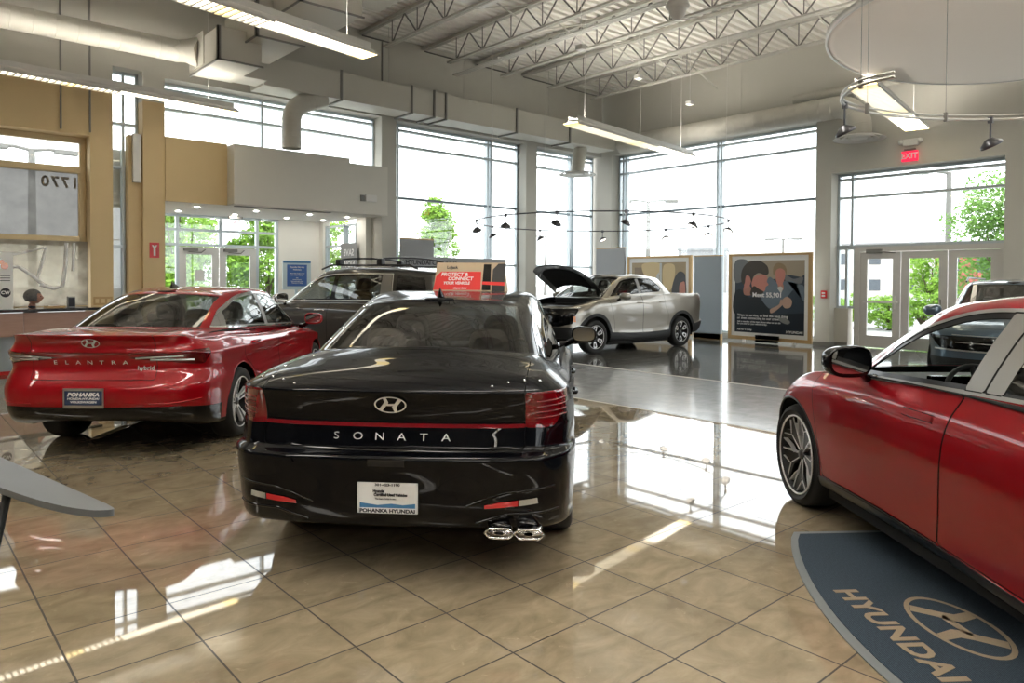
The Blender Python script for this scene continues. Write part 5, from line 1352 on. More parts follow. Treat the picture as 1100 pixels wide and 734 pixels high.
    fr.box(X - .03, X + .12, 4.47, 4.62, 0, 2.42); fr.box(X - .03, X + .12, 7.52, 7.64, 0, 2.42); fr.box(X - .03, X + .12, 4.62, 7.52, 2.30, 2.42)
    fr.build('door_frame', M['door_alu'], d)
    for k, (a, b) in enumerate(((6.60, 7.52), (5.62, 6.585), (4.62, 5.605))):
        m = MB(); s = .17
        m.box(X, X + .05, a, a + s, .02, 2.29); m.box(X, X + .05, b - s, b, .02, 2.29); m.box(X, X + .05, a + s, b - s, 2.13, 2.29); m.box(X, X + .05, a + s, b - s, .02, .30)
        lf = m.build('door_leaf', M['door_alu'], d)
        g = MB(); g.box(X + .02, X + .028, a + s, b - s, .30, 2.13); g.build('door_glass', M['pane'], lf)
        pb = MB()
        if k == 0: pb.box(X - .07, X - .03, a + .04, b - .1, 1.08, 1.13); pb.tube([(X - .05, a + .10, .95), (X - .05, a + .10, 1.25)], .012, 8)
        else: pb.box(X - .03, X - .0, a + s - .05, a + s - .03, .9, 1.2)
        pb.build('push_bar', M['white_plastic'] if k == 0 else M['steel_dark'], lf)
    cl = MB(); cl.box(X - .09, X - .03, 7.0, 7.35, 2.26, 2.36); cl.tube([(X - .06, 7.05, 2.30), (X - .20, 6.9, 2.28), (X - .05, 6.7, 2.27)], .015, 6); cl.build('door_closer', M['steel_dark'], d)
    # ---- entrance lobby behind wall A
    vb = MB(); zv = 3.12
    vb.box(4.33, 9.30, YA, YA + .12, zv, 4.1); vb.box(4.33, 9.3, YA + .12, 18.3, zv, zv + .1)
    struct(vb.build('ceiling', M['soffit']), 'white ceiling of the entrance lobby', 'ceiling')
    face = MB(); face.box(4.33, 5.55, YA - .03, YA, zv, 4.40); struct(face.build('wall_soffit', M['wall_warm_lit']), 'soffit part over the lobby doors, warm light painted in tan', 'wall')
    face = MB(); face.box(5.55, 8.20, YA - .42, YA + .0, zv + .0, 4.36); face.box(8.20, 9.30, YA - .28, YA, zv, 4.28)
    struct(face.build('wall_soffit', M['wall_light']), 'grey box soffit over the lobby doors', 'wall')
    vw = MB(); Yv = 18.2
    vw.box(7.90, 9.25, Yv, Yv + .2, 0, zv); vw.box(3.6, 5.02, Yv, Yv + .2, 0, zv); vw.box(3.45, 3.95, 15.95, 18.4, 0, zv + 1.0)
    vw.box(9.05, 9.25, 18.0, 18.4, 0, zv); vw.box(9.15, 9.3, 15.9, 16.35, 0, zv)
    struct(vw.build('wall_lobby', M['soffit']), 'pale walls of the entrance lobby', 'wall')
    window('window_14', 'y', 9.12, 16.35, 18.0, .1, 3.0, [16.95], [2.45, 1.5], 'lobby side window holding a banner', fw=.05)
    d = empty('door_1'); struct(d, 'double entrance doors with glazed surround in the lobby', 'door')
    fr = MB()
    for x in (5.02, 5.36, 6.37, 7.30, 7.82): fr.box(x, x + .07, Yv, Yv + .1, 2.35 if x == 6.37 else 0, zv)
    for z, a, b in ((3.06, 5.02, 7.89), (2.72, 5.02, 7.89), (2.36, 5.02, 7.89)): fr.box(a, b, Yv + .005, Yv + .095, z, z + .06)
    fr.build('door_frame', M['alu'], d)
    gg = MB(); gg.box(5.09, 7.82, Yv + .04, Yv + .046, 2.42, 3.06); gg.box(5.09, 5.36, Yv + .04, Yv + .046, .1, 2.36); gg.box(7.37, 7.82, Yv + .04, Yv + .046, .1, 2.36); gg.build('door_surround_glass', M['pane'], d)
    for a, b in ((5.43, 6.36), (6.38, 7.30)):
        m = MB(); s = .16; m.box(a, a + s, Yv, Yv + .05, .02, 2.34); m.box(b - s, b, Yv, Yv + .05, .02, 2.34); m.box(a + s, b - s, Yv, Yv + .05, 2.16, 2.34); m.box(a + s, b - s, Yv, Yv + .05, .02, .3)
        lf = m.build('door_leaf', M['door_alu'], d); g = MB(); g.box(a + s, b - s, Yv + .02, Yv + .028, .3, 2.16); g.build('door_glass', M['pane'], lf)
        cl = MB(); cl.box(a + .1, a + .42, Yv - .07, Yv, 2.24, 2.31); cl.tube([(a + .2, Yv - .05, 2.22), (a + .45, Yv - .2, 2.2), (a + .6, Yv - .02, 2.28)], .014, 6); cl.build('door_closer', M['steel_dark'], lf)
    n = MB(); n.box(5.80, 6.02, Yv - .006, Yv + .001, 1.52, 1.78); tag(n.build('notice', M['poster_white']), 'white paper notice on the left lobby door', 'notice')
    for i, x in enumerate((5.2, 6.5, 7.8, 8.8)):
        for k, y in enumerate((16.2, 17.5)):
            m = MB(); m.lathe([(0, zv - .006), (.036, zv - .006), (.042, zv - .008), (.046, zv - .002)], 20, Matrix.Translation((x, y, 0)))
            tag(m.build('recessed_light', M['lamp_recess']), 'round recessed light in the lobby ceiling, %s from the left in the %s row' % (('first', 'second', 'third', 'fourth')[i], ('front', 'rear')[k]), 'recessed light', 'recessed lights of the lobby')
    # ---- ceiling: corrugated deck
    dk = MB(); p = .235; z0 = 7.50; v = []; xs = (-7, 17.9)
    ys = []; y = -9.
    while y < 15.9:
        ys += [(y, z0), (y + p * .46, z0), (y + p * .54, z0 + .095), (y + p * .92, z0 + .095)]; y += p
    for x in xs: v += [(x, a, b) for a, b in ys]
    n = len(ys); dk.add(v, [(i, i + 1, n + i + 1, n + i) for i in range(n - 1)])
    dk.box(-7.2, 18.1, -9.2, 16, 7.62, 7.75)
    struct(dk.build('ceiling', M['deck']), 'corrugated metal roof deck seen from below', 'ceiling')
    # ---- open-web joists
    jx = [10.55, 12.25, 13.95, 15.70, 8.75, 7.0, 5.2, 3.4, 1.6, -.2, -2.0]
    lab = ['nearest of the four open-web joists in view over the pickup', 'second open-web joist above the pickup', 'third open-web joist above the pickup', 'farthest open-web joist, next to the right wall']
    for k, x in enumerate(jx):
        j = empty('roof_joist', (x, 0, 0)); deep = .62; zb = 6.86
        tc = MB(); tc.box(-.075, -.012, -9, 15.4, 7.42, 7.49); tc.box(.012, .075, -9, 15.4, 7.42, 7.49); tc.build('top_chord', M['steel'], j)
        bc = MB(); e = 14.35
        for s in (-1, 1): bc.box(s * .035 - .022, s * .035 + .022, -9, e, zb, zb + .045)
        bc.build('bottom_chord', M['steel'], j)
        wbm = MB(); y = e - .3; q = 0
        wbm.tube([(0, 15.38, 7.40), (0, e - .3, zb + .03)], .020, 6)
        while y > -8.5:
            wbm.tube([(0, y, zb + .03), (0, y - .5, 7.43)], .018, 6); wbm.tube([(0, y - .5, 7.43), (0, y - 1.0, zb + .03)], .018, 6); wbm.tube([(.0, y, zb + .03), (.0, y, 7.43)], .013, 6)
            y -= 1.0
        wbm.build('web_bars', M['steel_dark'], j)
        struct(j, lab[k] if k < 4 else 'open-web roof joist over the near part of the room, row %s' % ('one', 'two', 'three', 'four', 'five', 'six', 'seven')[k - 4], 'joist')
    # bridging between joists
    br = MB()
    for y in (11.3, 7.2, 3.0):
        for a, b in ((10.55, 12.25), (12.25, 13.95), (13.95, 15.7), (8.75, 10.55), (15.7, 17.5)):
            br.tube([(a, y, 6.9), (b, y, 7.45)], .018, 6); br.tube([(b, y, 6.9), (a, y, 7.45)], .018, 6)
    struct(br.build('ceiling_bridging', M['steel']), 'crossed bracing bars between the roof joists', 'bracing')
    cd = MB()
    for s in (0., .075, .15): cd.tube([(11.02 + s, 14.8, 6.78), (11.02 + s, -9, 6.78)], .022, 8)
    for y in (13, 10, 7, 4, 1): cd.box(10.97, 11.22, y - .02, y + .02, 6.75, 6.82)
    tag(cd.build('ceiling_conduit', M['white_plastic']), 'bundle of three pale pipes running under the nearest joist', 'conduit')
def duct_box(root, x0, x1, y0, y1, z0, z1, nm='duct_section'):
    m = MB(); m.bbox(x0, x1, y0, y1, z0, z1, .006); o = m.build(nm, M['duct'], root); return o
def round_duct(name, label, pts, r, step=.30, diff=None, ringw=.012):
    t = thing(name, label, 'duct')
    P = [Vector(p) for p in pts]
    m = MB(); m.tube(P, r, 32, cap=True); rb = m; acc = 0.
    for a, b in zip(P[:-1], P[1:]):
        L = (b - a).length; d = (b - a).normalized(); s = step - acc
        while s < L:
            c = a + d * s; rb.tube([c - d * ringw, c - d * ringw * .4, c + d * ringw * .4, c + d * ringw], [r + .0005, r + .006, r + .006, r + .0005], 32, cap=False); s += step
        acc = (acc + L) % step
    m.build('duct_body', M['duct'], t)
    if diff:
        dm = MB()
        for k, (ra, rb_) in enumerate(((.20, .27), (.30, .40), (.43, .55))):
            dm.lathe([(ra, -.01 * k), (rb_, -.05 - .004 * k), (rb_ + .01, -.05), (ra + .01, .01)], 40, Matrix.Translation(diff), closed=True)
        dm.lathe([(0, -.03), (.17, -.045), (.18, -.03)], 32, Matrix.Translation(diff))
        dm.build('diffuser', M['white_plastic'], t)
    return t
def arc_pts(c, r, a0, a1, n, e1, e2):
    c = Vector(c); e1 = Vector(e1); e2 = Vector(e2)
    return [c + e1 * r * math.cos(t) + e2 * r * math.sin(t) for t in np.linspace(a0, a1, n)]
def pendant(name, label, a, b, z, warm=False, width=.20, ztop=7.4, mat='lamp_on', up='lamp_up'):
    """linear pendant lamp from a to b (xy), hung on thin cables"""
    a = Vector((a[0], a[1])); b = Vector((b[0], b[1])); L = (b - a).length; u = (b - a) / L; mid = (a + b) / 2
    t = thing(name, label, 'pendant lamp', (mid.x, mid.y, z), math.atan2(u.y, u.x), 'linear pendant lamps')
    h = L / 2; w = width / 2
    c = MB()
    prof = [(-w, 0), (-w * .96, .03), (-w * .6, .065), (0, .08), (w * .6, .065), (w * .96, .03), (w, 0)]
    v = []; f = []; st = [(-h, .25), (-h + .05, .8), (-h + .12, 1.), (h - .12, 1.), (h - .05, .8), (h, .25)]
    for x, k in st: v += [(x, y * k, zz * k) for y, zz in prof]
    n = len(prof)
    for i in range(len(st) - 1):
        for k in range(n - 1): f.append((i * n + k, i * n + k + 1, (i + 1) * n + k + 1, (i + 1) * n + k))
    c.add(v, f, True); c.box(-h + .03, h - .03, -w, -w + .012, -.02, .012); c.box(-h + .03, h - .03, w - .012, w, -.02, .012); c.box(-h + .12, h - .12, -w * .62, -w * .58, .06, .15); c.box(-h + .12, h - .12, w * .58, w * .62, .06, .15)
    c.build('lamp_casing', M['lamp_case'], t)
    m = MB(); m.box(-h + .06, h - .06, -w + .014, w - .014, -.006, 0); m.build('lamp_diffuser', M[mat], t)
    m = MB(); m.box(-h + .15, h - .15, -w * .45, w * .45, .078, .088); m.build('uplight_diffuser', M[up], t)
    lv = MB(); x = -h + .08
    for s_ in (-1, 1): lv.box(-h + .07, h * .25, s_ * (w - .016) - .003, s_ * (w - .016) + .003, -.040, -.007)
    while x < h * .25: lv.box(x, x + .022, -w + .014, w - .014, -.038, -.007); x += .095
    o = lv.build('louvre_blades', M['lamp_case'], t)
    for x in (-h * .0, -h * .98 + .1, h * .98 - .1): q = MB(); q.box(x - .12, x + .12, -w + .016, w - .016, -.009, -.0065); q.build('warm_joint', M['lamp_warm'], t)
    for x in (-h * .8, h * .8): cb = MB(); cb.tube([(x, 0, .07), (x, 0, ztop - z)], .006, 6); cb.build('suspension_cable', M['white_plastic'], t)
    return t
def spot(root, p, yaw, size=1., drop=.16):
    """little track spotlight: stem, yoke, round head"""
    m = MB(); x, y, z = p; s = size
    m.tube([(x, y, z), (x, y, z - drop * s)], .008 * s, 8); m.bbox(x - .018 * s, x + .018 * s, y - .018 * s, y + .018 * s, z - .03 * s, z + .02 * s, .004)
    o = m.build('spotlight_stem', M['track_metal'], root)
    T = Matrix.Translation((x, y, z - drop * s)) @ Matrix.Rotation(yaw, 4, 'Z') @ Matrix.Rotation(R_(28), 4, 'Y')
    h = MB(); h.lathe([(0, .035 * s), (.030 * s, .032 * s), (.050 * s, .012 * s), (.078 * s, -.010 * s), (.082 * s, -.030 * s), (.074 * s, -.034 * s), (.066 * s, -.026 * s)], 24, T)
    hd = h.build('spotlight_head', M['track_metal'], o)
    g = MB(); g.lathe([(0, -.020 * s), (.04 * s, -.026 * s), (.067 * s, -.028 * s)], 20, T); g.build('spotlight_lens', M['lens_lit'], hd)
def framed_poster(label, y0, y1, z0, z1, X, kind):
    t = thing('poster_stand', label, 'poster', (X, (y0 + y1) / 2, 0)); w = (y1 - y0) / 2
    T = Matrix.Identity(4)
    f = MB(); b = .09
    f.box(0, .07, -w, -w + b, z0, z1); f.box(0, .07, w - b, w, z0, z1); f.box(0, .07, -w + b, w - b, z1 - b * .7, z1); f.box(0, .07, -w + b, w - b, z0, z0 + b)
    f.build('poster_frame', M['gold_frame'], t)
    m = MB(); m.box(.02, .05, -w + b, w - b, z0 + b, z1 - b * .7); m.build('poster_mount', M['poster_white'], t)
    T = frame_M((.018, 0, (z0 + z1) / 2), (0, -1, 0), (0, 0, 1))
    pw = w - b - .10; ph = (z1 - z0) / 2 - b - .10
    def shape(pts, z=0., mb=None, sm=True):
        P = smooth_poly([(p[0] * pw, p[1] * ph) for p in pts], 5) if sm else [(p[0] * pw, p[1] * ph) for p in pts]
        n = len(P); c = (sum(p[0] for p in P) / n, sum(p[1] for p in P) / n)
        v = [T @ Vector((p[0], p[1], z)) for p in P]
        if abs(z) >= 0: mb.add(v, [tuple(range(n))])
    def part(nm, col, lst, z, sm=True):
        mt = pbr(nm, col, .35)
        for p in lst: mb = MB(); shape(p, z, mb, sm); mb.build(nm, mt, root_p)
    bg = MB(); bg.box(-pw, pw, -ph, ph, -.001, .0, T); root_p = bg.build('poster_print', pbr('poster_print_' + kind, (.035, .05, .07) if kind == 'men' else (.36, .27, .15), .3), t)
    if kind == 'men':
        part('print_background', (.33, .28, .21), [[(-1, 1), (1, 1), (1, .62), (.9, .55), (.62, .60), (.45, .62), (.2, .5), (-.6, .4), (-1, .5)]], .0005, False)
        part('print_window', (.16, .17, .18), [[(-1, 1), (-.62, 1), (-.68, .5), (-1, .4)], [(.45, .62), (.7, .5), (.95, .55), (.9, .38), (.5, .42)]], .0010)
        part('print_jacket_back', (.13, .17, .21), [[(.02, .55), (-.2, .1), (-.1, -.25), (.3, -.3), (.6, .1), (.85, .35), (.98, .3), (.98, -.1), (.72, .42), (.45, .44), (.25, .40)]], .0014)
        part('print_jumper_front', (.018, .024, .03), [[(-1, .12), (-.82, .2), (-.55, -.02), (-.35, .05), (-.1, -.2), (.1, -.45), (-.2, -.55), (-1, -.5)]], .0018)
        part('print_faces', (.50, .21, .17), [[(-.72, .50), (-.62, .60), (-.52, .52), (-.56, .30), (-.70, .22)], [(-.50, .40), (-.38, .58), (-.12, .62), (-.03, .52), (-.05, .42), (.0, .34), (-.08, .28), (-.10, .18), (-.24, .10), (-.42, .16)], [(.19, .66), (.28, .82), (.42, .78), (.47, .62), (.43, .44), (.34, .30), (.24, .38)]], .0022)
        part('print_neck', (.42, .20, .15), [[(-.72, .30), (-.55, .30), (-.50, .06), (-.72, .06)], [(.27, .36), (.40, .38), (.42, .20), (.30, .22)]], .0021)
        part('print_hair', (.05, .042, .035), [[(-.80, .40), (-.80, .72), (-.62, .95), (-.30, 1.0), (-.05, .86), (.0, .66), (-.08, .60), (-.30, .66), (-.44, .56), (-.50, .40), (-.56, .56), (-.66, .60), (-.72, .34)], [(-.50, .22), (-.42, .30), (-.28, .22), (-.14, .14), (-.24, .06), (-.40, .0), (-.54, .08)]], .0026)
        part('print_fair_hair', (.26, .19, .11), [[(.14, .58), (.13, .80), (.24, .93), (.40, .90), (.50, .78), (.50, .62), (.45, .72), (.36, .78), (.24, .76), (.18, .66)]], .0026)
        part('print_collar', (.55, .55, .52), [[(.24, .26), (.34, .30), (.42, .26), (.36, .10)]], .0024, False)
        part('print_hands', (.48, .32, .25), [[(.38, -.10), (.52, .02), (.66, -.08), (.62, -.26), (.46, -.28)], [(.36, -.05), (.30, -.2), (.05, -.34), (.08, -.44), (.28, -.32), (.42, -.16)]], .0030)
        part('print_car', (.012, .018, .028), [[(-1, -.5), (-.2, -.52), (.4, -.45), (1, -.4), (1, -1), (-1, -1)]], .0019, False)
        part('print_wheel', (.22, .23, .22), [[(.28, -.55), (.5, -.56), (.62, -.66), (.55, -.72), (.36, -.66)]], .0030)
        s = MB()
        add_text(s, 'Meet 55,901', .17 * pw, T @ Matrix.Translation((-.04 * pw, .05 * ph, .0035)), bold=.004, extrude=.0004)
        for i, (tx, sz, yy) in enumerate((('Ways to service, to find the next thing', .082, -.52), ('or even connecting to our crew.', .082, -.60), ('Ask a member of the team about what we can do', .055, -.70), ('for you and for your vehicle today.', .055, -.76), ('Ask for it today', .06, -.92))):
            v, f_ = text_geo(tx, sz * pw * 1.15, bold=.0015); mx = min(q[0] for q in v); TT = T @ Matrix.Translation((-.92 * pw - mx, yy * ph, .0035)); s.add([TT @ Vector(q) for q in v], f_)
        add_text(s, 'HYUNDAI', .085 * pw, T @ Matrix.Translation((.74 * pw, -.93 * ph, .0035)), bold=.003, extrude=.0004, xscale=1.2)
        s.build('print_lettering', M['white_ink'], root_p)
        hb = MB(); hb.bbox(-.06, .0, -.32, .32, .10, .20, .01); hb.bbox(-.10, .0, -.30, .30, .02, .08, .01); hb.build('stand_foot', M['gloss_black'], t)
    else:
        part('print_shelves', (.22, .16, .10), [[(-.9, .85), (-.3, .85), (-.3, .5), (-.9, .5)], [(-.9, .3), (-.2, .35), (-.2, -.1), (-.9, -.1)]], .0006, False)
        part('print_bright', (.62, .48, .26), [[(-.6, .95), (.1, .95), (0, .55), (-.5, .6)], [(.2, .9), (.6, .9), (.5, .2), (.25, .1)]], .0009)
        part('print_post', (.50, .52, .52), [[(.06, .98), (.14, .98), (.14, -.9), (.06, -.9)], [(-.06, .6), (.04, .7), (.04, .1), (-.05, .2)]], .0012, False)
        part('print_person', (.045, .045, .05), [[(.5, -.9), (.5, .1), (.62, .55), (.8, .72), (.98, .6), (.98, -.9)]], .0016)
        part('print_face', (.52, .22, .17), [[(.80, .35), (.96, .40), (.97, -.2), (.86, -.2), (.78, .05)]], .0020)
    wr = MB()
    for y in (-w * .55, w * .55): wr.tube([(.03, y, z1 - .02), (.03, y, z1 + .0)], .004, 6)
    leg = MB()
    for y in (-w * .6, w * .6): leg.box(.0, .06, y - .03, y + .03, 0, z0 + .02)
    leg.build('stand_leg', M['white_plastic'], t)
    return t
def panel_board(label, x0, x1, y0, y1, z0, z1, mat, edge=True):
    t = thing('display_panel', label, 'display panel', ((x0 + x1) / 2, (y0 + y1) / 2, 0)); a, b = (x1 - x0) / 2, (y1 - y0) / 2
    m = MB(); m.bbox(-a, a, -b, b, z0, z1, .008); m.build('panel_board', M[mat], t)
    if edge: m = MB(); m.box(-a, a, -b, b, z1, z1 + .03); m.build('panel_cap', M['gold_frame'], t)
    f = MB(); f.box(-a - .1, a + .1, -b - .1, b + .1, 0, .02) if z0 > .05 else f.box(-a, a, -b - .01, b + .01, 0, .16); f.build('panel_base', M['gold_frame'], t)
    if z0 > .05: l = MB(); l.box(-min(a, .04), min(a, .04), -min(b, .04), min(b, .04), .02, z0); l.build('panel_post', M['steel_dark'], t)
    return t
def tree(name, label, cat, p, h, r, trunk, mat, seed, n=2600, leaf=.14, shape=1., group=None, flat=1.):
    rnd = random.Random(seed); t = thing(name, label, cat, p, 0, group)
    cl = [(rnd.uniform(-1, 1) * r * .7, rnd.uniform(-1, 1) * r * .7, trunk + (h - trunk) * rnd.uniform(.08, .95), rnd.uniform(.28, .5) * r) for _ in range(26)]
    m = MB()
    for i in range(n):
        c = rnd.choice(cl); k = (c[2] - trunk) / (h - trunk); q = 1 - shape * k * .75
        a, b = rnd.uniform(0, 2 * PI), math.acos(rnd.uniform(-1, 1)); rr = c[3] * rnd.uniform(.55, 1.) * (.6 + .4 * q)
        x = c[0] * q + rr * math.sin(b) * math.cos(a); y = c[1] * q + rr * math.sin(b) * math.sin(a); z = c[2] + rr * math.cos(b) * .8 * flat
        z = max(.05, z); s = leaf * rnd.uniform(.6, 1.3)
        e1 = Vector((rnd.gauss(0, 1), rnd.gauss(0, 1), rnd.gauss(0, 1))).normalized(); e2 = e1.orthogonal().normalized()
        o = Vector((x, y, z)); m.add([o - e1 * s, o - e2 * s * .5, o + e1 * s, o + e2 * s * .5], [(0, 1, 2, 3)])
    m.build('foliage', mat, t)
    tb = MB(); tb.tube([(0, 0, 0), (.03, 0, trunk * .6), (0, .03, h * .75)], [.10, .08, .03], 8)
    for k in range(5):
        a = k * 1.3; tb.tube([(0, 0, trunk * .8 + k * .1), (math.cos(a) * r * .5, math.sin(a) * r * .5, trunk + (h - trunk) * (.3 + .1 * k))], [.05, .02], 6)
    tb.build('trunk', M['bark'], t)
    return t
def light_pole(label, p, h, arms=2, rot=0., arm=.9):
    t = thing('street_lamp', label, 'street lamp', p, rot)
    m = MB(); m.tube([(0, 0, 0), (0, 0, h)], [.17, .12], 10); m.box(-.2, .2, -.2, .2, 0, .3); m.build('lamp_pole', M['steel_dark'], t)
    for s in ((1, -1) if arms == 2 else (1,)):
        a = MB(); a.tube([(0, 0, h - .05), (s * arm * .5, 0, h + .05), (s * arm, 0, h)], .07, 6); o = a.build('lamp_arm', M['steel_dark'], t)
        b = MB(); b.bbox(s * arm - .40, s * arm + .40, -.2, .2, h - .10, h + .08, .03); b.build('lamp_head', M['steel_dark'], o)
    return t
def far_building(name, label, p, rz, w, d, h, mat, rows, cols, ww=1.1, wh=1.2, roof=None):
    t = thing(name, label, 'building', p, rz); m = MB(); m.box(-w / 2, w / 2, 0, d, 0, h); m.build('facade', mat, t)
    r = MB(); r.box(-w / 2 - .2, w / 2 + .2, -.2, d + .2, h, h + .35); r.build('roof', roof or M['panel_grey'], t)
    for i in range(rows):
        for k in range(cols):
            x = -w / 2 + w * (k + .5) / cols; z = h * (i + .5) / rows
            q = MB(); q.box(x - ww / 2, x + ww / 2, -.05, .02, z - wh / 2, z + wh / 2); q.box(x - .03, x + .03, -.08, -.04, z - wh / 2, z + wh / 2); q.build('window', M['window_dark'], t)
    return t
def person_at_counter():
    t = thing('person', 'person with dark grey hair in a navy top seated behind the counter', 'person', (1.99, 14.93, 0), R_(-12)); t.scale = (1.18, 1.18, .985)
    V = [(0, 0, .62), (0, 0, .80), (.01, 0, .98), (.02, 0, 1.06), (.035, 0, 1.12), (.0, .15, 1.02), (.05, .21, .84), (.28, .17, .82), (.0, -.15, 1.02), (.05, -.21, .84), (.28, -.12, .88), (.42, -.06, .93), (.42, .12, .84), (.04, 0, 1.155)]
    Ed = [(0, 1), (1, 2), (2, 3), (3, 4), (4, 13), (2, 5), (5, 6), (6, 7), (7, 12), (2, 8), (8, 9), (9, 10), (10, 11)]
    rad = [.16, .15, .13, .06, .048, .065, .05, .035, .065, .05, .035, .028, .028, .045]
    me = bpy.data.meshes.new('body'); me.from_pydata(V, Ed, []); o = bpy.data.objects.new('body_tmp', me); COL.objects.link(o)
    sk = o.modifiers.new('s', 'SKIN'); ss = o.modifiers.new('u', 'SUBSURF'); ss.levels = 2
    for i, r in enumerate(rad): me.skin_vertices[0].data[i].radius = (r, r * (1.15 if i < 3 else 1))
    me.skin_vertices[0].data[0].use_root = True
    dg = bpy.context.evaluated_depsgraph_get(); m2 = bpy.data.meshes.new_from_object(o.evaluated_get(dg)); bpy.data.objects.remove(o)
    bm = bmesh.new(); bm.from_mesh(m2)
    # head, shaped: jaw, brow, nose
    hb = bmesh.new(); bmesh.ops.create_icosphere(hb, subdivisions=4, radius=1.)
    for v in hb.verts:
        c = v.co; x, y, z = c
        sx = .098 if x > 0 else .105; wy = .076 * (1 - .22 * max(0, -z)); co = Vector((x * sx * (1 - .12 * max(0, -z) * (x < 0)), y * wy, z * .118))
        f = math.exp(-((y / .22) ** 2 + ((z + .12) / .28) ** 2)) * (x > 0); co.x += .026 * f                     # nose
        co.x -= .010 * math.exp(-((abs(y) - .38) ** 2 / .02 + (z - .10) ** 2 / .015)) * (x > .5)                   # eye sockets
        co.x += .007 * math.exp(-((y / .3) ** 2 + ((z + .45) / .08) ** 2)) * (x > 0)                               # lips
        co.x += .012 * math.exp(-((y / .35) ** 2 + ((z + .85) / .18) ** 2)) * (x > 0)                              # chin
        v.co = co + Vector((.055, 0, 1.255))
    hm = bpy.data.meshes.new('h'); hb.to_mesh(hm); hb.free(); bm.from_mesh(hm)
    # hands with five fingers
    def capsule(p0, p1, r):
        q = MB(); q.tube([p0, (Vector(p0) * .5 + Vector(p1) * .5), p1], [r, r, r * .8], 8); return q
    parts = MB()
    for hx, hy, hz in ((.44, -.05, .935), (.44, .12, .845)):
        parts.bbox(hx - .03, hx + .045, hy - .038, hy + .038, hz - .014, hz + .012, .01)
        for k, (dy, L) in enumerate(((-.030, .055), (-.010, .066), (.011, .062), (.031, .048))): parts.tube([(hx + .04, hy + dy, hz), (hx + .04 + L * .6, hy + dy, hz - .004), (hx + .04 + L, hy + dy, hz - .022)], [.009, .008, .006], 8)
        parts.tube([(hx - .005, hy - .036, hz), (hx + .03, hy - .060, hz - .004), (hx + .055, hy - .062, hz - .012)], [.011, .009, .007], 8)
    pm = bpy.data.meshes.new('p'); pm.from_pydata([tuple(v) for v in parts.v], [], parts.f); bm.from_mesh(pm)
    for f in bm.faces: f.smooth = True; f.material_index = 0 if (f.calc_center_median().z > 1.10 or f.calc_center_median().x > .36) else 1
    out = bpy.data.meshes.new('body'); bm.to_mesh(out); bm.free(); out.materials.append(M['skin']); out.materials.append(M['navy_cloth'])
    link(bpy.data.objects.new('body', out), t)
    # hair
    hb = bmesh.new(); bmesh.ops.create_icosphere(hb, subdivisions=4, radius=1.)
    for v in hb.verts:
        x, y, z = v.co; v.co = Vector((x * .116 - .018, y * .090, z * .128 + .010)) * (1 + .02 * math.sin(x * 30) * math.sin(y * 26)) + Vector((.055, 0, 1.262))
    dl = [f for f in hb.faces if f.calc_center_median().x - .055 > .045 - .5 * max(0, f.calc_center_median().z - 1.30) * 0 and f.calc_center_median().z < 1.325 or f.calc_center_median().z < 1.185]
    bmesh.ops.delete(hb, geom=dl, context='FACES'); q = MB(); q.bm(hb, smooth=True); q.build('hair', M['hair'], t)
    e = MB()
    for s in (1, -1): e.lathe([(0, .004), (.012, .004), (.018, 0), (.012, -.004)], 12, Matrix.Translation((.045, s * .078, 1.25)) @ Matrix.Rotation(PI / 2, 4, 'X') @ Matrix.Diagonal((.8, 1.5, 1, 1)))
    e.build('ear', M['skin'], t)
    ey = MB()
    for s in (1, -1):
        b = bmesh.new(); bmesh.ops.create_uvsphere(b, u_segments=10, v_segments=8, radius=.0105); ey.bm(b, Matrix.Translation((.137, s * .030, 1.268)), smooth=True)
    ey.build('eyes', M['dark_ink'], t)
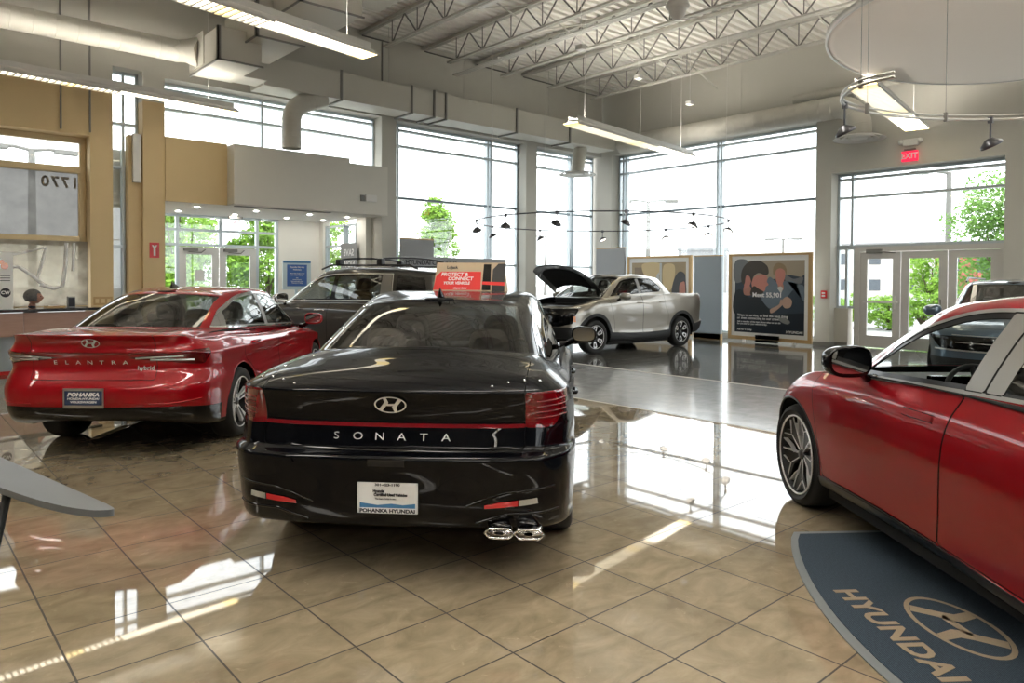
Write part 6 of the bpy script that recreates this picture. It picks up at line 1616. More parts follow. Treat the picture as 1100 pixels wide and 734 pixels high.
def build_props():
    M['track_metal'] = pbr('track_metal', (.10, .10, .11), .3, .8); M['lens_lit'] = pbr('spot_lens', (.7, .7, .68), .2, emit=(1, .95, .85), emit_s=1.2)
    M['track_bright'] = pbr('track_bright', (.5, .49, .46), .3, .8)
    # ---- ducts
    t = thing('air_duct', 'long rectangular air duct running along the upper left wall', 'duct')
    xs = [6.0, 7.75, 9.60, 10.25, 10.60, 12.95, 15.0, 17.0]
    for a, b in zip(xs[:-1], xs[1:]): duct_box(t, a, b, 14.55, 15.25, 5.56, 6.16)
    for x in xs[1:-1]:
        m = MB(); m.box(x - .022, x + .022, 14.51, 15.29, 5.52, 5.56); m.box(x - .022, x + .022, 14.51, 14.55, 5.56, 6.20); m.build('duct_flange', M['duct_flange'], t)
    duct_box(t, 5.42, 5.99, 14.35, 14.95, 5.60, 6.12, 'duct_connector')
    t = thing('air_duct', 'stepped trunk duct of offset sheet-metal boxes, upper left', 'duct')
    for q in ((4.62, 5.40, 13.2, 14.72, 5.52, 6.10), (5.12, 6.0, 12.72, 14.3, 5.92, 6.6), (5.42, 6.60, 11.6, 12.88, 6.30, 7.0), (6.0, 7.3, 10.2, 12.2, 6.72, 7.3)):
        duct_box(t, *q)
        m = MB(); x0, x1, y0, y1, z0, z1 = q; e = .03
        m.box(x0 - e, x0 + e, y0 - e, y0, z0 - e, z1); m.box(x0 - e, x1 + e, y0 - e, y0, z0 - e, z0); m.box(x0 - e, x0, y0 - e, y0 + .04, z0 - e, z1); m.box(x0 - e, x0, y0, y1, z0 - e, z0); m.build('duct_flange', M['duct_flange'], t)
    m = MB(); m.tube([(4.30, 14.6, 5.90), (4.45, 14.45, 5.90), (4.64, 14.3, 5.88)], [.21, .22, .30], 4); m.box(4.60, 4.66, 13.95, 14.75, 5.58, 6.2); m.build('duct_transition', M['duct'], t)
    round_duct('round_duct', 'round duct along the top of the left wall', [(-6.9, 14.6, 5.91), (-1, 14.6, 5.91), (4.35, 14.6, 5.91)], .205, .33)
    pts = [(6.70, 14.78, 4.37), (6.70, 14.78, 4.95)] + [tuple(p) for p in arc_pts((7.15, 14.78, 4.97), .45, PI, PI * .62, 7, (1, 0, 0), (0, 0, 1))] + [(7.45, 14.78, 5.58)]
    round_duct('round_duct', 'ribbed elbow duct dropping from the rectangular duct to the soffit', pts, .20, .12)
    pts = [(16.90, 14.2, 5.66), (16.90, 8.35, 5.66)] + [tuple(p) for p in arc_pts((16.9, 8.0, 5.13), .53, PI / 2 + .2, PI, 7, (0, 1, 0), (0, 0, 1))]
    pts = [(16.90, 14.2, 5.66)] + [(16.90, y, 5.66) for y in (12, 10, 8.1)] + [tuple(p) for p in arc_pts((16.9, 7.72, 5.12), .54, PI * .5, PI, 9, (0, 1, 0), (0, 0, 1))][1:] + [(16.9, 7.18, 4.92)]
    pts = [(16.90, 14.2, 5.66), (16.9, 12, 5.66), (16.9, 10, 5.66), (16.9, 7.9, 5.66)] + [(16.9, 7.72 - .54 * math.sin(a), 5.12 + .54 * math.cos(a)) for a in np.linspace(0, PI / 2, 8)][0:] + [(16.9, 7.18, 4.92)]
    round_duct('round_duct', 'round duct along the right wall ending in a round ceiling diffuser', pts, .26, .28, (16.9, 7.18, 4.90))
    pts = [(15.95, 15.0, 5.55), (15.85, 14.95, 5.35), (15.75, 14.9, 5.1), (15.7, 14.9, 4.80)]
    round_duct('round_duct', 'short curved duct with diffuser near the far corner', pts, .20, .16, (15.7, 14.9, 4.78))
    m = MB(); m.tube([(17.35, 9., 6.15), (17.35, 2, 6.15), (17.35, -8, 6.15)], .10, 12); tag(m.build('pipe', M['duct']), 'thin painted pipe along the top of the right wall', 'pipe')
    # hangers
    for k, (x, y, z0) in enumerate(((9.0, 14.6, 6.16), (11.2, 14.6, 6.16), (12.1, 14.6, 6.16), (14.2, 14.6, 6.16), (15.4, 14.6, 6.16), (16.9, 12.4, 5.9), (16.9, 10.2, 5.9))):
        m = MB(); m.tube([(x, y, z0), (x, y, 7.45)], .008, 6); tag(m.build('duct_hanger', M['steel']), 'thin rod hanging a duct from the roof deck', 'hanger rod', 'duct hanger rods')
    # ---- lamps
    pendant('pendant_lamp', 'long lit linear lamp across the upper left, end near the soffit', (-.4, 13.72), (5.37, 14.3), 4.85, width=.26)
    pendant('pendant_lamp', 'lit linear lamp with louvres at the top, above the trunk duct', (.9, 8.45), (5.49, 9.36), 4.85, width=.36)
    pendant('pendant_lamp', 'linear lamp hanging above the pickup truck near the picture centre', (10.78, 10.46), (16.19, 11.25), 4.85, width=.40)
    pendant('pendant_lamp', 'bright linear lamp below the round hanging panel', (12.24, 5.18), (16.77, 5.90), 4.85, width=.48)
    rows = (((-6., 3.0), 'over the floor left of the viewer'), ((.4, 2.9), 'over the black saloon, nearest row'), ((-6., -1.6), 'behind the viewer on the left'), ((.4, -1.6), 'just behind the viewer'), ((-6., -5.6), 'in the back row on the left'), ((.4, -5.6), 'in the back row, middle'),
            ((7., -3.2), 'far to the right, second row'), ((6.9, .4), 'to the right of the red car'), ((-6.4, 8.), 'far left, beside the office'))
    for (x, y), lb in rows: pendant('pendant_lamp', 'unseen linear fill lamp added ' + lb, (x, y), (x + 5.4, y + .55), 4.85, width=.34, mat='lamp_on_fill', up='lamp_up_fill')  # unseen lamps added to fill the room, stronger than the ones in view
    # ---- round hanging panel
    t = thing('ceiling_panel', 'large round pale panel hanging from the roof at upper right', 'ceiling panel', (11.78, 2.98, 5.0))
    SE = Matrix.Diagonal((1.044, .806, 1, 1))
    m = MB(); m.lathe([(0, 0), (2.60, 0), (2.72, .012), (2.72, .07), (0, .07)], 96, SE); m.build('panel_disc', M['cloud'], t)
    m = MB(); m.lathe([(2.72, -.004), (2.75, -.004), (2.75, .085), (2.72, .085)], 96, SE, closed=True); m.build('panel_rim', M['white_plastic'], t)
    for a in range(0, 360, 60):
        m = MB(); m.tube([(2.1 * math.cos(R_(a)), 1.6 * math.sin(R_(a)), .07), (2.1 * math.cos(R_(a)), 1.6 * math.sin(R_(a)), 2.45)], .006, 6)
        m.build('suspension_cable', M['white_plastic'], t)
    # ---- track lights
    cx, cy_, zt, r = 12.05, 10.75, 2.86, 2.75
    t = thing('track_light', 'round cable-hung lighting track with small spotlights above the pickup', 'track light', (cx, cy_, 0))
    m = MB(); m.tube([(r * math.cos(a), r * math.sin(a) * 1.0, zt) for a in np.linspace(0, 2 * PI, 73)[:-1]], .013, 8, True); m.build('track_rail', M['track_metal'], t)
    for a in (150, 180, 205, 232, 262, 300, 335, 5, 40, 75, 110): spot(t, (r * math.cos(R_(a)), r * math.sin(R_(a)), zt), R_(a) + 1., 1.25)
    for a in (20, 110, 200, 290): m = MB(); m.tube([(r * math.cos(R_(a)), r * math.sin(R_(a)), zt), (r * math.cos(R_(a)), r * math.sin(R_(a)), 7.4)], .004, 6); m.build('suspension_cable', M['white_plastic'], t)
    t = thing('track_light', 'curved metal lighting track with two spotlights, right of centre', 'track light', (5.4, 1.6, 0))
    K = [(4.54, 1.73), (4.62, 2.0), (4.95, 2.22), (5.4, 2.20), (5.97, 1.95), (6.45, 1.45), (6.75, .75), (6.8, 0.), (6.5, -.8)]
    P = cr_interp(np.arange(len(K)), np.array(K, float), np.linspace(0, len(K) - 1.001, 60)); zt = 2.80
    m = MB(); m.tube([(p[0] - 5.4, p[1] - 1.6, zt) for p in P], .010, 8); m.tube([(p[0] - 5.4, p[1] - 1.6, zt + .03) for p in P], .007, 8); m.build('track_rail', M['track_bright'], t)
    spot(t, (5.02 - 5.4, 2.235 - 1.6, zt), 2.4, .85, .20); spot(t, (6.26 - 5.4, 1.70 - 1.6, zt), 2.4, .95, .18)
    for x, y in ((4.60, 1.95), (5.3, 2.2), (6.0, 1.92)): m = MB(); m.tube([(x - 5.4, y - 1.6, zt), (x - 5.4, y - 1.6, 7.4)], .0022, 6); m.bbox(x - 5.4 - .012, x - 5.4 + .012, y - 1.6 - .012, y - 1.6 + .012, zt - .02, zt + .05, .003); m.build('suspension_cable', M['steel_dark'], t)
    # ---- ceiling devices
    def dome(label, p, s=1.):
        t = thing('ceiling_dome', label, 'dome camera', p); m = MB(); m.lathe([(0, .1), (.13 * s, .1), (.15 * s, .04), (.13 * s, .0), (0, 0)], 28); m.tube([(0, 0, .1), (0, 0, 7.42 - p[2])], .02, 8); m.build('dome_mount', M['white_plastic'], t)
        m = MB(); m.lathe([(.11 * s, 0)] + [(.11 * s * math.cos(a), -.11 * s * 1.3 * math.sin(a)) for a in np.linspace(0, PI / 2, 9)], 28); m.build('dome_cover', M['white_plastic'], t)
    dome('white dome camera under the joists at top centre', (9.75, 7.05, 5.98), 1.3)
    for k, (p, lb) in enumerate((((13.0, 10.45, 6.2), 'small white junction box with cables, above the centre lamp'), ((15.2, 10.6, 6.0), 'small white box hanging left of the right-hand duct'), ((10.3, 9.7, 6.1), 'small white box under the nearest joist'))):
        t = thing('junction_box', lb, 'junction box', p); m = MB(); m.bbox(-.08, .08, -.08, .08, -.05, .05, .015); m.tube([(0, 0, .05), (0, 0, 7.42 - p[2])], .008, 6); m.build('box_body', M['white_plastic'], t)
    t = thing('ceiling_heater', 'flat pale box hanging from the roof at the top edge, left of centre', 'ceiling unit', (8.65, 10.8, 6.92)); m = MB(); m.bbox(-.38, .38, -.38, .38, 0, .16, .03); m.build('unit_body', M['white_plastic'], t)
    for dx in (-.3, .3): m = MB(); m.tube([(dx, 0, .16), (dx, 0, .5)], .01, 6); m.build('unit_rod', M['steel'], t)
    # exit sign and lamp on the right wall
    t = thing('exit_sign', 'red EXIT sign on the wall above the right-hand doors', 'exit sign', (XB, 6.30, 0))
    m = MB(); m.bbox(-.06, -.0, -.17, .17, 4.30, 4.53, .01); m.build('sign_box', M['red_sign'], t)
    m = MB(); add_text(m, 'EXIT', .17, frame_M((-.062, 0, 4.415), (0, -1, 0), (0, 0, 1)), bold=.004); m.build('sign_lettering', M['white_ink'], t)
    m = MB(); m.box(-.05, -.01, -.12, .12, 4.55, 4.58); m.build('sign_bracket', M['steel_dark'], t)
    t = thing('emergency_light', 'pale emergency light above the red exit sign', 'emergency light', (XB, 6.28, 0)); m = MB(); m.bbox(-.07, 0, -.16, .16, 4.64, 4.80, .015); m.build('light_body', M['white_plastic'], t)
    for s in (-1, 1): m = MB(); m.lathe([(0, .03), (.05, .03), (.06, -.02), (0, -.03)], 16, Matrix.Translation((-.05, s * .20, 4.74)) @ Matrix.Rotation(PI / 2, 4, 'Y')); m.build('lamp_head', M['white_plastic'], t)
    t = thing('fire_alarm', 'red fire alarm call point on the right-hand pier', 'fire alarm', (XB, 8.22, 0)); m = MB(); m.bbox(-.05, 0, -.07, .07, 1.17, 1.36, .01); m.build('alarm_box', M['red_plastic'], t); m = MB(); m.box(-.056, -.05, -.04, .04, 1.21, 1.25); m.box(-.056, -.05, -.04, .04, 1.28, 1.32); m.build('alarm_label', M['white_ink'], t)
    t = thing('extinguisher_sign', 'small red extinguisher sign on the tan pier', 'sign', (4.13, YA, 0)); m = MB(); m.bbox(-.09, .09, -.012, 0, 1.98, 2.28, .004); m.build('sign_plate', M['red_plastic'], t)
    m = MB(); T = frame_M((0, -.014, 2.13), (1, 0, 0), (0, 0, 1)); m.prism([(-.02, -.11), (.02, -.11), (.02, .04), (.05, .10), (.02, .10), (0, .07), (-.02, .10), (-.05, .10), (-.02, .04)], 0, .002, T); m.build('sign_symbol', M['white_ink'], t)
    t = thing('wall_socket', 'tan outlet plate low on the tan pier', 'outlet plate', (3.22, YA, 0)); m = MB(); m.bbox(-.16, .16, -.02, 0, 1.06, 1.22, .005); m.build('outlet_plate', M['gold_frame'], t)
    m = MB(); [m.box(a - .03, a + .03, -.024, -.02, 1.10, 1.18) for a in (-.1, 0, .1)]; m.build('outlet_insert', M['wall_warm_lit'], t)
    t = thing('exit_sign', 'small clear exit sign hanging over the lobby doors', 'exit sign', (6.55, 17.6, 0)); m = MB(); m.bbox(-.17, .17, -.03, .03, 3.03, 3.09, .008); m.build('sign_mount', M['steel_dark'], t)
    m = MB(); m.box(-.15, .15, -.004, .004, 2.84, 3.03); m.build('sign_plate', M['pane'], t); m = MB(); add_text(m, 'EXIT', .13, frame_M((0, -.008, 2.935), (1, 0, 0), (0, 0, 1)), bold=.002); m.build('sign_lettering', M['red_plastic'], t)
    t = thing('wall_sign', 'small pale box on the grey soffit over the lobby', 'sign', (8.78, YA - .28, 0)); m = MB(); m.bbox(-.10, .20, -.05, 0, 3.42, 3.58, .01); m.build('sign_box', M['white_plastic'], t); m = MB(); m.box(-.22, -.12, -.03, 0, 3.42, 3.56); m.build('sign_speaker', M['steel_dark'], t)
    m = MB(); m.box(5.7, 7.9, YA - .10, YA + .02, 3.105, 3.12); tag(m.build('ceiling_slot_vent', M['steel_dark']), 'dark slot vent in the lobby soffit', 'vent')
    # ---- blue sign stand in the lobby
    t = thing('sign_stand', 'blue notice in a white frame on a stand by the lobby wall', 'sign', (7.62, 16.5, 0), R_(-8))
    m = MB(); m.bbox(-.34, .34, 0, .05, 1.32, 2.02, .008); m.box(-.03, .03, .05, .09, 0, 1.9); m.box(-.2, .2, -.1, .25, 0, .02); m.build('sign_frame', M['frame_pale'], t)
    m = MB(); m.box(-.33, .33, -.008, 0, 1.96, 2.01); m.build('sign_header', M['plate_blue'], t)
    m = MB(); m.box(-.24, .24, -.006, -.0, 1.40, 1.92); s = m.build('sign_face', M['sign_blue'], t)
    m = MB()
    for tx, sz, zz in (('Hyundai Service', .055, 1.86), ('Welcome', .05, 1.80), ('We are here to help you and', .030, 1.71), ('your vehicle all day long', .030, 1.67), ('Sales', .030, 1.60), ('Service and parts', .030, 1.56), ('Open seven days a week', .030, 1.52), ('Thank you for visiting', .030, 1.48)): add_text(m, tx, sz, frame_M((0, -.008, zz), (1, 0, 0), (0, 0, 1)), bold=.001, extrude=.0005)
    m.build('sign_lettering', M['white_ink'], s)
    # banner in the lobby side window
    t = thing('window_banner', 'grey lettered banner seen from behind in the lobby side window', 'banner', (9.08, 16.62, 0)); m = MB(); m.box(-.01, .0, -.42, .42, 1.55, 2.50); m.build('banner_cloth', M['panel_grey'], t)
    m = MB(); [add_text(m, tx, .24, frame_M((-.012, 0, z), (0, -1, 0), (0, 0, 1)), bold=.004, mirror=True) for tx, z in (('SAVE', 2.25), ('NOW', 1.95))]; m.build('banner_lettering', M['white_ink'], t)
    # ---- boards round the room
    panel_board('grey board with a brown top edge behind the dark grey SUV', 9.52, 10.48, 14.86, 14.94, .3, 2.56, 'panel_grey')
    t = panel_board('low wide board with small lettering right behind the dark grey SUV', 9.25, 12.4, 14.30, 14.36, .9, 2.12, 'panel_grey', False)
    m = MB(); add_text(m, 'HYUNDAI CERTIFIED', .16, frame_M((-.8, -.035, 1.05 + .93), (1, 0, 0), (0, 0, 1)), bold=.002); m.build('board_lettering', M['dark_ink'], t)
    panel_board('grey board with a brown top edge in the far corner', 16.95, 17.03, 14.10, 15.25, .1, 2.56, 'panel_grey')
    panel_board('blue grey board standing between the two framed posters', 16.95, 17.05, 10.78, 11.62, .0, 2.25, 'panel_blue')
    framed_poster('large framed poster of two men in a car, beside the right-hand pier', 8.30, 10.58, .06, 2.30, 17.0, 'men')
    framed_poster('large framed poster in brown tones partly behind the pickup', 11.75, 14.05, .06, 2.30, 17.0, 'brown')
    # ---- tent sign on the black saloon's roof
    o, a = SON[0], SON[1]; c, s_ = math.cos(a), math.sin(a); lx, ly = 2.35, -.10
    t = thing('roof_sign', 'red and black tent-shaped sign lying on the roof of the black saloon', 'sign', (o[0] + c * lx - s_ * ly, o[1] + s_ * lx + c * ly, 1.485), a)
    m = MB(); w, h = .30, .235
    def T(x, y, z): return (x, y, z)
    v = [(-.10, w, 0), (-.02, w - .02, h), (.10, w, 0), (-.10, -w, 0), (-.02, -w + .02, h), (.10, -w, 0)]
    m.add(v, [(0, 3, 4, 1), (2, 1, 4, 5), (0, 1, 2), (3, 5, 4), (0, 2, 5, 3)]); m.build('sign_board', M['tan_card'], t)
    ex = Vector((0, -1, 0)); ey = Vector((.08, 0, h)).normalized(); Tm = frame_M((-.102, 0, .0), ex, ey)
    def quad(nm, mat, P, z): q = MB(); q.add([Tm @ Vector((x, y, z)) for x, y in P], [tuple(range(len(P)))]); return q.build(nm, mat, t)
    quad('red_field', M['sign_red'], [(-.30, .012), (.09, .012), (.09, .17), (-.24, .17), (-.28, .13)], .001)
    quad('black_field', M['gloss_black'], [(.10, .012), (.17, .012), (.17, .235), (.11, .235)], .001)
    quad('black_field', M['satin_black'], [(.18, .002), (.285, .002), (.285, .24), (.23, .24), (.185, .19)], .001)
    quad('red_band', M['sign_red'], [(.10, .06), (.285, .05), (.285, .08), (.10, .085)], .002)
    q = MB(); [add_text(q, tx, sz, Tm @ Matrix.Translation((x, y, .002)), bold=.001, shear=.2, extrude=.0005) for tx, sz, x, y in (('PROTECT &', .042, -.13, .145), ('CONNECT', .042, -.08, .108), ('YOUR VEHICLE', .032, -.11, .07), ('ask your dealer', .018, -.08, .028))]; q.build('sign_lettering', M['white_ink'], t)
    q = MB(); add_text(q, 'LoJack', .034, Tm @ Matrix.Translation((-.15, .205, .002)), bold=.001, extrude=.0005); q.build('sign_lettering', M['dark_ink'], t)
    # ---- entrance mat
    ux, uy = (-.61, -.79), (-.79, .61)
    n_ = math.hypot(*ux); ux = (ux[0] / n_, ux[1] / n_); uy = (-ux[1] * -1 * -1, 0)
    ux = Vector((-.61, -.7924, 0)).normalized(); vy = Vector((-ux.y, ux.x, 0)); vy = -vy if vy.dot(Vector((-.79, .61, 0))) < 0 else vy
    org = Vector((4.80, 1.82, 0))
    def mp(u, v, z): return org + ux * u + vy * v + Vector((0, 0, z))
    arc = [(0, .0), (0, .62)] + [(u, .62 + .40 * math.sin(PI * min(max(u, 0), 3.1) / 3.1) ** .8) for u in np.linspace(.1, 3.0, 30)] + [(3.1, .62), (3.1, .0)]
    t = thing('entrance_mat', 'dark blue ribbed mat with grey edge beside the right-hand red car', 'mat', tuple(org))
    def ring(P, e):
        c = (1.5, .40); return [((p[0] - c[0]) * (1 - e / 1.5) + c[0], (p[1] - c[1]) * (1 - e / .55) + c[1]) for p in P]
    def pl(P, z0, z1, nm, mat):
        q = MB(); n = len(P); v = [mp(x, y, z0) - org for x, y in P] + [mp(x, y, z1) - org for x, y in P]
        q.add(v, [tuple(range(n)), tuple(range(n, 2 * n))] + [(i, (i + 1) % n, n + (i + 1) % n, n + i) for i in range(n)]); o = q.build(nm, mat, t)
        bm = bmesh.new(); bm.from_mesh(o.data); bmesh.ops.recalc_face_normals(bm, faces=bm.faces[:]); bm.to_mesh(o.data); bm.free(); return o
    pl(arc, .001, .007, 'mat_edge', M['mat_edge']); inn = ring(arc, .045); inn = [(x, max(y, .02)) for x, y in inn]
    cp = pl(inn, .006, .011, 'mat_pile', M['mat_pile'])
    q = MB(); ey = -vy
    Tt = frame_M(tuple(mp(1.27, .755, .0116) - org), tuple(ux), tuple(ey))
    v, f = text_geo('HYUNDAI', .2, .007, 0., .0008, 1.06); x0, x1 = min(a[0] for a in v), max(a[0] for a in v); y0, y1 = min(a[1] for a in v), max(a[1] for a in v); q.add([Tt @ Vector(((a - (x0 + x1) / 2) * .84 / (x1 - x0), (b - (y0 + y1) / 2) * .125 / (y1 - y0), c)) for a, b, c in v], f); q.build('mat_lettering', M['mat_tan'], cp)
    v, f = emblem_geo(.60, .34, 0, .09); Te = frame_M(tuple(mp(1.25, .44, .0120) - org), tuple(ux), tuple(ey)); q = MB(); q.add([Te @ Vector(p) for p in v], f); q.build('mat_emblem', M['mat_tan'], cp)
    # ---- grey table tip on the left
    t = thing('side_table', 'grey boat-shaped table top with black legs at the left edge', 'table', (.40, 3.6, 0))
    e = Vector((-.18, .984, 0)); n = Vector((-.984, -.18, 0)); tip = Vector((.63, 2.87, 0)) - Vector((.40, 3.6, 0))
    Q = smooth_poly([(0, 0), (.05, .055), (.25, .115), (.66, .165), (1.2, .20), (1.8, .17), (2.2, .08), (2.28, 0, 1), (.08, -.012, 1)], 6)
    q = MB(); m_ = len(Q); P3 = [tip + e * p[0] + n * p[1] for p in Q]
    q.add([(p.x, p.y, .725) for p in P3] + [(p.x, p.y, .75) for p in P3], [tuple(range(m_))[::-1], tuple(range(m_, 2 * m_))] + [(i, (i + 1) % m_, m_ + (i + 1) % m_, m_ + i) for i in range(m_)]); q.build('table_top', M['table_grey'], t)
    q = MB(); a_, b_ = tip + e * .25, tip + e * 2.1; q.tube([(a_.x, a_.y, .715), (b_.x, b_.y, .715)], .012, 6); q.build('table_edge_strip', M['satin_black'], t)
    q = MB(); c1 = tip + e * .55 + n * .06; c2 = tip + e * 1.9 + n * .06; q.tube([(c1.x, c1.y, .69), (c2.x, c2.y, .69)], .022, 8); 
    q.build('table_rail', M['satin_black'], t)
    for cc, dd in ((.80, -.34), (1.75, .25)):
        q = MB(); c1 = tip + e * cc + n * .08; c2 = tip + e * (cc + dd) + n * .34; q.tube([(c1.x, c1.y, .70), (c2.x, c2.y, 0.01)], .018, 8); q.build('table_leg', M['satin_black'], t)
        q = MB(); c2 = tip + e * (cc - dd * .5) + n * -.10
    # ---- service counter, left
    t = thing('service_counter', 'service counter with a black top and pinkish wood front at the left', 'counter', (1.2, 14.2, 0), R_(12))
    q = MB(); q.bbox(-2.6, 1.75, -.30, .38, 1.01, 1.06, .008); q.build('counter_top', M['counter_black'], t)
    for a, b, mt in ((-2.5, -.25, 'wood_warm'), (-.24, .55, 'wood_warm'), (.56, 1.70, 'wood_warm')): q = MB(); q.box(a, b, -.24, -.2, .62, 1.0); q.build('counter_panel', M[mt], t)
    q = MB(); q.box(-.36, -.26, -.25, -.19, .55, 1.0); q.build('counter_red_post', M['red_plastic'], t)
    q = MB(); q.box(-2.5, 1.7, -.18, .3, .06, .62); q.build('counter_body', M['panel_blue'], t)
    q = MB(); q.box(-2.5, 1.7, -.15, .25, 0, .06); q.build('counter_plinth', M['red_plastic'], t)
    t = thing('banner_stand', 'narrow white roll-up sign with yellow and black marks on the counter', 'sign', (1.55, 14.12, 1.06), R_(12)); q = MB(); q.box(-.11, .11, -.02, .02, 0, .92); q.build('sign_board', M['poster_white'], t)
    q = MB(); q.lathe([(0, 0), (.055, 0)], 20, frame_M((-.01, -.022, .70), (1, 0, 0), (0, 0, 1))); q.lathe([(0, 0), (.04, 0)], 20, frame_M((-.05, -.0225, .76), (1, 0, 0), (0, 0, 1))); q.build('sign_yellow_mark', M['amber'], t)
    q = MB(); q.lathe([(0, 0), (.075, 0)], 24, frame_M((.0, -.022, .27), (1, 0, 0), (0, 0, 1))); q.build('sign_black_mark', M['dark_ink'], t)
    q = MB(); add_text(q, 'CW', .07, frame_M((0, -.024, .27), (1, 0, 0), (0, 0, 1)), bold=.003, extrude=.0003); q.build('sign_lettering', M['white_ink'], t)
    q = MB(); [q.box(-.07, .07, -.022, -.021, z, z + .012) for z in (.46, .50, .54)]; q.build('sign_text_lines', M['dark_ink'], t)
    t = thing('card_holder', 'small dark card holder on the right end of the counter', 'card holder', (2.53, 14.45, 1.06), R_(12)); q = MB(); q.bbox(-.06, .06, -.03, .03, 0, .19, .006); q.build('holder_body', M['panel_grey'], t); q = MB(); q.box(-.05, .05, -.034, -.03, .02, .17); q.build('holder_card', M['dark_ink'], t)
    t = thing('paper_tray', 'low tan tray of papers on the counter before the person', 'tray', (2.28, 14.42, 1.06), R_(12)); q = MB(); q.bbox(-.14, .14, -.08, .08, 0, .035, .006); q.build('tray_body', M['gold_frame'], t); q = MB(); q.box(-.12, .12, -.06, .06, .035, .045); q.build('paper_stack', M['poster_white'], t)
    person_at_counter()
    # painted number on the office glass, read from outside
    q = MB(); add_text(q, '1770', .27, frame_M((2.60, YA + RC + .03, 3.36), (1, 0, 0), (0, 0, 1)), bold=.010, mirror=True, spacing=1.25, xscale=.95); tag(q.build('house_number', M['number_grey']), 'grey house number 1770 reversed on the filmed office window', 'number')
    # bay behind the film: a screen with curved white lines
    t = thing('glass_partition', 'streaked glass panel with white painted lines behind the counter', 'partition', (0, 15.36, 0)); q = MB(); q.box(-1.0, 2.96, 0, .01, 1.06, 2.25); q.build('partition_glass', M['film_clear'], t)
    q = MB(); Z = lambda x, z: (x, -.004, z)
    q.tube([Z(1.62, 1.95), Z(2.0, 2.03), (2.30, -.004, 2.12), (2.22, -.004, 1.78), (2.15, -.004, 1.52)], .030, 6); q.tube([Z(1.68, 1.78), Z(1.9, 1.76), Z(2.1, 1.6), Z(2.28, 1.42), Z(2.42, 1.38)], .034, 6); q.tube([Z(2.62, 2.22), Z(2.60, 1.8), Z(2.55, 1.42), Z(2.42, 1.38), Z(2.2, 1.45)], .036, 6); q.tube([Z(2.74, 2.22), Z(2.72, 1.7)], .026, 6); q.build('painted_lines', M['white_ink'], t)
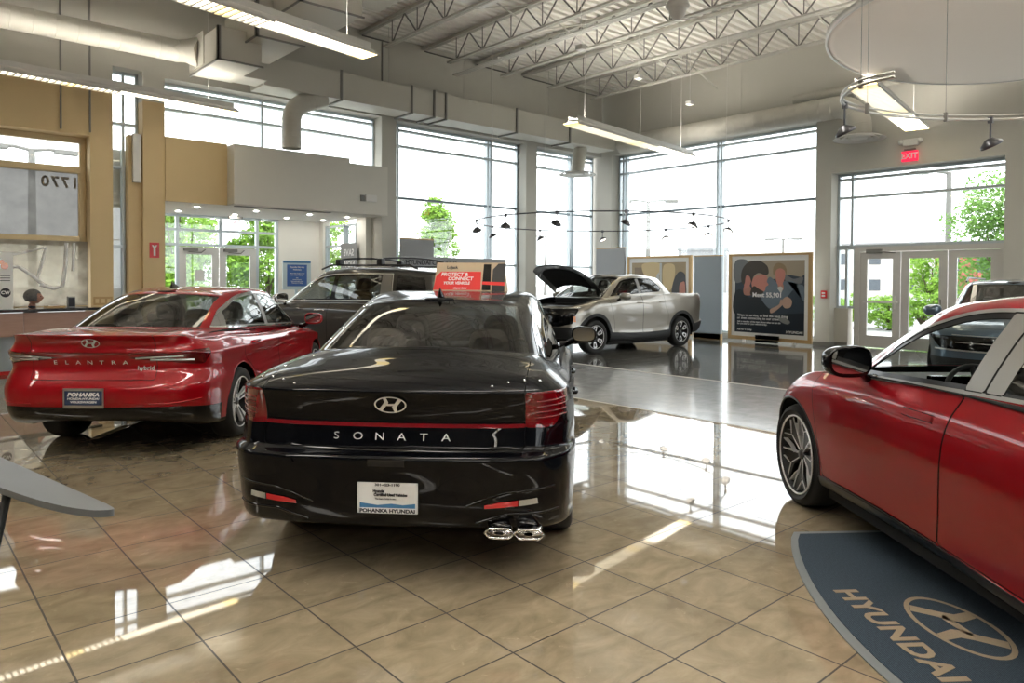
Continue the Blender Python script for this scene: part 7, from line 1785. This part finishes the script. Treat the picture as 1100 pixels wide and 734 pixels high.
def build_outside():
    g = MB(); g.box(-60, 140, 16.0, 140, -.35, -.15); g.box(18.1, 140, -100, 16.0, -.35, -.15); g.box(-60, 18.1, -100, -9.4, -.35, -.15); struct(g.build('ground', M['asphalt']), 'pale asphalt car park outside', 'ground')
    g = MB(); g.box(18.1, 24, -20, 22, -.16, -.03); g.box(-20, 24, 18.5, 22, -.16, -.03); struct(g.build('ground', M['concrete']), 'concrete pavement round the building', 'ground')
    K = math.cos, math.sin
    tree('tree', 'pointed bright green tree behind the tall window left of centre', 'tree', (22.1, 31.2, -.15), 5.9, 2.0, 1.0, M['leaf_bright'], 3, 8000, .11)
    for k, (x, y, h, r) in enumerate(((12.0, 40.2, 7.6, 2.6), (14.4, 34.4, 5.6, 2.2), (10.6, 35.4, 7.0, 2.3), (18.2, 36.4, 4.8, 2.0))):
        tree('tree', ('tall leafy tree behind the middle of the lobby doors', 'lower leafy tree behind the right lobby door', 'leafy tree at the left of the lobby doors', 'small leafy tree seen through the lobby side panel')[k], 'tree', (x, y, -.15), h, r, .6, M['leaf_bright'], 11 + k, 8000, .13, .35)
    for k, (x, y, h, r) in enumerate(((33.0, 8.1, 5.8, 2.5), (38, 12.6, 3.2, 1.2), (41.5, 10.0, 3.8, 1.5))):
        tree('tree', ('large bright green tree behind the right end of the entrance', 'small tree behind the middle entrance door', 'slim tree behind the right entrance door')[k], 'tree', (x, y, -.15), h, r, 1.3 if k == 0 else .9, M['leaf_bright'] if k else M['leaf_mid'], 31 + k, 8000 if k == 0 else 2500, .10, .25)
    for k in range(5):
        p = Vector((28.2, 14.2, 0)).lerp(Vector((27.0, 9.2, 0)), k / 4)
        tree('hedge_bush', ('leftmost rounded bush of the hedge beyond the entrance doors', 'second bush from the left in the entrance hedge', 'middle bush of the entrance hedge', 'second bush from the right in the entrance hedge', 'rightmost bush of the hedge beyond the entrance doors')[k], 'bush', (p.x, p.y, -.15), 1.35 - .1 * (k % 2), .74, .1, M['leaf_bright'], 51 + k, 2600, .06, .1, 'hedge beyond the entrance', .7)
    light_pole('double-headed lamp post beyond the window right of centre', (37.7, 29.4, -.15), 6.9, 2, R_(-45), 1.5)
    light_pole('double-headed lamp post seen through the filmed office window', (4.5, 33.0, -.15), 6.65, 2, 0., 1.15)
    light_pole('single-headed lamp post beside the large tree on the right', (40, 12.6, -.15), 7.2, 1, R_(135), 1.4)
    light_pole('distant lamp post beyond the corner window', (58, 60, -.15), 6.8, 2, R_(-45), 1.2)
    light_pole('distant lamp post above the men poster', (62, 33, -.15), 5.6, 2, R_(-60), 1.2)
    far_building('building', 'pale apartment block far beyond the entrance doors', (81.8, 27.8, -.15), R_(-72), 19, 10, 5.6, M['pale_brick'], 2, 6)
    far_building('building', 'red and pale low building beyond the right entrance door', (66, 17, -.15), R_(-72), 9, 8, 4.2, M['red_render'], 2, 4)
    far_building('building', 'low pale grey building roof beyond the wide window', (92.5, 62, -.15), R_(-60), 7, 8, 6.3, M['panel_grey'], 1, 3, 1.0, 1.4)
    # a parked car outside the doors, pale, mostly hidden
    t = thing('parked_car', 'pale parked car outside beyond the right entrance door', 'car', (30.0, 5.6, -.15), R_(100))
    A = [(-2.2, .35), (-2.15, .75), (-1.6, .92), (-1.0, 1.38), (.5, 1.42), (1.2, 1.0), (2.1, .82), (2.25, .5), (2.2, .3)]
    P = smooth_poly(A + [(0, .25)], 5); q = MB(); n = len(P)
    for k, (y, s) in enumerate(((-.88, .93), (-.8, 1.), (.8, 1.), (.88, .93))): q.add([(p[0], y * (.82 if p[1] > .95 else 1), .3 + (p[1] - .3) * s) for p in P], [])
    for k in range(3):
        for i in range(n): q.f.append((k * n + i, k * n + (i + 1) % n, (k + 1) * n + (i + 1) % n, (k + 1) * n + i)); q.sm.append(True); q.mi.append(0)
    q.f += [tuple(range(n)), tuple(range(3 * n, 4 * n))]; q.sm += [False] * 2; q.mi += [0] * 2
    q.build('car_body', M['lamp_case'], t)
    for s in (1, -1):
        w = MB(); w.add([(-1.35, s * .80, .93), (-.9, s * .74, 1.32), (.45, s * .74, 1.35), (1.0, s * .80, .98)], [(0, 1, 2, 3)]); w.build('car_window', M['gloss_black'], t)
        for x in (-1.35, 1.35): w = MB(); w.lathe([(0, .1), (.2, .1), (.32, .08), (.33, 0), (.32, -.1), (0, -.1)], 24, Matrix.Translation((x, s * .80, .33)) @ Matrix.Rotation(PI / 2, 4, 'X')); w.build('wheel', M['tyre'], t)
def mats_props():
    M['mirror'] = pbr('mirror_silver', (.8, .82, .84), .02, 1.)
    M['plate_blue'] = pbr('plate_blue', (.05, .20, .42), .5); M['plate_navy'] = pbr('plate_navy', (.02, .035, .09), .4)
    M['satin_grey'] = pbr('satin_grey', (.24, .235, .22), .35, .4)
    M['satin_chrome2'] = pbr('satin_bright_trim', (.36, .355, .34), .38, .75)
    M['glass_open'] = glassy('car_glass_open', (1, 1, 1), 1.1)
    M['sign_blue'] = pbr('sign_blue', (.015, .10, .38), .4); M['frame_pale'] = pbr('frame_pale_blue', (.55, .68, .74), .4)
    M['tan_card'] = pbr('tan_card', (.50, .38, .25), .6); M['sign_red'] = pbr('sign_red', (.72, .015, .012), .4)
    M['mat_edge'] = pbr('mat_edge_rubber', (.17, .19, .20), .5); M['mat_tan'] = noisy('mat_tan', (.36, .28, .19), (.24, .19, .13), 160., .95)
    M['table_grey'] = noisy('table_grey', (.10, .11, .12), (.13, .14, .15), 3., .35)
    M['number_grey'] = pbr('number_grey', (.16, .14, .11), .6)
    m = pbr('mat_pile', (.03, .055, .09), .95); nt = m.node_tree; b = [n for n in nt.nodes if n.type == 'BSDF_PRINCIPLED'][0]
    tc = nt.nodes.new('ShaderNodeTexCoord'); mp = nt.nodes.new('ShaderNodeMapping'); mp.inputs['Rotation'].default_value = (0, 0, R_(38)); nt.links.new(tc.outputs['Object'], mp.inputs[0])
    w = nt.nodes.new('ShaderNodeTexWave'); w.inputs['Scale'].default_value = 34.; w.inputs['Distortion'].default_value = 1.5; w.inputs['Detail'].default_value = 2; nt.links.new(mp.outputs[0], w.inputs[0])
    n = nt.nodes.new('ShaderNodeTexNoise'); n.inputs['Scale'].default_value = 90.; nt.links.new(tc.outputs['Object'], n.inputs[0])
    ad = nt.nodes.new('ShaderNodeMath'); ad.operation = 'MULTIPLY'; nt.links.new(w.outputs[1], ad.inputs[0]); nt.links.new(n.outputs[0], ad.inputs[1])
    mx = nt.nodes.new('ShaderNodeMix'); mx.data_type = 'RGBA'; mx.inputs[6].default_value = (.010, .020, .034, 1); mx.inputs[7].default_value = (.075, .115, .155, 1); nt.links.new(ad.outputs[0], mx.inputs[0]); nt.links.new(mx.outputs[2], b.inputs['Base Color'])
    M['mat_pile'] = m
# ------------------------------------------------------------------ camera, light, assembly
def setup_cam():
    f, yaw, pitch, roll, cyy = 774.3026, .8483, .0192, .0055, 315.7369
    H = 1.58
    fw = Vector((math.cos(yaw) * math.cos(pitch), math.sin(yaw) * math.cos(pitch), -math.sin(pitch)))
    rt = Vector((math.sin(yaw), -math.cos(yaw), 0)); up = rt.cross(fw)
    c, s = math.cos(roll), math.sin(roll); r = rt * c + up * s; u = up * c - rt * s
    cam = bpy.data.cameras.new('camera'); o = bpy.data.objects.new('camera', cam); COL.objects.link(o)
    cam.sensor_fit = 'HORIZONTAL'; cam.sensor_width = 36.; cam.lens = f / 1100 * 36
    cam.shift_y = -(367 - cyy) / 1100; cam.clip_start = .05; cam.clip_end = 500
    o.matrix_world = Matrix(((r.x, u.x, -fw.x, 0), (r.y, u.y, -fw.y, 0), (r.z, u.z, -fw.z, H), (0, 0, 0, 1)))
    SC.camera = o; return o
def setup_light():
    w = bpy.data.worlds.new('sky'); SC.world = w; w.use_nodes = True
    bg = w.node_tree.nodes['Background']; bg.inputs[0].default_value = (.97, .985, 1, 1); bg.inputs[1].default_value = SKY
    SC.view_settings.view_transform = 'Standard'; SC.view_settings.look = 'None'; SC.view_settings.gamma = 1.; SC.view_settings.use_curve_mapping = False
    SC.view_settings.exposure = EXPO
    c = SC.cycles; c.use_denoising = True; c.max_bounces = 9; c.diffuse_bounces = 4; c.glossy_bounces = 5; c.transparent_max_bounces = 24; c.transmission_bounces = 4
    c.sample_clamp_indirect = 8.; c.caustics_reflective = False; c.caustics_refractive = False; c.blur_glossy = .4
def panel_fill_lamps():
    # spot lamps added at the tracks to brighten the round hanging panel
    for n, p in enumerate(((6.26, 1.70, 2.95), (9.5, 9.7, 3.0), (14.0, 8.75, 3.0))):
        l = bpy.data.lights.new('panel_fill_lamp', 'SPOT'); l.energy = (70, 130, 130)[n]; l.color = (1, .93, .84); l.spot_size = R_(75); l.spot_blend = 1.; l.shadow_soft_size = .06
        o = bpy.data.objects.new('panel_fill_lamp', l); COL.objects.link(o); o.location = p
        o.rotation_euler = (Vector((11.6, 3.2, 5.0)) - Vector(p)).to_track_quat('-Z', 'Y').to_euler()
SKY, EXPO = 3.0, .66
mats_cars(); mats_props(); build_room()
sonata(); elantra(); red_coupe(); pickup(); suv('graphite'); suv('steel_blue')
build_props(); build_outside(); setup_cam(); setup_light(); panel_fill_lamps()
